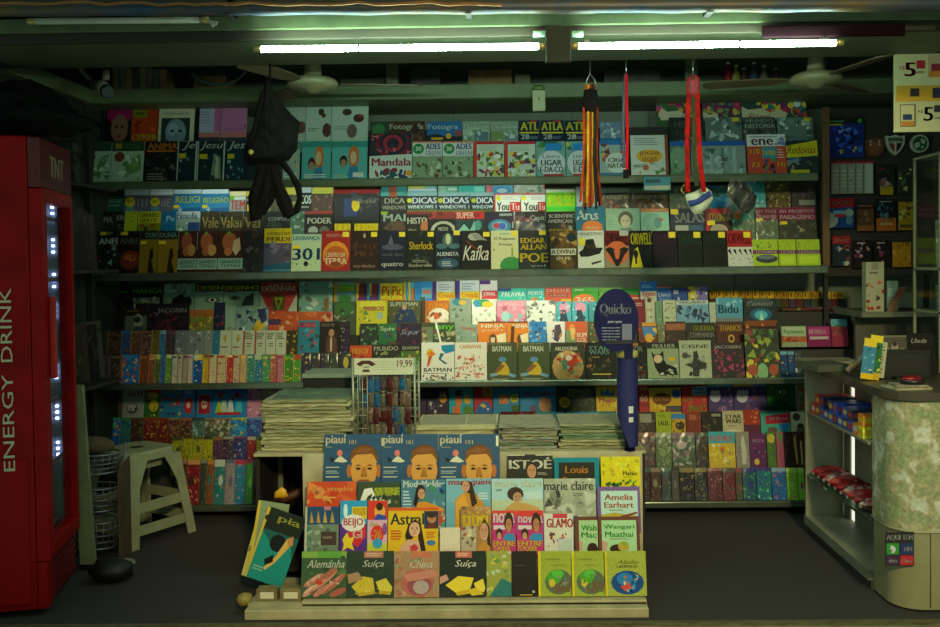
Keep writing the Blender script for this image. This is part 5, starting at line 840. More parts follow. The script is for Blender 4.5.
# ------------------------------------------------------------------ display stand in the middle
SL = 12; SY = [4.03, 4.09, 4.15, 4.21]
zb0 = at(470, 599.5, 4.0).z
KW = dict(group='magazines on the display stand', zfix=zb0)
G = 'front row of display stand'
COOK1 = 'W'
row('''
302 347|b|3e5a38|R 0 0 100 14 8ab04a;R 36 0 52 14 6aa83c;N 10 5a7a4a,8aa080,3a4a30 0 10 100 40 8;E 28 62 26 7 c87a6a 32;E 52 62 36 7 d88a78 38;E 72 70 34 7.5 c06a58 40;E 20 84 20 7 d89484 38;E 82 88 20 7 b8604c 22;E 46 84 22 6.5 cc7c6c 36;E 26 60 20 2.5 e8b0a0 32;E 50 60 28 2.5 eab4a4 38;E 70 68 26 2.5 dc9484 40;E 18 82 14 2.5 f0bcac 38;E 62 48 22 6 b86a58 36;E 40 66 9 6 d84a2c;N 12 e0a898,a8584a 4 52 90 44 4;I 54 27 84 17 ece8dc Alemanha;W|green cookbook with pink sausages in film
347.5 394|b|2c3c2e|R 36 0 42 14 c87868;L 40 3 34 8 e0c8b8 2;P e0c030 10,76 34,54 56,58 60,84 22,90;P d0a820 22,90 60,84 60,92 26,97;P e8d048 62,66 84,58 98,78 96,88 70,84;P c8a020 70,84 96,88 94,94 68,92;P b88a6a 0,50 24,44 34,60 4,70;N 10 f0e07a,c8b030 14 58 80 34 3;I 56 28 46 18 ece8dc Suíça;W|dark green cookbook with cheese in film
394.5 439.5|b|b88a68|R 40 0 44 14 d87858;N 24 9aa884,c8a088,7a8a6a,b86a5a 0 12 100 86 8;E 52 68 38 30 c86a5c;E 56 74 28 22 a8505a;E 60 78 18 15 c0a8a8;P d88a78 20,50 90,40 98,56 30,66;I 60 28 50 17 f0ece0 China;W|salmon cookbook with round red dish in film
440 486|b|27302a|R 34 0 36 14 c86858;L 38 3 28 8 e0c8b8 2;P e8cc3c 12,74 40,54 74,58 66,82 34,90;P c8a428 34,90 66,82 66,92 38,97;P e8d048 74,70 94,60 99,80 96,90 80,86;P d8b830 58,84 78,80 96,94 70,97;P c89488 0,56 14,50 20,62 0,72;I 56 28 46 18 f4f0e4 Suíça|dark green cookbook with cheese unwrapped
486.5 511.5|m|a8a848|N 30 d8c848,7a9a4a,c8d8b0,3a8a8a,e0e0c0 0 0 100 100 10;P 2a7a7a 10,100 60,60 100,70 100,100;W|yellow and teal picture cover in film
512 537|m|1c1c1a|L 10 30 60 4 4a4a44 1;R 30 96 50 2 c8a83c;E 86 90 6 3 a8a494|black cover between the picture and green books
538 571|b|9aa83c|R 0 0 8 100 d8c020;L 22 14 66 8 7a8a34 1;L 40 28 50 6 7a8a34 1;E 62 68 42 28 5a6a54;P 6a5a44 34,76 60,66 100,70 96,90 50,92;E 48 58 22 15 4aa02c;E 60 50 18 9 5ab83c;E 42 70 10 9 c8b83c;N 8 3a8a2c,8a8a74 36 50 54 38 6|olive book with green leafy disc
571.5 604|b|9aa83c|R 0 0 7 100 d8c020;L 22 14 66 8 7a8a34 1;L 40 28 50 6 7a8a34 1;E 58 68 44 28 5a6a54;P 6a5a44 34,76 60,66 100,70 96,90 50,92;E 46 58 22 15 4aa02c;E 56 50 18 9 5ab83c;E 38 70 10 9 c8b83c;N 8 3a8a2c,8a8a74 32 50 54 38 6|olive book with green leafy disc
604.5 646|b|a0aa44|R 0 0 6 100 c8b828;I 56 24 52 9 6a5a2c Aladin;T 54 34 50 6 5a4a24 LAMPADA;E 54 70 40 27 1c4a8a;E 48 62 20 14 2a7ab8;C 74 58 7 d8b83c;C 71 57 6 1c4a8a;N 14 0c2c5a,3a9ad0,c8643c,d8d0b0 26 56 56 34 5;P c84a3c 36,78 60,72 66,82 44,86|olive book with blue night disc
''', SY[0], SL, base=zb0, yt=551.5, yb=599.5, kind='b', where=G, **KW)
W2 = 'second row of display stand'
za = row('''
305 339 507 552|m|2a5a7a|R 0 0 100 40 1c4a7a;R 56 0 20 8 d87a9a;P c89a34 14,36 18,10 26,36;P c89a34 34,36 38,8 46,36;P d8a83c 54,36 58,8 66,36;P c89a34 74,36 80,10 88,36;R 0 40 100 60 7a8a74;N 16 a8b0a0,5a6a5a,4a7a6a 0 42 70 56 9;R 48 56 46 30 4a342c;L 54 64 34 10 8a7464 1;R 0 0 6 100 c8c4b0;W|blue cover with gold columns in film
340 367 501 552|m|2a9ad0|R 0 46 100 54 5a2c8a;E 20 20 8 14 d8e8f0;R 44 12 56 24 d8c02c;T 72 24 46 18 c88a1c JOGOS;P d02c34 30,60 60,44 96,50 98,70 66,92 40,80;E 50 44 44 17 e8e0dc;T 50 44 72 19 d0303c BEIJO;T 66 66 34 16 e8d8d4 GI;P e8c82c 10,76 28,62 36,74 56,70 46,84 56,98 30,92 10,99 16,86|blue and purple children magazine with red heart
367.5 387.5 501 552|m|d8a8c0|R 0 0 100 38 d83a24;E 62 22 28 14 e8a84a;E 60 12 18 8 3a2418;P 2a4ab0 30,38 50,26 92,30 96,38;E 50 66 34 18 d8342c;T 46 66 50 16 e8b84a -26;E 88 56 12 12 8a4a9a;P c8c83c 0,86 30,78 100,84 100,100 0,100;E 52 84 26 10 3a9ac8;T 30 46 36 8 b8c84a Gloss|pink and red puzzle cover with red disc
388 438.5 508 552|m|e0b41c|R 0 0 100 7 d85a24;T 38 26 66 26 1c4a44 Astral;R 72 8 28 40 1c3a5a;F 87 24 9 12 b87a54;E 87 16 10 8 3a2c24;P 6a2c24 74,48 80,36 94,36 99,48;P 2a1c16 40,40 54,26 66,40 76,100 62,100 60,60 38,80 34,64;F 53 50 11 17 d8a888;P d8a890 26,88 40,72 62,76 66,99 24,99;P c83a44 44,88 54,82 62,92 56,99 46,99;L 6 50 22 24 c8501c 4;L 76 54 20 16 c8641c 3;E 86 80 9 6 3a7ab0|yellow astrology magazine with long haired woman
440 460.5 528 552|b|d8ccb4|R 4 4 92 92 dccfb8;L 20 88 60 4 b8a88c 1|plain cream card propped beside the golden soap magazine
461 491.5 507 552|m|a87a4a|N 10 d8a83c,8a6a44,c89a6a 0 0 100 44 9;T 46 27 84 34 f4dc18 tititi;R 0 44 50 56 b8a890;N 14 8a9a7a,6a4a3a,d8c8a8,a8503c 2 44 48 56 8;P 3a2418 60,50 76,26 94,44 99,99 88,99 86,70;F 76 56 14 20 c89474;P c88a3c 56,90 76,76 96,90 98,100 54,100|golden soap magazine with dark haired woman
492 516 511 552|m|c02c7a|R 0 0 100 14 d83a34;T 50 18 86 24 f0e8e8 nova;R 6 36 50 10 d8c8d0;E 70 28 20 24 3a2418;F 70 36 13 17 b87a54;P 2a8ac0 44,70 60,56 90,56 99,72 96,76;E 30 56 14 13 3a2418;F 30 62 9 9 c89474;T 50 80 92 13 e0d01c ENTRE;T 40 93 70 12 e0d01c O PODER|magenta soap magazine with yellow headline
516.5 543.5 511 552|m|c02c7a|R 0 0 100 14 d83a34;T 52 18 90 24 f0e8e8 novela;R 6 36 50 10 d8c8d0;E 74 28 18 24 3a2418;F 74 36 12 17 b87a54;P 2a8ac0 44,70 60,56 94,56 99,72 96,76;E 30 56 14 13 3a2418;F 30 62 9 9 c89474;T 50 80 92 13 e0d01c ENTRE;T 40 93 70 12 e0d01c O PODER|magenta soap magazine with yellow headline
544 573.5 514 552|m|d4d0c4|R 30 0 50 12 c83a4a;T 54 25 90 24 c02434 GLAMO;N 22 b8342c,4a3a34,e0c8b0,8a2c2c,c8a088 10 48 84 48 6;R 46 66 50 30 b8c4c0|white fashion magazine with red title
574.5 597.5 517 552|b|6a4034|R 18 10 82 90 a8c898;T 62 32 66 16 2a9a3c Wah;T 62 52 66 16 2a9a3c Mac;E 76 92 24 18 3a2418;P c89a8a 18,66 36,74 30,96 18,96|brown framed book with cut off green name
598 639.5 517 552|b|6a4034|R 8 10 84 90 a8d0a0;T 50 30 74 16 2a9a3c Wangari;T 50 50 68 16 2a9a3c Maathai;L 26 60 50 6 6a8a5a 2;P c89a8a 8,66 22,74 18,96 8,96;E 46 92 20 14 3a2418;E 60 84 14 14 b8a03c;P 8aa83c 52,74 64,68 70,80 60,84|brown framed book with full green name
''', SY[1], SL, yt=510, yb=552, where=W2, zmin=zb0+.05, **KW)
zb = row('''
307 356.5 482 504|m|d04a24|N 14 d8642c,c83c20,e08a4a 0 0 100 100 10;T 50 36 86 28 f4b45c vida simples;L 16 66 66 14 e0a04a 1|orange wellness magazine
357.5 400 483 504|m|3a4a34|P e8e8e0 6,90 16,30 34,24 50,100 34,100 26,60 16,100;R 40 24 60 40 7a8a34;T 70 42 58 36 d0d42c SURF;N 12 c8d8b8,5a7a44,2c3a2c 30 60 70 40 6|green surf magazine with white figure
401 445.5 480 528|m|5a8aa8|R 0 0 100 100 4a7a94;T 52 9 94 14 e4ece8 ModaMoldes;L 4 22 20 40 b8d0d8 6;N 12 2a6a9a,3a8a5a,1c4a6a,6ab0b0 40 14 58 50 9;E 44 26 11 16 2a1c18;F 46 30 8 11 c89474;P d8902c 20,70 36,48 56,46 96,60 98,100 24,100;P 1c1814 34,20 40,40 34,60 28,50;R 84 66 16 34 b8503c;N 8 3a9a8a,d8b0a0 70 66 30 34 7|blue sewing magazine with orange dress
446 491 479 528|m|6aa8c0|R 0 0 100 50 7ab0c4;T 52 9 92 15 b83a2c manequim;P c88a2c 20,44 40,28 66,30 84,50 90,100 20,100;P e0a03c 22,46 40,30 52,60 46,100 24,100;P 3a2418 32,10 44,4 58,8 70,50 58,60 52,30 40,26;F 44 16 9 11 c89474;L 72 28 24 16 d8e4e4 3;P d8d0c0 46,60 56,100 40,100|sky blue fashion magazine with orange robe
491.5 543.5 479 514|m|a8ccd0|R 0 60 100 40 b8c8a8;T 52 14 92 22 d8dcc0 marie claire;E 46 44 16 20 3a281c;F 50 54 9 15 b88a68;P c8a05a 26,86 44,66 66,70 92,84 96,100 24,100;L 8 28 14 10 6a8a94 1;P c0d8d8 60,40 96,34 96,60 70,60|pale aqua magazine with crouching woman
544 596 479 524|m|b8b8a4|R 0 0 100 100 acaf9c;T 48 16 94 20 1c1e1c marie claire;R 4 32 30 40 c8c8b8;N 8 3a3c38,8a8a7a 8 34 22 34 8;L 56 32 22 8 4a4a44 2;N 8 c8cabc,9a9e8c 40 40 56 56 12;R 10 88 26 12 c8506a;E 60 92 10 10 2a7a9a;W|grey magazine with black title in film
597 640 487 522|b|7a5a98|R 8 12 86 88 b8d8d0;T 50 30 66 17 c05a34 Amelia;T 50 52 68 17 c05a34 Earhart;L 28 64 44 6 7a8a7a 1;P b8a83c 8,80 40,74 94,84 94,100 8,100;P 8a3a24 52,84 90,72 94,76 60,90|purple framed book with red brown name
''', SY[2], SL, yt=480, yb=520, where='third row of display stand', zmin=za+.04, **KW)
PI = 'T 20 14 34 22 e8dcb8 piaui;P e8dcb8 35,2 38,0 37,4;T 50 17 12 9 c8b888 181;L 4 26 16 3 a89a70 1;E 28 40 5 7 d8786a;P d8d0b8 18,58 24,50 30,46 36,52 42,58 34,60;P 1c1c1c 10,48 18,52 18,60 12,56;L 4 68 28 4 d8d0b0 1;L 4 76 26 8 a8b0a8 2;L 4 88 30 4 d8d0b0 1;'
def face(cx, w):
    X = lambda d: round(cx+d*w, 1)
    return (f'E {X(-.52)} 78 {.09*w:.1f} 14 b86a30;E {X(.52)} 78 {.09*w:.1f} 14 b86a30;E {cx} 46 {.46*w:.1f} 24 6a4020;E {cx} 76 {.46*w:.1f} 42 d89a48;P d89a48 {X(-.46)},60 {X(-.42)},46 {X(.42)},46 {X(.46)},60;'
            f'P 7a4a22 {X(-.5)},58 {X(-.44)},34 {X(-.1)},26 {X(.3)},28 {X(.5)},50 {X(.44)},58 {X(.3)},42 {X(-.3)},44;P 8a5428 {X(-.36)},38 {X(-.1)},29 {X(.3)},32 {X(.1)},40;'
            f'P 5a3418 {X(-.34)},68 {X(-.2)},64 {X(-.06)},68 {X(-.2)},67;P 5a3418 {X(.06)},68 {X(.2)},64 {X(.34)},68 {X(.2)},67;E {X(-.2)} 73 {.1*w:.1f} 3 8a5424;E {X(.2)} 73 {.1*w:.1f} 3 8a5424;E {X(-.2)} 73 {.05*w:.1f} 2.4 2a1a10;E {X(.2)} 73 {.05*w:.1f} 2.4 2a1a10;'
            f'P b07428 {X(-.06)},70 {X(.06)},70 {X(.12)},88 {X(-.12)},88;E {X(-.06)} 89 {.04*w:.1f} 2 7a4a1c;E {X(.06)} 89 {.04*w:.1f} 2 7a4a1c;P d89a48 {X(-.4)},80 {X(-.18)},84 {X(-.24)},96 {X(-.36)},94;P d89a48 {X(.4)},80 {X(.18)},84 {X(.24)},96 {X(.36)},94;P 8a4426 {X(-.22)},99 {X(.22)},99 {X(.16)},96 {X(-.16)},96')
zc = row(f'''
324 381|m|2c5274|{PI}{face(71, 50)}|large blue magazine with tanned smiling face
381.5 438|m|2c5274|R 0 8 2 16 e8dcb8;{PI}{face(76, 50)}|large blue magazine with tanned smiling face
438.5 500|m|2c5274|{PI}R 94 4 4 22 e8dcb8;{face(66, 47)}|large blue magazine with tanned smiling face
507.5 553 455 482|m|22241f|R 0 0 100 4 c8c4b0;T 50 32 92 42 e4e0cc ISTOÉ;E 52 50 13 24 2a1c14;F 53 62 10 26 c08a64;P 14140f 20,100 40,86 70,86 90,100;L 66 66 28 10 a8a894 2;R 38 0 24 12 22241f|black news magazine with white title
554 599 458 488|b|1c8094|R 10 16 80 84 2c2c24;T 50 40 50 24 d88a34 Louis;T 50 76 60 24 d88a34 Pasteur|teal framed book with orange name
600.5 640 457 488|b|d8c81c|N 20 e0d83c,b8a81c 0 0 100 60 7;T 74 54 36 13 2c2c1c Platão;L 56 64 34 4 6a6a2c 1;N 20 3a7a2c,2a5a24,5a9a3a 8 78 84 20 6|bright yellow book with green foot
''', SY[3], SL, yt=434.5, yb=482, where='top row of display stand', zmin=zb+.03, **KW)
# the stand itself
ta = math.tan(R(SL))
root = empty('display_stand', at(474, 605, 4.0))
def sadd(n, mb, mt, bev=0): return padd(n, mb, mt, root, bev)
xl, xr = at(302, 600, 4.0).x, at(646.5, 600, 4.0).x
zl, zt_ = at(470, 605.5, 3.99).z, zb0
m = MB(); m.box(xl, xr, 3.985, 4.02, zl, zt_-.001); sadd('front_lip', m, CREAM, .004)
zs = zb0
for k, z_ in ((1, za), (2, zb), (3, zc)):
    ya, yb_ = SY[k]-.012+(zs-zb0)*ta, SY[k]-.012+(z_-zb0)*ta; e = 4.34
    q = [(ya, zs+.0005), (yb_, z_), (e, z_), (e, zs+.0005)]; m = MB(); A, B_ = xl+.003, xr-.012
    L = [(A, y, h) for y, h in q]; Q = [(B_, y, h) for y, h in q]; m.face(L); m.face(Q[::-1])
    for i in range(4): k2 = (i+1) % 4; m.face([L[k2], L[i], Q[i], Q[k2]])
    sadd('step', m, CREAM); zs = z_
ZT = at(470, 452, 4.36).z                                      # table top behind
m = MB(); m.box(at(303, 460, 4.36).x, at(642, 460, 4.36).x, 4.345, 4.358, .06, ZT); sadd('back_board', m, mat('pale cream board', 'c4bb98', .55, c2='a39a76', scale=6), .002)
m = MB(); m.box(xl, xr-.01, 4.022, 4.343, .055, zb0-.001); sadd('base_box', m, CREAM)
bl, brx = at(249, 612, 4.0).x, at(646.5, 612, 4.0).x
z1, z2 = at(470, 617, 3.97).z, at(470, 605.8, 3.97).z
m = MB(); m.box(bl, brx, 3.93, 3.982, max(z1, .002), z2); sadd('plinth_board', m, CREAM, .004)
m = MB(); m.box(bl, brx, 3.985, 4.33, .002, .05); sadd('plinth', m, CREAM)
tag(root, 'stepped cream display stand full of magazines in the middle of the opening', 'display stand')
# table carrying the newspapers, with an open dark compartment on the fridge side
root = empty('newspaper_table', (at(440, 452, 4.6).x, 4.6, 0))
tx0, tx1 = at(253, 452, 4.36).x, at(646, 452, 4.36).x
m = MB(); m.box(tx0, tx1, 4.362, 5.05, ZT-.016, ZT); sadd('top_board', m, CREAM, .003)
dk = mat('dark brown cabinet', '1e1812', .7, c2='120e0a', scale=5)
m = MB(); m.box(tx0, tx0+.02, 4.40, 5.03, .06, ZT-.031); sadd('side_panel', m, dk)
m = MB(); m.box(tx1-.02, tx1, 4.40, 5.03, .002, ZT-.031); sadd('side_panel', m, dk)
m = MB(); m.box(tx0+.021, tx1-.021, 5.0, 5.02, .06, ZT-.031); sadd('back_panel', m, dk)
m = MB(); m.box(tx0, tx1-.021, 4.40, 4.99, .055, .075); sadd('bottom_board', m, dk)
px_ = at(281, 480, 4.75).x; m = MB(); m.box(px_-.012, px_+.012, 4.74, 4.76, .077, ZT-.031); sadd('post', m, mat('grey painted post', '6a6a54', .6))
m = MB(); m.tube([at(268, 506, 4.6), at(304, 490, 4.6)], .022, 6); sadd('brace', m, mat('red brown lath', '54301e', .6))
for lx in (tx0+.03,): m = MB(); m.box(lx-.02, lx+.02, 4.42, 4.46, .002, .055); sadd('foot', m, dk)
tag(root, 'cream topped table behind the stand with open dark compartment', 'table')
# newspapers
PAPER = [mat('newsprint %s' % c, c, .85, c2=d, scale=40, amt=1, stretch=(1, 1, 9), bump=.5) for c, d in (('c8c298', '8f8a62'), ('b8b488', '857f58'), ('d2cba2', 'a39c70'), ('a8a880', '76744f'))]
ORDT = ['lowest', 'second', 'third', 'fourth', 'fifth', 'sixth', 'seventh', 'eighth', 'ninth', 'tenth', 'eleventh', 'twelfth', 'thirteenth', 'topmost']
PAGE1 = mat('printed front page', 'aaa684', .8, c2='6a6a52', scale=26, amt=.8, stretch=(1, 3, 1))
def newspaper(x0, x1, y0, y1, z, h, mt, seed, rot=0):
    rn = random.Random(seed); root = empty('newspaper', ((x0+x1)/2, (y0+y1)/2, z), (0, 0, rot)); W, D = (x1-x0)/2, (y1-y0)/2
    mb = MB(); n = 10; rows = []
    # folded sheets: a sagging rounded fold facing the street
    prof = [(D, 0), (-D+.003, 0), (-D-.003, h*.15), (-D-.005, h*.5), (-D-.003, h*.88), (-D+.003, h*.97), (D, h*.97)]
    for i in range(n+1):
        x = -W+2*W*i/n; s = rn.uniform(-.0015, .001)
        rows.append([(x, y+(rn.uniform(-.006, .006) if y < 0 else 0), zz+(s if zz > 0 else 0)) for y, zz in prof])
    mb.grid(rows, closed=True, cap=True, smooth=False); o = mb.build('folded_sheets', mt); o.parent = root
    mb = MB(); mb.box(-W+.01, W-.01, -D+.02, D-.01, h*.97+.0003, h*.985+.0003); o = mb.build('front_page', PAGE1); o.parent = root
    return root
def pile(px0, px1, pyb, pyt, Y0, Y1, n, desc, grp, cols=(0, 1, 2, 3), sd=0, zb_=None):
    z0 = ZT+.0006 if zb_ is None else zb_; top = at((px0+px1)/2, pyt, Y0).z; h = (top-z0)/n; rn = random.Random(sd)
    x0, x1 = at(px0, pyb, Y0).x, at(px1, pyb, Y0).x
    for i in range(n):
        j = rn.uniform(-.012, .012); o = newspaper(x0+j, x1+j+rn.uniform(-.01, .01), Y0+rn.uniform(0, .015), Y1, z0+i*h, h*.985, PAPER[rn.choice(cols)], sd*50+i, rn.uniform(-.012, .012))
        w = 'topmost' if i == n-1 else 'lowest' if i == 0 else ORDT[i]
        tag(o, f'folded newspaper, {w} {"" if w in ("topmost","lowest") else "from the bottom "}of {desc}', 'newspaper', grp)
    return top
t1 = pile(263, 349, 450, 400, 4.40, 4.72, 14, 'the tall pile beside the wire rack', 'newspapers in the tall pile', sd=1)
t2 = pile(416, 497, 436, 425, 4.62, 4.95, 3, 'the low pile behind the blue magazines', 'newspapers in the low pile', (0, 2), sd=2)
GP = [mat('newsprint greenish', '8a9a7a', .8, c2='4a6a4a', scale=30, amt=1.2, stretch=(1, 1, 10)), mat('newsprint printed', 'a8a890', .8, c2='5a5a4a', scale=30, amt=1.2, stretch=(1, 1, 10))]
PAPER += GP
t3 = pile(501, 558, 449, 425, 4.41, 4.72, 8, 'the pile behind the black news magazine', 'newspapers in the middle pile', (1, 3, 4, 5), sd=3)
t4 = pile(561, 636, 449, 424, 4.41, 4.72, 8, 'the pile beside the round sign post', 'newspapers in the sign post pile', (1, 3, 4, 5), sd=4)
# green cloth on the tall pile and the black box on it
z_ = t1+.0008; xa, xb = at(276, 395, 4.5).x, at(350, 395, 4.5).x
m = MB(); rn = random.Random(4); rows = []
for i in range(9):
    y = 4.44+.28*i/8; rows.append([(xa+(xb-xa)*j/12, y, z_+.006+.006*rn.random()+(.012 if 2 < i < 7 else 0)) for j in range(13)])
m.grid(rows); rows2 = [[(x, y, z_) for x, y, z in r] for r in rows]; m.grid(rows2)
for e in (0, -1): m.grid([rows[e], rows2[e]])
m.grid([[r[0] for r in rows], [r[0] for r in rows2]]); m.grid([[r[-1] for r in rows], [r[-1] for r in rows2]])
tag(m.build('plastic_sheet', mat('green tinted plastic sheet', '5a7460', .4, c2='44594a', scale=12)), 'folded greenish plastic sheet lying on the tall newspaper pile', 'sheet')
root = empty('black_box', (at(328, 390, 4.9).x, 4.88, ZT))
xa, xb = at(303, 390, 4.78).x, at(354.5, 390, 4.78).x; zz0, zz1 = ZT+.001, at(328, 378, 4.78).z
m = MB(); m.box(xa, xb, 4.78, 5.02, zz0, zz1); sadd('body', m, mat('matte black', '0c0c0c', .7), .004)
m = MB(); m.box(xa-.004, xb+.004, 4.772, 5.024, zz1+.0005, at(328, 373.5, 4.78).z); sadd('lid', m, mat('grey lid', '7a8a78', .5), .003)
tag(root, 'matte black box with grey lid behind the tall newspaper pile', 'box')
# newspapers and magazines hanging at the fridge side of the stand
def hang(px, py, W, H, ang, Y, bg, spec, label, seed, nm='m', tilt=6):
    o = publication(nm, W, H, 0, bg, spec, at(px, py, Y), (0, 0, 0), seed); o.rotation_euler = (R(-tilt), R(ang), 0)
    tag(o, label, KIND[nm][1], 'papers hanging beside the stand'); return o
hang(255, 578, .13, .34, 15, 4.22, 'a8a468', 'R 0 0 16 100 c8bc6a;R 20 0 6 100 8a8a44;N 12 7a7a44,c8c48a,5a5a34 0 0 100 100 9', 'yellow edged folded paper at the outer end of hanging papers', 1)
hang(262, 578, .145, .35, 9, 4.19, '8a9a78', 'R 0 0 9 100 d8b83c;T 60 14 60 12 a02c2c pia;L 20 30 60 30 6a7a5a 6;R 78 20 16 80 c8a83c', 'pale green magazine with red title among hanging papers', 2)
hang(258, 580, .12, .33, 18, 4.16, '9a8a3a', 'R 0 0 14 100 d8bc44;N 14 6a5a2c,c8b04a,3a3a24 0 0 100 100 9', 'mustard folded magazine behind the dark teal hanging one', 3)
hang(264, 582, .17, .33, 20, 4.13, '1c5a5a', 'R 0 0 100 30 20281f;T 60 12 60 12 b8b04a pia;P 1c8a84 0,100 0,34 40,50 80,34 100,60 100,100;E 50 44 22 12 141a16;P d8b05a 70,34 86,40 60,70 40,84 36,80 56,62;P c88a4a 70,34 84,28 90,40 78,44;P 0c1414 30,70 50,60 54,70 36,78;L 8 80 40 8 8ab0a0 2', 'dark teal magazine with yellow arm hanging foremost', 4)
m = MB(); m.pillow([at(280+dx, 490+dy, 4.36) for dx, dy in ((-6, 8), (-5, 2), (2, -3), (6, 0), (8, 6), (4, 8))], .025)
tag(m.build('yellow_bag', mat('yellow plastic bag', 'd8a01c', .4)), 'small yellow plastic bag behind the hanging magazines', 'bag')
for i, (p0_, p1_) in enumerate(((256, 277), (279.5, 301))):
    a, b = at(p0_, 589.5, 4.02), at(p1_, 604, 4.02); r0 = empty('card_box', ((a.x+b.x)/2, 4.05, z2))
    root = r0; m = MB(); m.box(a.x, b.x, 4.02, 4.075, .0512, a.z); sadd('box_body', m, mat('brown carton', '6a5c3a', .7, c2='8a7a4a', scale=20), .003)
    m = MB(); m.box(a.x+.018, b.x-.014, 4.0185, 4.0197, .064, a.z-.012); sadd('white_label', m, mat('white label', 'd0cbb0', .7))
    tag(r0, 'small carton with white label, '+('outer' if i == 0 else 'inner')+' one under the hanging papers', 'box', 'cartons under the hanging papers')
m = MB(); m.lathe([(.001, -.03), (.03, -.02), (.036, 0), (.03, .02), (.001, .03)], (at(247, 603, 4.02).x-.01, 4.02, .062), 14)
tag(m.build('ball_knob', mat('worn brass paint', '8a7a3a', .5)), 'round ochre knob at the low corner of the stand', 'knob')
# ------------------------------------------------------------------ fridge
RED = mat('red enamel', 'a00a10', .45, c2='7c080c', scale=5, amt=.6, bump=.03, spec=.15)
REDD = mat('dark red enamel', '6a1218', .4)
A = atz(56, 615, 0); B = atz(85, 575, 0); u = (B-A); FW = u.length; ang = math.atan2(u.y, u.x); FH = at(50, 136, A.y).z
fr = empty('drinks_fridge', A, (0, 0, ang)); bpy.context.view_layer.update()
def fadd(n, mb, mt, bev=0, parent=None):
    o = mb.build(n, mt, None, bev); o.parent = parent or fr; return o
D = .62; T = .035
zk = .24; zd0, zd1 = .30, FH-.24
m = MB(); m.box(0, T, .075, D, .03, FH); m.box(FW-T, FW, .075, D, .03, FH); m.box(T, FW-T, D-T, D, .03, FH); m.box(T, FW-T, .075, D-T, .03, zk); m.box(T, FW-T, .075, D-T, FH-.24, FH); fadd('body', m, RED, .006)
m = MB(); m.box(.0, FW, .02, .074, FH-.225, FH-.002); hd = fadd('header_sign', m, mat('dark red header', '5a1216', .4), .008)
m = MB(); letter(m, 'TNT', (FW*.28, .0185, FH-.165), (1, 0, 0), (0, 0, 1), FW*.44, .095, None, .03); fadd('emblem_letters', m, mat('cream lettering', 'b8ae8a', .5), parent=hd)
# door: frame, glass, handle
m = MB(); dz0, dz1 = zk+.004, FH-.228
m.box(0, .075, .018, .073, dz0, dz1); m.box(FW-.05, FW, .018, .073, dz0, dz1); m.box(.075, FW-.05, .018, .073, dz0, dz0+.07); m.box(.075, FW-.05, .018, .073, dz1-.06, dz1); dr = fadd('door', m, RED, .004)
m = MB(); m.box(.076, FW-.051, .04, .046, dz0+.071, dz1-.061); fadd('glass_pane', m, GLASS, parent=dr)
m = MB(); m.box(.062, .085, -.012, .017, 1.05, 1.42); fadd('handle', m, mat('bright red handle', 'b01c16', .4), .005, parent=dr)
m = MB(); m.box(0.0, .09, .03, .074, .03, zk); fadd('kick_panel', m, RED, .006)
m = MB(); m.box(.095, FW, .045, .074, .03, zk)
for k in range(5): m.box(.10, FW-.01, .036, .044, .05+k*.037, .062+k*.037)
fadd('grille', m, REDD)
# lettering on the side that faces the street: reads upwards
zA, zB = at(10, 469, A.y).z, at(10, 288, A.y).z; zM = zA+(zB-zA)*.53
for wd, q0, q1 in (('ENERGY', zA, zM), ('DRINK', zM+.055, zB)): m = MB(); letter(m, wd, (-.0075, .15, q0), (0, 0, 1), (0, 1, 0), q1-q0, .046, None, 0); fadd('side_word', m, mat('cream side lettering', 'c8c0a0', .5))
m = MB(); m.box(-.006, -.0005, .10, D-.06, .06, .70); fadd('side_panel', m, mat('red side panel', '98090e', .45, spec=.15), .004)
SHF = mat('fridge wire shelf', 'a8b0b0', .3, .7); LED = mat('fridge led light', 'b8c8ff', .3, emit=7)
m = MB(); m.box(T+.001, T+.003, .08, D-T-.002, zk+.002, FH-.245); m.box(T+.003, FW-T-.001, D-T-.004, D-T-.001, zk+.002, FH-.245); m.box(FW-T-.003, FW-T-.001, .08, D-T-.005, zk+.002, FH-.245); fadd('inner_liner', m, mat('grey fridge liner', '6a747c', .5))
SZ = [zk+.09+k*.29 for k in range(6)]
for k, z in enumerate(SZ):
    m = MB()
    for j in range(9): m.box(T+.004, FW-T-.002, .09+j*.055, .094+j*.055, z-.006, z)
    m.box(T+.004, FW-T-.002, .085, .089, z-.01, z+.012); fadd('wire_shelf', m, SHF)
for g, (za_, n) in enumerate(((.62, 3), (.80, 3), (1.0, 3), (1.30, 3), (1.45, 3), (1.62, 3), (1.78, 3))):
    m = MB()
    for k in range(n):
        for q in (0, 1): m.box(FW-T-.012, FW-T-.004, .095+q*.04, .107+q*.04, za_+k*.03, za_+.009+k*.03)
    fadd('led_strip', m, LED)
tag(fr, 'tall red drinks fridge with glass door and cream lettering at the opening edge', 'fridge')
CANC = ['2a5a9a', '8a1c24', '3a7a3a', 'b8a01c', '5a2c6a', '9aa0a4', '1c3a5a']
for k, z in enumerate(SZ[:5]):
    for j in range(4):
        rn = random.Random(k*9+j); c = CANC[(k*4+j*3) % 7]; h = .15 if (k+j) % 3 else .2
        p = fr.matrix_world @ Vector((FW-T-.075-.1*(j//2) if j < 4 else 0, .15+.09*(j % 2)+.0, z+.0006))
        r0 = empty('drink_can', p); m = MB(); m.lathe([(.026, 0), (.031, .006), (.031, h-.02), (.024, h-.003)], n=14); o = m.build('can_body', mat('can '+c, c, .3, .4)); o.parent = r0
        m = MB(); m.lathe([(.0245, h-.0028), (.0245, h), (.02, h-.001)], n=14); o = m.build('can_lid', SHF); o.parent = r0
        tag(r0, f'drink can on the {ORD[k]} fridge shelf from below, {["near rear", "far rear", "near front", "far front"][j]} one', 'can', 'cans in the fridge')
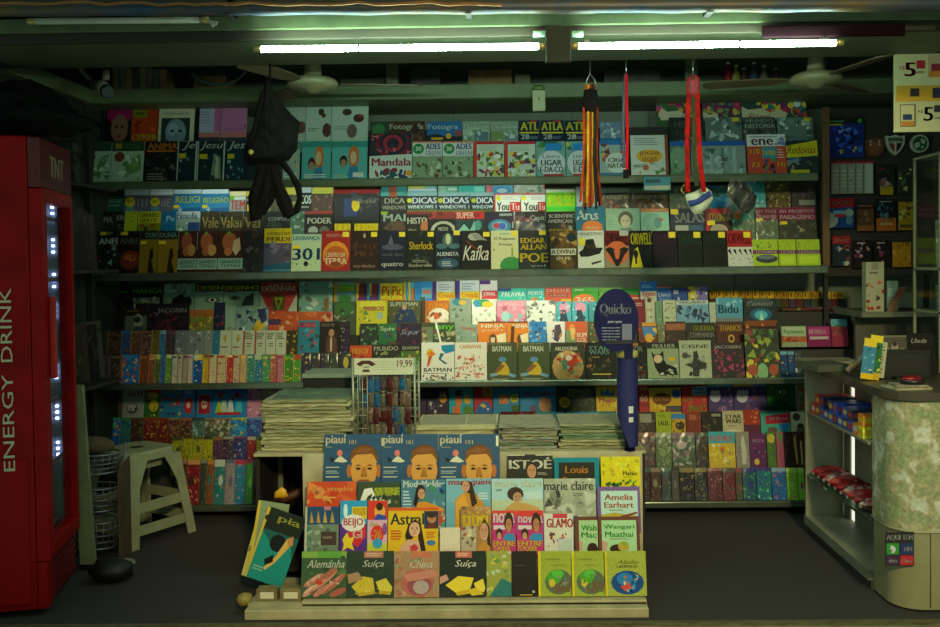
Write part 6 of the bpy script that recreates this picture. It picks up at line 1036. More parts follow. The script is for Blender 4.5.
# black bundle on top of the fridge
ol = [(-30, 137), (-34, 110), (-12, 88), (8, 82), (30, 80), (48, 88), (62, 99), (76, 112), (92, 118), (100, 126), (84, 131), (70, 136), (40, 137)]
m = MB(); m.pillow([at(x, y, 4.22) for x, y in ol], .34, rings=6); rn = random.Random(2); m.v = [(x+rn.uniform(-.012, .012), y+rn.uniform(-.012, .012), max(z+rn.uniform(-.01, .01), FH+.002)) for x, y, z in m.v]
tag(m.build('tarpaulin_bundle', mat('black tarpaulin', '0a0a09', .9, c2='121210', scale=14, bump=.8, spec=.2)), 'crumpled black bundle lying on top of the red fridge', 'bundle')
# ------------------------------------------------------------------ side rack of leaning magazines behind the fridge
RK = empty('side_rack', (WX0+.06, 5.1, 0)); root = RK
fr_m = mat('dark rack steel', '3a3a34', .5, .4)
XR = [at(74, 300, 4.95).x, at(104, 300, 5.4).x]
for zz in (at(84, 385, 5.1).z, at(84, 270, 5.1).z, at(84, 185, 5.1).z):
    m = MB(); m.box(WX0+.005, -2.33, 4.80, 5.42, zz-.018, zz); sadd('rack_shelf', m, fr_m)
for yy in (4.80, 5.40): m = MB(); m.box(WX0+.006, WX0+.036, yy, yy+.03, .002, 2.3); sadd('upright', m, fr_m)
tag(RK, 'dark side rack of tilted magazines between the fridge and the shelves', 'rack')
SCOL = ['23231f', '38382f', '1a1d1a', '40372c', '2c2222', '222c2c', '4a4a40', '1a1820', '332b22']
i = 0
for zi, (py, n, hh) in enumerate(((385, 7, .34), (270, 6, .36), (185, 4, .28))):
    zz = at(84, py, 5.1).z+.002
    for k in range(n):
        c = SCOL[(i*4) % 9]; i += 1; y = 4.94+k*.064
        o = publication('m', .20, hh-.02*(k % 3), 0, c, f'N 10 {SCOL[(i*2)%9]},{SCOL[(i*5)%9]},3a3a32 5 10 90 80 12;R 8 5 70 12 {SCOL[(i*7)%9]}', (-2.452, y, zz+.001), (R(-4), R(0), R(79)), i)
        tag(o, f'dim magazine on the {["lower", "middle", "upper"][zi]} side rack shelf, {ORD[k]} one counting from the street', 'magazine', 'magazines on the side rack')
# pale plank leaning beside the fridge
root = empty('leaning_plank', atz(90, 560, 0)); m = MB(); p0, p1 = at(89, 561, 4.62), at(76, 385, 4.62)
m.prism([(p0.x-.035, .002), (p0.x+.04, .002), (p1.x+.04, p1.z), (p1.x-.03, p1.z)], 4.60, 4.625); o = m.build('plank_board', mat('pale green plank', '8a8f6c', .6, c2='6a7054', scale=5)); o.parent = root; root_inv(o, root)
m = MB(); m.prism([(p0.x-.037, .001), (p0.x+.042, .001), (p0.x+.040, .03), (p0.x-.038, .03)], 4.598, 4.627); o = m.build('rubber_end', BLACKP); o.parent = root; root_inv(o, root)
tag(root, 'pale green plank standing upright next to the fridge', 'plank')
# ------------------------------------------------------------------ stools (two nested white plastic stools)
def stool(loc, rot, h, lab, w=.215, z0=0, legs=True, t=.158):
    r0 = empty('plastic_stool', loc, (0, 0, rot))
    def sec(s, z): return [(x*s, y*s, z) for x, y in ((-1, -.7), (-.7, -1), (.7, -1), (1, -.7), (1, .7), (.7, 1), (-.7, 1), (-1, .7))]
    m = MB(); m.grid([sec(t*.2, h), sec(t*.97, h), sec(t*1.04, h-.012), sec(t*1.07, h-.05), sec(t*.98, h-.05), sec(t*.94, h-.016), sec(t*.2, h-.014)], closed=True, smooth=False); o = m.build('seat', STW); o.parent = r0
    if legs:
        for sx in (-1, 1):
            for sy in (-1, 1):
                m = MB(); rows = []
                for k in range(7):
                    q = k/6; s = (t*1.06)+(w-t)*(1-q); z = z0+(h-.04-z0)*q; hw = .042+.04*max(0, q-.7)/.3
                    c = Vector((sx*s, sy*s, z)); rows.append([c, c+Vector((-sx*hw*1.4, 0, 0)), c+Vector((-sx*hw*1.3, -sy*.012, 0)), c+Vector((-sx*.012, -sy*.012, 0)), c+Vector((-sx*.012, -sy*hw*1.3, 0)), c+Vector((0, -sy*hw*1.4, 0))])
                m.grid(rows, closed=True, cap=True, smooth=False); o = m.build('leg', STW); o.parent = r0
        for zz in (z0+.10, z0+.22):
            q = (zz-z0)/(h-.04-z0); s = (t*1.06)+(w-t)*(1-q)-.004
            for k in range(4):
                a = math.pi/2*k; M = Matrix.Rotation(a, 4, 'Z'); m = MB(); m.box(-s+.03, s-.03, -s, -s+.010, zz-.035, zz+.02, None, M); o = m.build('side_band', STW); o.parent = r0
    tag(r0, lab, 'stool', 'white plastic stools'); return r0
STW = mat('aged white plastic', 'a4a886', .45, c2='868a68', scale=7, amt=.9)
sp = atz(143, 531, 0); hS = at(150, 444, sp.y).z
stool((sp.x+.01, sp.y-.09, .001), R(60), hS, 'white plastic stool standing beside the wire basket, upper of two nested')
stool((sp.x+.01, sp.y-.09, .001), R(60), hS-.055, 'inner nested white plastic stool showing under the upper one', w=.165, legs=False, t=.105)
# wire basket, cardboard, bag and hose on the floor
root = empty('wire_basket', atz(97, 557, 0)); bx, by = root.location.x, root.location.y
for nm_, zz0, zz1, rr0, rr1 in (('lower_basket', .06, .20, .10, .125), ('upper_basket', .26, .38, .105, .13), ('top_basket', .46, .56, .11, .135)):
    m = MB()
    for k in range(5): q = k/4; r = rr0+(rr1-rr0)*q; z = zz0+(zz1-zz0)*q; m.tube([(bx+r*math.cos(a*math.pi/10), by+r*.7*math.sin(a*math.pi/10), z) for a in range(21)], .003 if 0 < k < 4 else .006, 5)
    for a in range(20): c_, s_ = math.cos(a*math.pi/10), math.sin(a*math.pi/10); m.tube([(bx+rr0*c_, by+rr0*.7*s_, zz0), (bx+rr1*c_, by+rr1*.7*s_, zz1)], .002, 4)
    for k in range(-3, 4): m.tube([(bx+k*.028, by-.055, zz0), (bx+k*.028, by+.055, zz0)], .002, 4)
    sadd(nm_, m, mat('grey basket wire', '7a8088', .4, .5))
for sx in (-1, 1): m = MB(); m.tube([(bx+sx*.10, by+.05, .002), (bx+sx*.135, by+.07, .60)], .006, 6); sadd('basket_post', m, mat('grey basket wire', '7a8088'))
tag(root, 'tiered round grey wire basket between the plank and the stool', 'basket')
m = MB(); m.pillow([(bx+.115*math.cos(a*.3142), by-.01, .60+.05*math.sin(a*.3142)) for a in range(20)], .13); m.v = [(x, y, max(z, .567)) for x, y, z in m.v]
tag(m.build('brown_sack', mat('brown sackcloth', '5f5640', .9, c2='48402e', scale=25, bump=.4)), 'lumpy brown sack resting in the top of the wire basket', 'sack')
a, b = atz(121, 563, 0), atz(132, 553, 0); m = MB(); zz = at(130, 468, (a.y+b.y)/2).z
d = (b-a).normalized(); nrm = Vector((-d.y, d.x, 0))*.008
for q in ((0, 1),):
    P = [a, b, b+nrm, a+nrm]; lo = [(p.x, p.y, .002) for p in P]; hi = [(p.x, p.y, zz+(.05 if i in (1, 2) else 0)) for i, p in enumerate(P)]
    m.face(lo[::-1]); m.face(hi)
    for i in range(4): k = (i+1) % 4; m.face([lo[i], lo[k], hi[k], hi[i]])
tag(m.build('cardboard_sheet', mat('brown cardboard', '5a4a34', .85, c2='46392a', scale=6)), 'upright brown cardboard sheet leaning between basket and stool', 'cardboard')
m = MB(); q = atz(112, 582, 0); m.pillow([(q.x+.10*math.cos(t*.4488)*(1+.2*(t % 2)), q.y, .06+.062*math.sin(t*.4488)) for t in range(14)], .15); m.v = [(x, y, max(z, .001)) for x, y, z in m.v]
tag(m.build('black_bag', mat('black bin bag', '0f100f', .5, bump=.6, scale=30)), 'slumped black bag on the floor at the foot of the plank', 'bag')
m = MB(); q = atz(125, 566, 0); m.tube([(q.x-.03+.07*math.cos(t), q.y+.06*math.sin(t), .012) for t in [k*.3-1.9 for k in range(14)]], .011, 8)
tag(m.build('hose_loop', mat('white hose', '8a948c', .4)), 'short curved white hose lying by the black bag', 'hose')
# ------------------------------------------------------------------ round sign on its post
SG = empty('sign_post', (at(627, 440, 4.36).x, 4.36, ZT)); root = SG
NAVY = mat('navy sign', '191b48', .6, c2='16183e', scale=6, spec=.12); PUR = mat('navy purple tube', '2c2c66', .3, c2='242456', scale=5); WL = mat('white sign lettering', 'c8c8cc', .6)
c0 = at(616, 320, 4.28); rx, rz = (at(638, 320, 4.28)-at(594.5, 320, 4.28)).length/2, (at(616, 289, 4.28)-at(616, 351, 4.28)).length/2
m = MB(); n = 40; el = [(c0.x+rx*math.cos(2*math.pi*k/n), c0.z+rz*math.sin(2*math.pi*k/n)) for k in range(n)]; m.prism(el, 4.27, 4.284); pn = sadd('round_panel', m, NAVY, .002)
def slet(txt, px0, px1, py0, py1, Y, nm, bold=.0, mt=WL, parent=None):
    a, b = at(px0, (py0+py1)/2, Y), at(px1, (py0+py1)/2, Y); h = at(px0, py0, Y).z-at(px0, py1, Y).z; mm = MB()
    letter(mm, txt, (a.x, Y, a.z-h/2), (1, 0, (b.z-a.z)/(b.x-a.x)), (0, 0, 1), b.x-a.x, h, None, bold); o = mm.build(nm, mt); o.parent = parent or root; root_inv(o, parent or root); return o
slet('Quicko', 600, 631, 303.5, 316, 4.2685, 'title_lettering', .03, parent=pn)
slet('passo a passo', 608, 622, 321, 323.5, 4.2685, 'small_lettering', 0, parent=pn)
for k in range(5): slet('compre aqui seu credito', 602, 620-3*(k == 4), 327+k*3, 328.8+k*3, 4.2685, 'small_lettering', 0, parent=pn)
m = MB(); a, b = at(622, 324, 4.269), at(632, 340, 4.269); m.box(a.x, b.x, 4.2682, 4.2694, b.z, a.z); o = sadd('blank_square', m, mat('grey patch', '6a6a80', .6))
m = MB(); a, b = at(605, 340, 4.269), at(632, 344, 4.269); m.box(a.x, b.x, 4.2682, 4.2694, b.z, a.z); sadd('dark_slot', m, mat('slot', '0c0c1c', .6))
cx = at(627.5, 400, 4.34).x; r = (at(638, 400, 4.34).x-at(617, 400, 4.34).x)/2; zt = at(627, 357, 4.34).z
m = MB(); n = 28; rows = []
for z in (zt, None):
    rows.append([(cx+r*math.cos(2*math.pi*k/n), 4.34+r*math.sin(2*math.pi*k/n), z if z else ZT+.03-.075*(math.cos(2*math.pi*k/n)-1)*-1*.0+.16*max(0, -math.cos(2*math.pi*k/n))*.9+.0) for k in range(n)])
m.grid(rows, closed=True); m.face(rows[0]); m.face(rows[1][::-1]); sadd('tube', m, PUR)
m = MB(); m.lathe([(r*.98, zt-.0), (r*1.03, zt+.002), (r*1.03, zt+.03), (r*.9, zt+.031)], (cx, 4.34, 0), 28); sadd('yellow_collar', m, mat('pale yellow collar', 'a8a05a', .5))
m = MB(); m.box(cx-.02, cx+.02, 4.285, 4.30, zt+.0, zt+.12); sadd('bracket', m, NAVY)
m = MB(); m.lathe([(r*.5, 0), (r*.5, .16)], (cx+.012, 4.36, ZT+.0008), 16); sadd('inner_post', m, NAVY)
for (a, b, nm_) in (((629, 408), (635, 415), 'white_mark'), ((630, 419), (636, 424), 'white_mark')):
    p, q = at(*a, 4.243), at(*b, 4.243); m = MB(); zc_ = (p.z+q.z)/2
    th = -.95; m2 = []
    for k in range(5): t_ = th-.22+.11*k+.15; m2.append((cx+(r+.0012)*math.sin(t_+1.0), 4.34-(r+.0012)*math.cos(t_+1.0)))
    m.grid([[(x, y, q.z) for x, y in m2], [(x, y, p.z) for x, y in m2]]); sadd(nm_, m, WL)
tag(SG, 'navy oval sign on a thick navy tube standing behind the display stand', 'sign')
# ------------------------------------------------------------------ wire rack with price header
root = empty('wire_rack', (at(383, 435, 4.5).x, 4.5, ZT)); YR_ = 4.48
wm = mat('pale wire', '9aa08c', .4, .4); a, b = at(352.5, 358, YR_), at(414.5, 374, YR_); zl_ = ZT+.001
for x in (a.x, b.x): m = MB(); m.tube([(x, YR_, zl_), (x, YR_, a.z)], .006, 8); sadd('upright', m, wm)
for x in (a.x, b.x): m = MB(); m.tube([(x, YR_+.2, zl_), (x, YR_+.2, a.z-.04)], .006, 8); sadd('upright', m, wm)
m = MB()
for k in range(1, 13): x = a.x+(b.x-a.x)*k/13; m.tube([(x, YR_+.2, zl_+.02), (x, YR_+.2, a.z-.05)], .0025, 5)
for k in range(9): z = zl_+.03+(a.z-zl_-.09)*k/8; m.tube([(a.x, YR_+.2, z), (b.x, YR_+.2, z)], .0025, 5)
for k in range(6):
    for x in (a.x, b.x): z = zl_+.03+(a.z-zl_-.09)*k/5; m.tube([(x, YR_, z), (x, YR_+.2, z)], .0025, 5)
for k in range(1, 4): x = a.x+(b.x-a.x)*k/13; m.tube([(x, YR_, zl_+.02), (x, YR_, a.z-.09)], .0025, 5)
for k in range(6): z = zl_+.03+(a.z-zl_-.12)*k/5; m.tube([(a.x, YR_, z), (a.x+(b.x-a.x)*.24, YR_, z)], .0025, 5)
sadd('wire_grid', m, wm)
c_, d_ = at(354, 358.5, YR_-.012), at(413.5, 374.5, YR_-.012); m = MB(); m.box(c_.x, d_.x, YR_-.012, YR_-.007, d_.z, c_.z); hc = sadd('price_card', m, mat('cream price card', 'c8c8ac', .6), .001)
slet('19,99', 397, 412, 360, 368, YR_-.0128, 'price_numerals', .03, mat('dark red ink', '8a1c24', .6), hc)
BI = mat('black ink', '1c1c1a', .7)
for k in range(4): slet('leve agora o seu', 374, 396, 361+k*2.6, 362.6+k*2.6, YR_-.0128, 'small_print', 0, mat('green grey ink', '6a8a74', .7), hc)
m = MB(); P = [at(x, y, YR_-.0128) for x, y in ((356, 364), (362, 360.5), (370, 360.5), (376, 364), (372, 366.5), (368, 364), (364, 364), (360, 366.5))]; m.face(P)
P = [at(x, y, YR_-.0128) for x, y in ((362, 372), (370, 372), (369, 369.5), (363, 369.5))]; m.face(P); sadd('red_black_logo', m, mat('maroon ink', '4a1c1c', .7))
slet('SUPER', 362, 370, 361.2, 363.4, YR_-.0133, 'logo_word', .02, mat('orange ink', 'b8502c', .7), hc); slet('CARD', 362.5, 369.5, 366, 368, YR_-.0128, 'logo_word', .02, BI, hc)
tag(root, 'pale wire rack with cream price card behind the large blue magazines', 'rack')
FOIL = [mat('glossy foil '+c, c, .18, .35, c2=d, scale=60, amt=1.3, bump=.6) for c, d in (('2a1218', 'a88a74'), ('142452', '3a8ac8'), ('1c1612', '9a8a74'), ('2c1a1a', '7a2c34'), ('18241c', '9a9a80'), ('181218', '7a6a7a'))]
rn = random.Random(11); ax, bx_ = at(360, 400, YR_).x, at(411, 400, YR_).x
for rI, zt_r in enumerate((at(383, 376, YR_).z, at(383, 392, YR_).z, at(383, 408, YR_).z, at(383, 422, YR_).z)):
    for k in range(8):
        x = ax+(bx_-ax)*(k+.5+rn.uniform(-.13, .13))/8; w = (bx_-ax)/19; h = .088*rn.uniform(.8, 1); root = empty('foil_packet', (x, YR_+.02, zt_r))
        m = MB(); y0 = YR_+.02+.012*(rI % 2)
        m.grid([[(x-w, y0, zt_r-h*.02), (x, y0-.001, zt_r), (x+w, y0, zt_r-h*.02)], [(x-w*1.02, y0-.004, zt_r-h*.3), (x, y0-.011-.004*rn.random(), zt_r-h*.3), (x+w*1.02, y0-.004, zt_r-h*.3)], [(x-w, y0-.003, zt_r-h*.75), (x, y0-.010, zt_r-h*.75), (x+w, y0-.003, zt_r-h*.75)], [(x-w, y0, zt_r-h), (x, y0-.001, zt_r-h), (x+w, y0, zt_r-h)]], smooth=False)
        m.grid([[(x-w, y0+.002, zt_r), (x+w, y0+.002, zt_r)], [(x-w, y0+.002, zt_r-h), (x+w, y0+.002, zt_r-h)]], smooth=False)
        fm = FOIL[1] if (rI, k) in ((0, 1), (1, 0), (1, 2)) else FOIL[rn.randrange(6)]
        sadd('packet_bag', m, fm); m = MB(); m.box(x-w*.8, x+w*.8, y0-.013, y0-.0115, zt_r-h*.16, zt_r-h*.06); sadd('header_strip', m, mat('strip '+'abc'[(k+rI) % 3], ['4a4034', '3a1c24', '5a5a4c'][(k+rI) % 3], .5))
        tag(root, f'small shiny packet in the wire rack, row {["one","two","three","four"][rI]} from its card, {ORD[k]} along', 'packet', 'packets in the wire rack')
# ------------------------------------------------------------------ counter on the price-board side
CX = atz(805, 532, 0).x; CY1 = atz(805, 532, 0).y; CY0 = 4.24; CZ = at(805, 362, CY1).z
GREYC = mat('grey counter laminate', '8f8f7a', .5, c2='767764', scale=6, amt=.8)
root = empty('shop_counter', (CX+.3, 4.7, 0)); CXR = CX+.235; CXE = 2.6
m = MB(); m.box(CX-.02, CXE, CY0+.0, CY1+.02, CZ-.035, CZ)
pc = (at(906, 500, 4.10).x, 4.26); rp = .17
n = 20; arc = [(CX-.02+ (CXE-CX)*k/n) for k in range(n+1)]
top = [(CX-.02, CY0), (CX-.01, 4.06), (CX+.03, 3.99), (CX+.10, 3.955), (CXE, 3.955), (CXE, CY0)]
m.face([(x, y, CZ) for x, y in top]); m.face([(x, y, CZ-.035) for x, y in top[::-1]])
for i in range(5): m.face([(top[i][0], top[i][1], CZ-.035), (top[i+1][0], top[i+1][1], CZ-.035), (top[i+1][0], top[i+1][1], CZ), (top[i][0], top[i][1], CZ)])
sadd('counter_top', m, mat('dull brown counter top', '4a4436', .4, c2='3a3529', scale=8))
m = MB(); m.box(CX, CXR-.03, CY1-.02, CY1, .10, CZ-.037); sadd('end_panel', m, mat('pale grey panel', '8e8e76', .55, c2='7a7a64', scale=4))
m = MB(); m.box(CX-.005, CXR, CY0, CY1, .05, .10); sadd('niche_floor', m, GREYC)
m = MB(); m.box(CX+.01, CXR, CY0, CY1, .002, .0495); sadd('toe_kick', m, mat('dark toe kick', '3a382f', .7))
ys = sorted([CY0, CY1]+[y for px in (838,) for y in ()])
# outer wall of the niche: panels, the slits between them filled with glow for street light
sl = sorted(atx(px, 455, CXR-.002).y for px in (841.5, 847, 853.5, 858))
GL2 = mat('street light slit glow', 'f0f0dc', .4, emit=.5)  # emissive filler standing in for street light seen through open gaps
ed = [CY0, sl[0], sl[1], sl[2], sl[3], CY1]; print('SLITS', ed)
for k in range(len(ed)-1):
    if k % 2 == 0: m = MB(); m.box(CXR-.02, CXR, ed[k]+.0005, ed[k+1]-.0005, .101, CZ-.037); sadd('outer_panel', m, GREYC)
    else: m = MB(); m.box(CXR-.012, CXR-.004, ed[k], ed[k+1], .101, CZ-.037); sadd('slit_glow', m, GL2)
gl = mat('greenish shelf glass', '8aa890', .1, trans=.85)
for zz, nm_ in ((at(815, 412, 5.1).z, 'shelf_board'), (at(812, 474, 5.15).z, 'glass_shelf')):
    m = MB(); m.box(CX+.004, CXR-.022, CY0+.02, CY1-.022, zz-.012, zz); sadd(nm_, m, GREYC if nm_ == 'shelf_board' else gl)
ZA, ZB = at(815, 412, 5.1).z, at(812, 474, 5.15).z
# rounded front: curved cheek and clear cover with crumpled printed paper
def curve_front(off, z0, z1, n=14):
    P = [(CX+.02-off, CY0-.005)]
    for k in range(n+1): t = math.pi/2*k/n; P.append((CX+.145-(.125+off)*math.cos(t), 4.10-(.125+off)*math.sin(t)))
    P.append((CXE, 3.975-off)); return [[(x, y, z) for x, y in P] for z in (z0, z1)]
zc0, zc1 = at(905, 531, 3.97).z, CZ-.037
m = MB(); m.grid(curve_front(0, .012, zc1)); m.box(CX+.026, CXE, 4.12, CY0-.001, .012, zc1); cb = sadd('curved_front', m, mat('yellow grey laminate', '9a9672', .5, c2='807c5a', scale=4, amt=.8))
pap = mat('crumpled printed paper', 'b8b488', .8, c2='8a9a70', scale=11, amt=.6, bump=.6)
nt = pap.node_tree; b_ = nt.nodes['Principled BSDF']; vz = nt.nodes.new('ShaderNodeTexNoise'); vz.inputs['Scale'].default_value = 13; vz.inputs['Detail'].default_value = 8
r1 = nt.nodes.new('ShaderNodeValToRGB'); r1.color_ramp.elements[0].position = .42; r1.color_ramp.elements[1].position = .62
for p_, c_ in ((.42, '98a078'), (.5, 'b2ac82'), (.62, 'bc9e78')):
    e = r1.color_ramp.elements[0] if p_ == .42 else r1.color_ramp.elements[1] if p_ == .62 else r1.color_ramp.elements.new(p_); e.color = rgb(c_)
tc = nt.nodes.new('ShaderNodeTexCoord'); nt.links.new(tc.outputs['Object'], vz.inputs['Vector']); nt.links.new(vz.outputs['Fac'], r1.inputs[0])
mx = nt.nodes.new('ShaderNodeMix'); mx.data_type = 'RGBA'; mx.inputs[0].default_value = .5
src = b_.inputs['Base Color'].links[0].from_socket; nt.links.new(src, mx.inputs[6]); nt.links.new(r1.outputs[0], mx.inputs[7])
v2 = nt.nodes.new('ShaderNodeTexNoise'); v2.inputs['Scale'].default_value = 60; v2.inputs['Detail'].default_value = 5; nt.links.new(tc.outputs['Object'], v2.inputs['Vector'])
m3 = nt.nodes.new('ShaderNodeMix'); m3.data_type = 'RGBA'; m3.blend_type = 'OVERLAY'; m3.inputs[0].default_value = .8; nt.links.new(mx.outputs[2], m3.inputs[6]); nt.links.new(v2.outputs['Fac'], m3.inputs[7]); nt.links.new(m3.outputs[2], b_.inputs['Base Color'])
m = MB(); m.grid(curve_front(.006, zc0, zc1-.01)); sadd('printed_sheet', m, pap)
m = MB(); m.grid(curve_front(.012, zc0-.004, zc1-.006)); sadd('clear_cover', m, GLASS)
m = MB(); m.grid(curve_front(.014, zc0-.008, zc0+.002)); sadd('cover_edge', m, mat('clear plastic edge', 'a8a888', .3))
m = MB(); m.tube([(at(931, 540, 3.97).x, 3.974, zc0-.01), (at(931, 600, 3.97).x, 3.974, .02)], .002, 5); sadd('panel_joint', m, DARK)
tag(root, 'grey shop counter with rounded front and open candy niche', 'counter')
# phone credit sticker
root = empty('credit_sticker', at(900, 550, 3.96)); SYf = 3.972
a, b = at(885, 532, SYf), at(914, 566, SYf); w_, h_ = b.x-a.x, a.z-b.z
def q4(x0, x1, y0, y1, d=0): return (a.x+w_*x0, a.x+w_*x1, SYf-.0006-d, SYf-d, a.z-h_*y1, a.z-h_*y0)
m = MB(); m.box(*q4(0, 1, 0, 1)); sadd('backing', m, BI)
for nm_, q, c in (('green_field', (.05, .48, .33, .66), '2c8a3a'), ('blue_field', (.52, .97, .33, .66), '1c2c6a'), ('violet_field', (.05, .48, .69, .97), '3a1c4a'), ('red_field', (.52, .97, .69, .97), 'b81c24')):
    m = MB(); m.box(*q4(*q, .0007)); sadd(nm_, m, mat('sticker '+nm_, c, .5))
def stk(t, x0, x1, y0, y1, mt, d=.0016):
    m = MB(); letter(m, t, (a.x+w_*x0, SYf-d, a.z-h_*y1), (1, 0, 0), (0, 0, 1), w_*(x1-x0), h_*(y1-y0), None, .05); sadd('lettering', m, mt)
stk('AQUI TEM', .05, .95, .08, .26, WL); stk('TIM', .62, .92, .43, .56, WL); stk('Claro', .58, .92, .77, .9, WL); stk('vivo', .12, .42, .77, .9, WL)
m = MB(); P = [(.2, .38), (.32, .42), (.38, .52), (.3, .62), (.2, .6), (.26, .52), (.16, .5)]; m.face([(a.x+w_*x, SYf-.0016, a.z-h_*y) for x, y in P]); sadd('white_leaf_mark', m, WL)
tag(root, 'small sticker of four coloured fields on the rounded counter front', 'sticker')
# candy boxes on the upper shelf, bags on the glass shelf
rn = random.Random(21); k = 0
CB = [('red', 'a81c1c'), ('blue', '1c3a8a'), ('yellow', 'c8a01c'), ('brown', '4a2a1c'), ('dark blue', '16244a'), ('orange', 'c8641c')]
y = CY1-.11; i = 0
while y > CY0+.09:
    for lv in range(2 if i % 3 else 1):
        nm_, c = CB[(i*2+lv) % 6] if i else CB[0]
        nm_, c = CB[[0, 3, 1, 4, 1, 4, 1, 4, 1, 5, 2, 5, 2][min(i, 12)]] if not lv else CB[[3, 0, 4, 1, 4, 1, 4, 1, 4, 3, 5, 2, 5][min(i, 12)]]
        root = empty('candy_box', (CX+.13, y, ZA)); z0 = ZA+.0008+lv*.0565; xx0, xx1 = CX+.012, CXR-.05
        m = MB(); m.box(xx0, xx1, y-.032, y+.032, z0, z0+.055); sadd('carton', m, mat('candy carton '+nm_, c, .4, c2='%02x%02x%02x' % tuple(min(255, int(int(c[j:j+2], 16)*1.5)+20) for j in (0, 2, 4)), scale=40, amt=.5))
        m = MB(); m.box(xx0-.001, xx0-.0002, y-.022, y+.022, z0+.018, z0+.04); m.box(xx0+.01, xx1-.02, y-.0325, y-.0322, z0+.014, z0+.04); sadd('printed_band', m, mat('band '+'wyr'[i % 3], ['c8ccd0', 'd8b83c', 'b83a2c'][i % 3], .5))
        tag(root, f'{nm_} candy box in upper niche, {ORD[i]} from the back{", on top of another" if lv else ""}', 'candy box', 'candy boxes in the counter niche')
    y -= .068; i += 1
y = CY1-.10; i = 0
RB = [mat('red glossy wrapper', '8e1218', .25, c2='b83a34', scale=32, amt=.35, bump=.8), mat('crimson glossy wrapper', 'a81c24', .25, c2='5a0c10', scale=30, amt=.6, bump=.8), mat('clear red wrapper', '9a3438', .2, c2='b8a8a0', scale=26, amt=.2, bump=.9)]
while y > CY0+.09:
    root = empty('candy_bag', (CX+.10, y, ZB)); m = MB(); zc_ = ZB+.034; xx = CX+.105
    ol = [(xx+.09*math.cos(t*.3142)*(1.1 if t % 5 == 0 else 1), y, zc_+.03*math.sin(t*.3142)) for t in range(20)]
    m.pillow(ol, .075); rr2 = random.Random(i); m.v = [(p[0]+rr2.uniform(-.004, .004), p[1]+rr2.uniform(-.003, .003), max(p[2]+rr2.uniform(-.004, .006), ZB+.001)) for p in m.v]
    sadd('bag_body', m, RB[i % 3]); m = MB(); m.box(CX+.011, CX+.0135, y-.012, y+.012, ZB+.02, ZB+.032); sadd('seal', m, mat('white bag seal', 'b8b0a8', .4))
    tag(root, f'shiny red candy bag on the glass niche shelf, {ORD[i]} from the back', 'candy bag', 'candy bags in the counter niche'); y -= .085; i += 1
# things standing on the counter
def cbox(nm, lab, cat, px0, px1, py0, py1, Y, dep, mt, parts=(), bev=.003):
    global root
    a, b = at(px0, py1, Y), at(px1, py0, Y); z0 = max(CZ+.0008, min(a.z, CZ+.0008)); root = empty(nm, ((a.x+b.x)/2, Y, z0))
    m = MB(); m.box(a.x, b.x, Y, Y+dep, z0, b.z); sadd('body', m, mt, bev); tag(root, lab, cat); return a, b, z0
a, b, z0 = cbox('cash_monitor', 'black screen seen from behind standing on the counter', 'monitor', 879, 931, 350, 384, 4.42, .05, mat('black screen shell', '121210', .5))
m = MB(); m.box(a.x+.02, b.x-.02, 4.418, 4.4195, z0+.03, b.z-.02); sadd('rear_cover', m, mat('dark rear cover', '1c1a17', .5)); m = MB(); m.box(a.x+.06, b.x-.06, 4.36, 4.419, z0, z0+.012); sadd('stand_foot', m, BLACKP)
o = publication('m', .125, .15, .05, '4a463a', 'R 0 0 100 6 6a6450;E 50 36 14 16 8a826c;E 50 28 10 8 2a261c;P 2c2820 34,52 66,52 80,100 20,100;E 22 50 10 12 7a725c;E 78 52 10 12 7a725c;P 24201a 10,66 34,62 34,100 10,100;P 24201a 66,62 90,66 90,100 66,100', (at(896, 372, 4.50).x, 4.50, CZ+.002), (R(-8), 0, 0), 901); tag(o, 'grey photo magazine with three figures behind the black screen', 'magazine')
o = publication('b', .125, .16, .05, '17140f', 'I 46 24 60 14 b8b0a0 Uieda;L 20 50 60 20 2c261c 4', (at(921, 372, 4.50).x, 4.505, CZ+.002), (R(-8), 0, 0), 902); tag(o, 'black book with white script title behind the black screen', 'book')
for k, (px, c, sp_, lab) in enumerate(((872, '2c6a3a', 'R 0 0 100 16 d8c02c;N 14 3a9a5a,2a6a9a,c8c83c,1c3a24 0 10 100 80 14;R 0 84 100 16 c8a81c', 'green and yellow magazine tilted against the black screen'), (866, '3a7a9a', 'R 0 0 100 20 d8b82c;N 12 5aa0b0,c8c8b0,2a4a5a 0 16 100 80 14;R 0 86 100 14 d8b01c', 'blue magazine with yellow foot leaning outermost on the counter'), (877, 'a8a88c', 'L 10 10 80 80 6a6a54 9', 'pale leaflet squeezed between tilted magazine and black screen'))):
    Yk = 4.38-.02*k+(.05 if k == 2 else 0); o = publication('m', .06, at(px, 336+k*4, Yk).z-CZ, 0, c, sp_, (at(px, 380, Yk).x, Yk, CZ+.004+.004*k), (R(-6), R(9), R(0)), 910+k); tag(o, lab, 'magazine')
def slab(px0, px1, py, Y0, Y1, h, z, nm, lab, cat, mt, rot=0):
    a, b = at(px0, py, Y0), at(px1, py, Y0); m = MB(); cxm, cym = (a.x+b.x)/2, (Y0+Y1)/2; M = Matrix.Translation((cxm, cym, 0)) @ Matrix.Rotation(rot, 4, 'Z')
    m.box(-(b.x-a.x)/2, (b.x-a.x)/2, -(Y1-Y0)/2, (Y1-Y0)/2, z, z+h, None, M); return tag(m.build(nm, mt, None, .002), lab, cat)
slab(893, 932, 386, 4.02, 4.15, .012, CZ+.0008, 'notebook', 'cream notebook lying on the rounded counter corner', 'notebook', mat('cream paper cover', 'a8a284', .7, c2='8a8468', scale=20), .15)
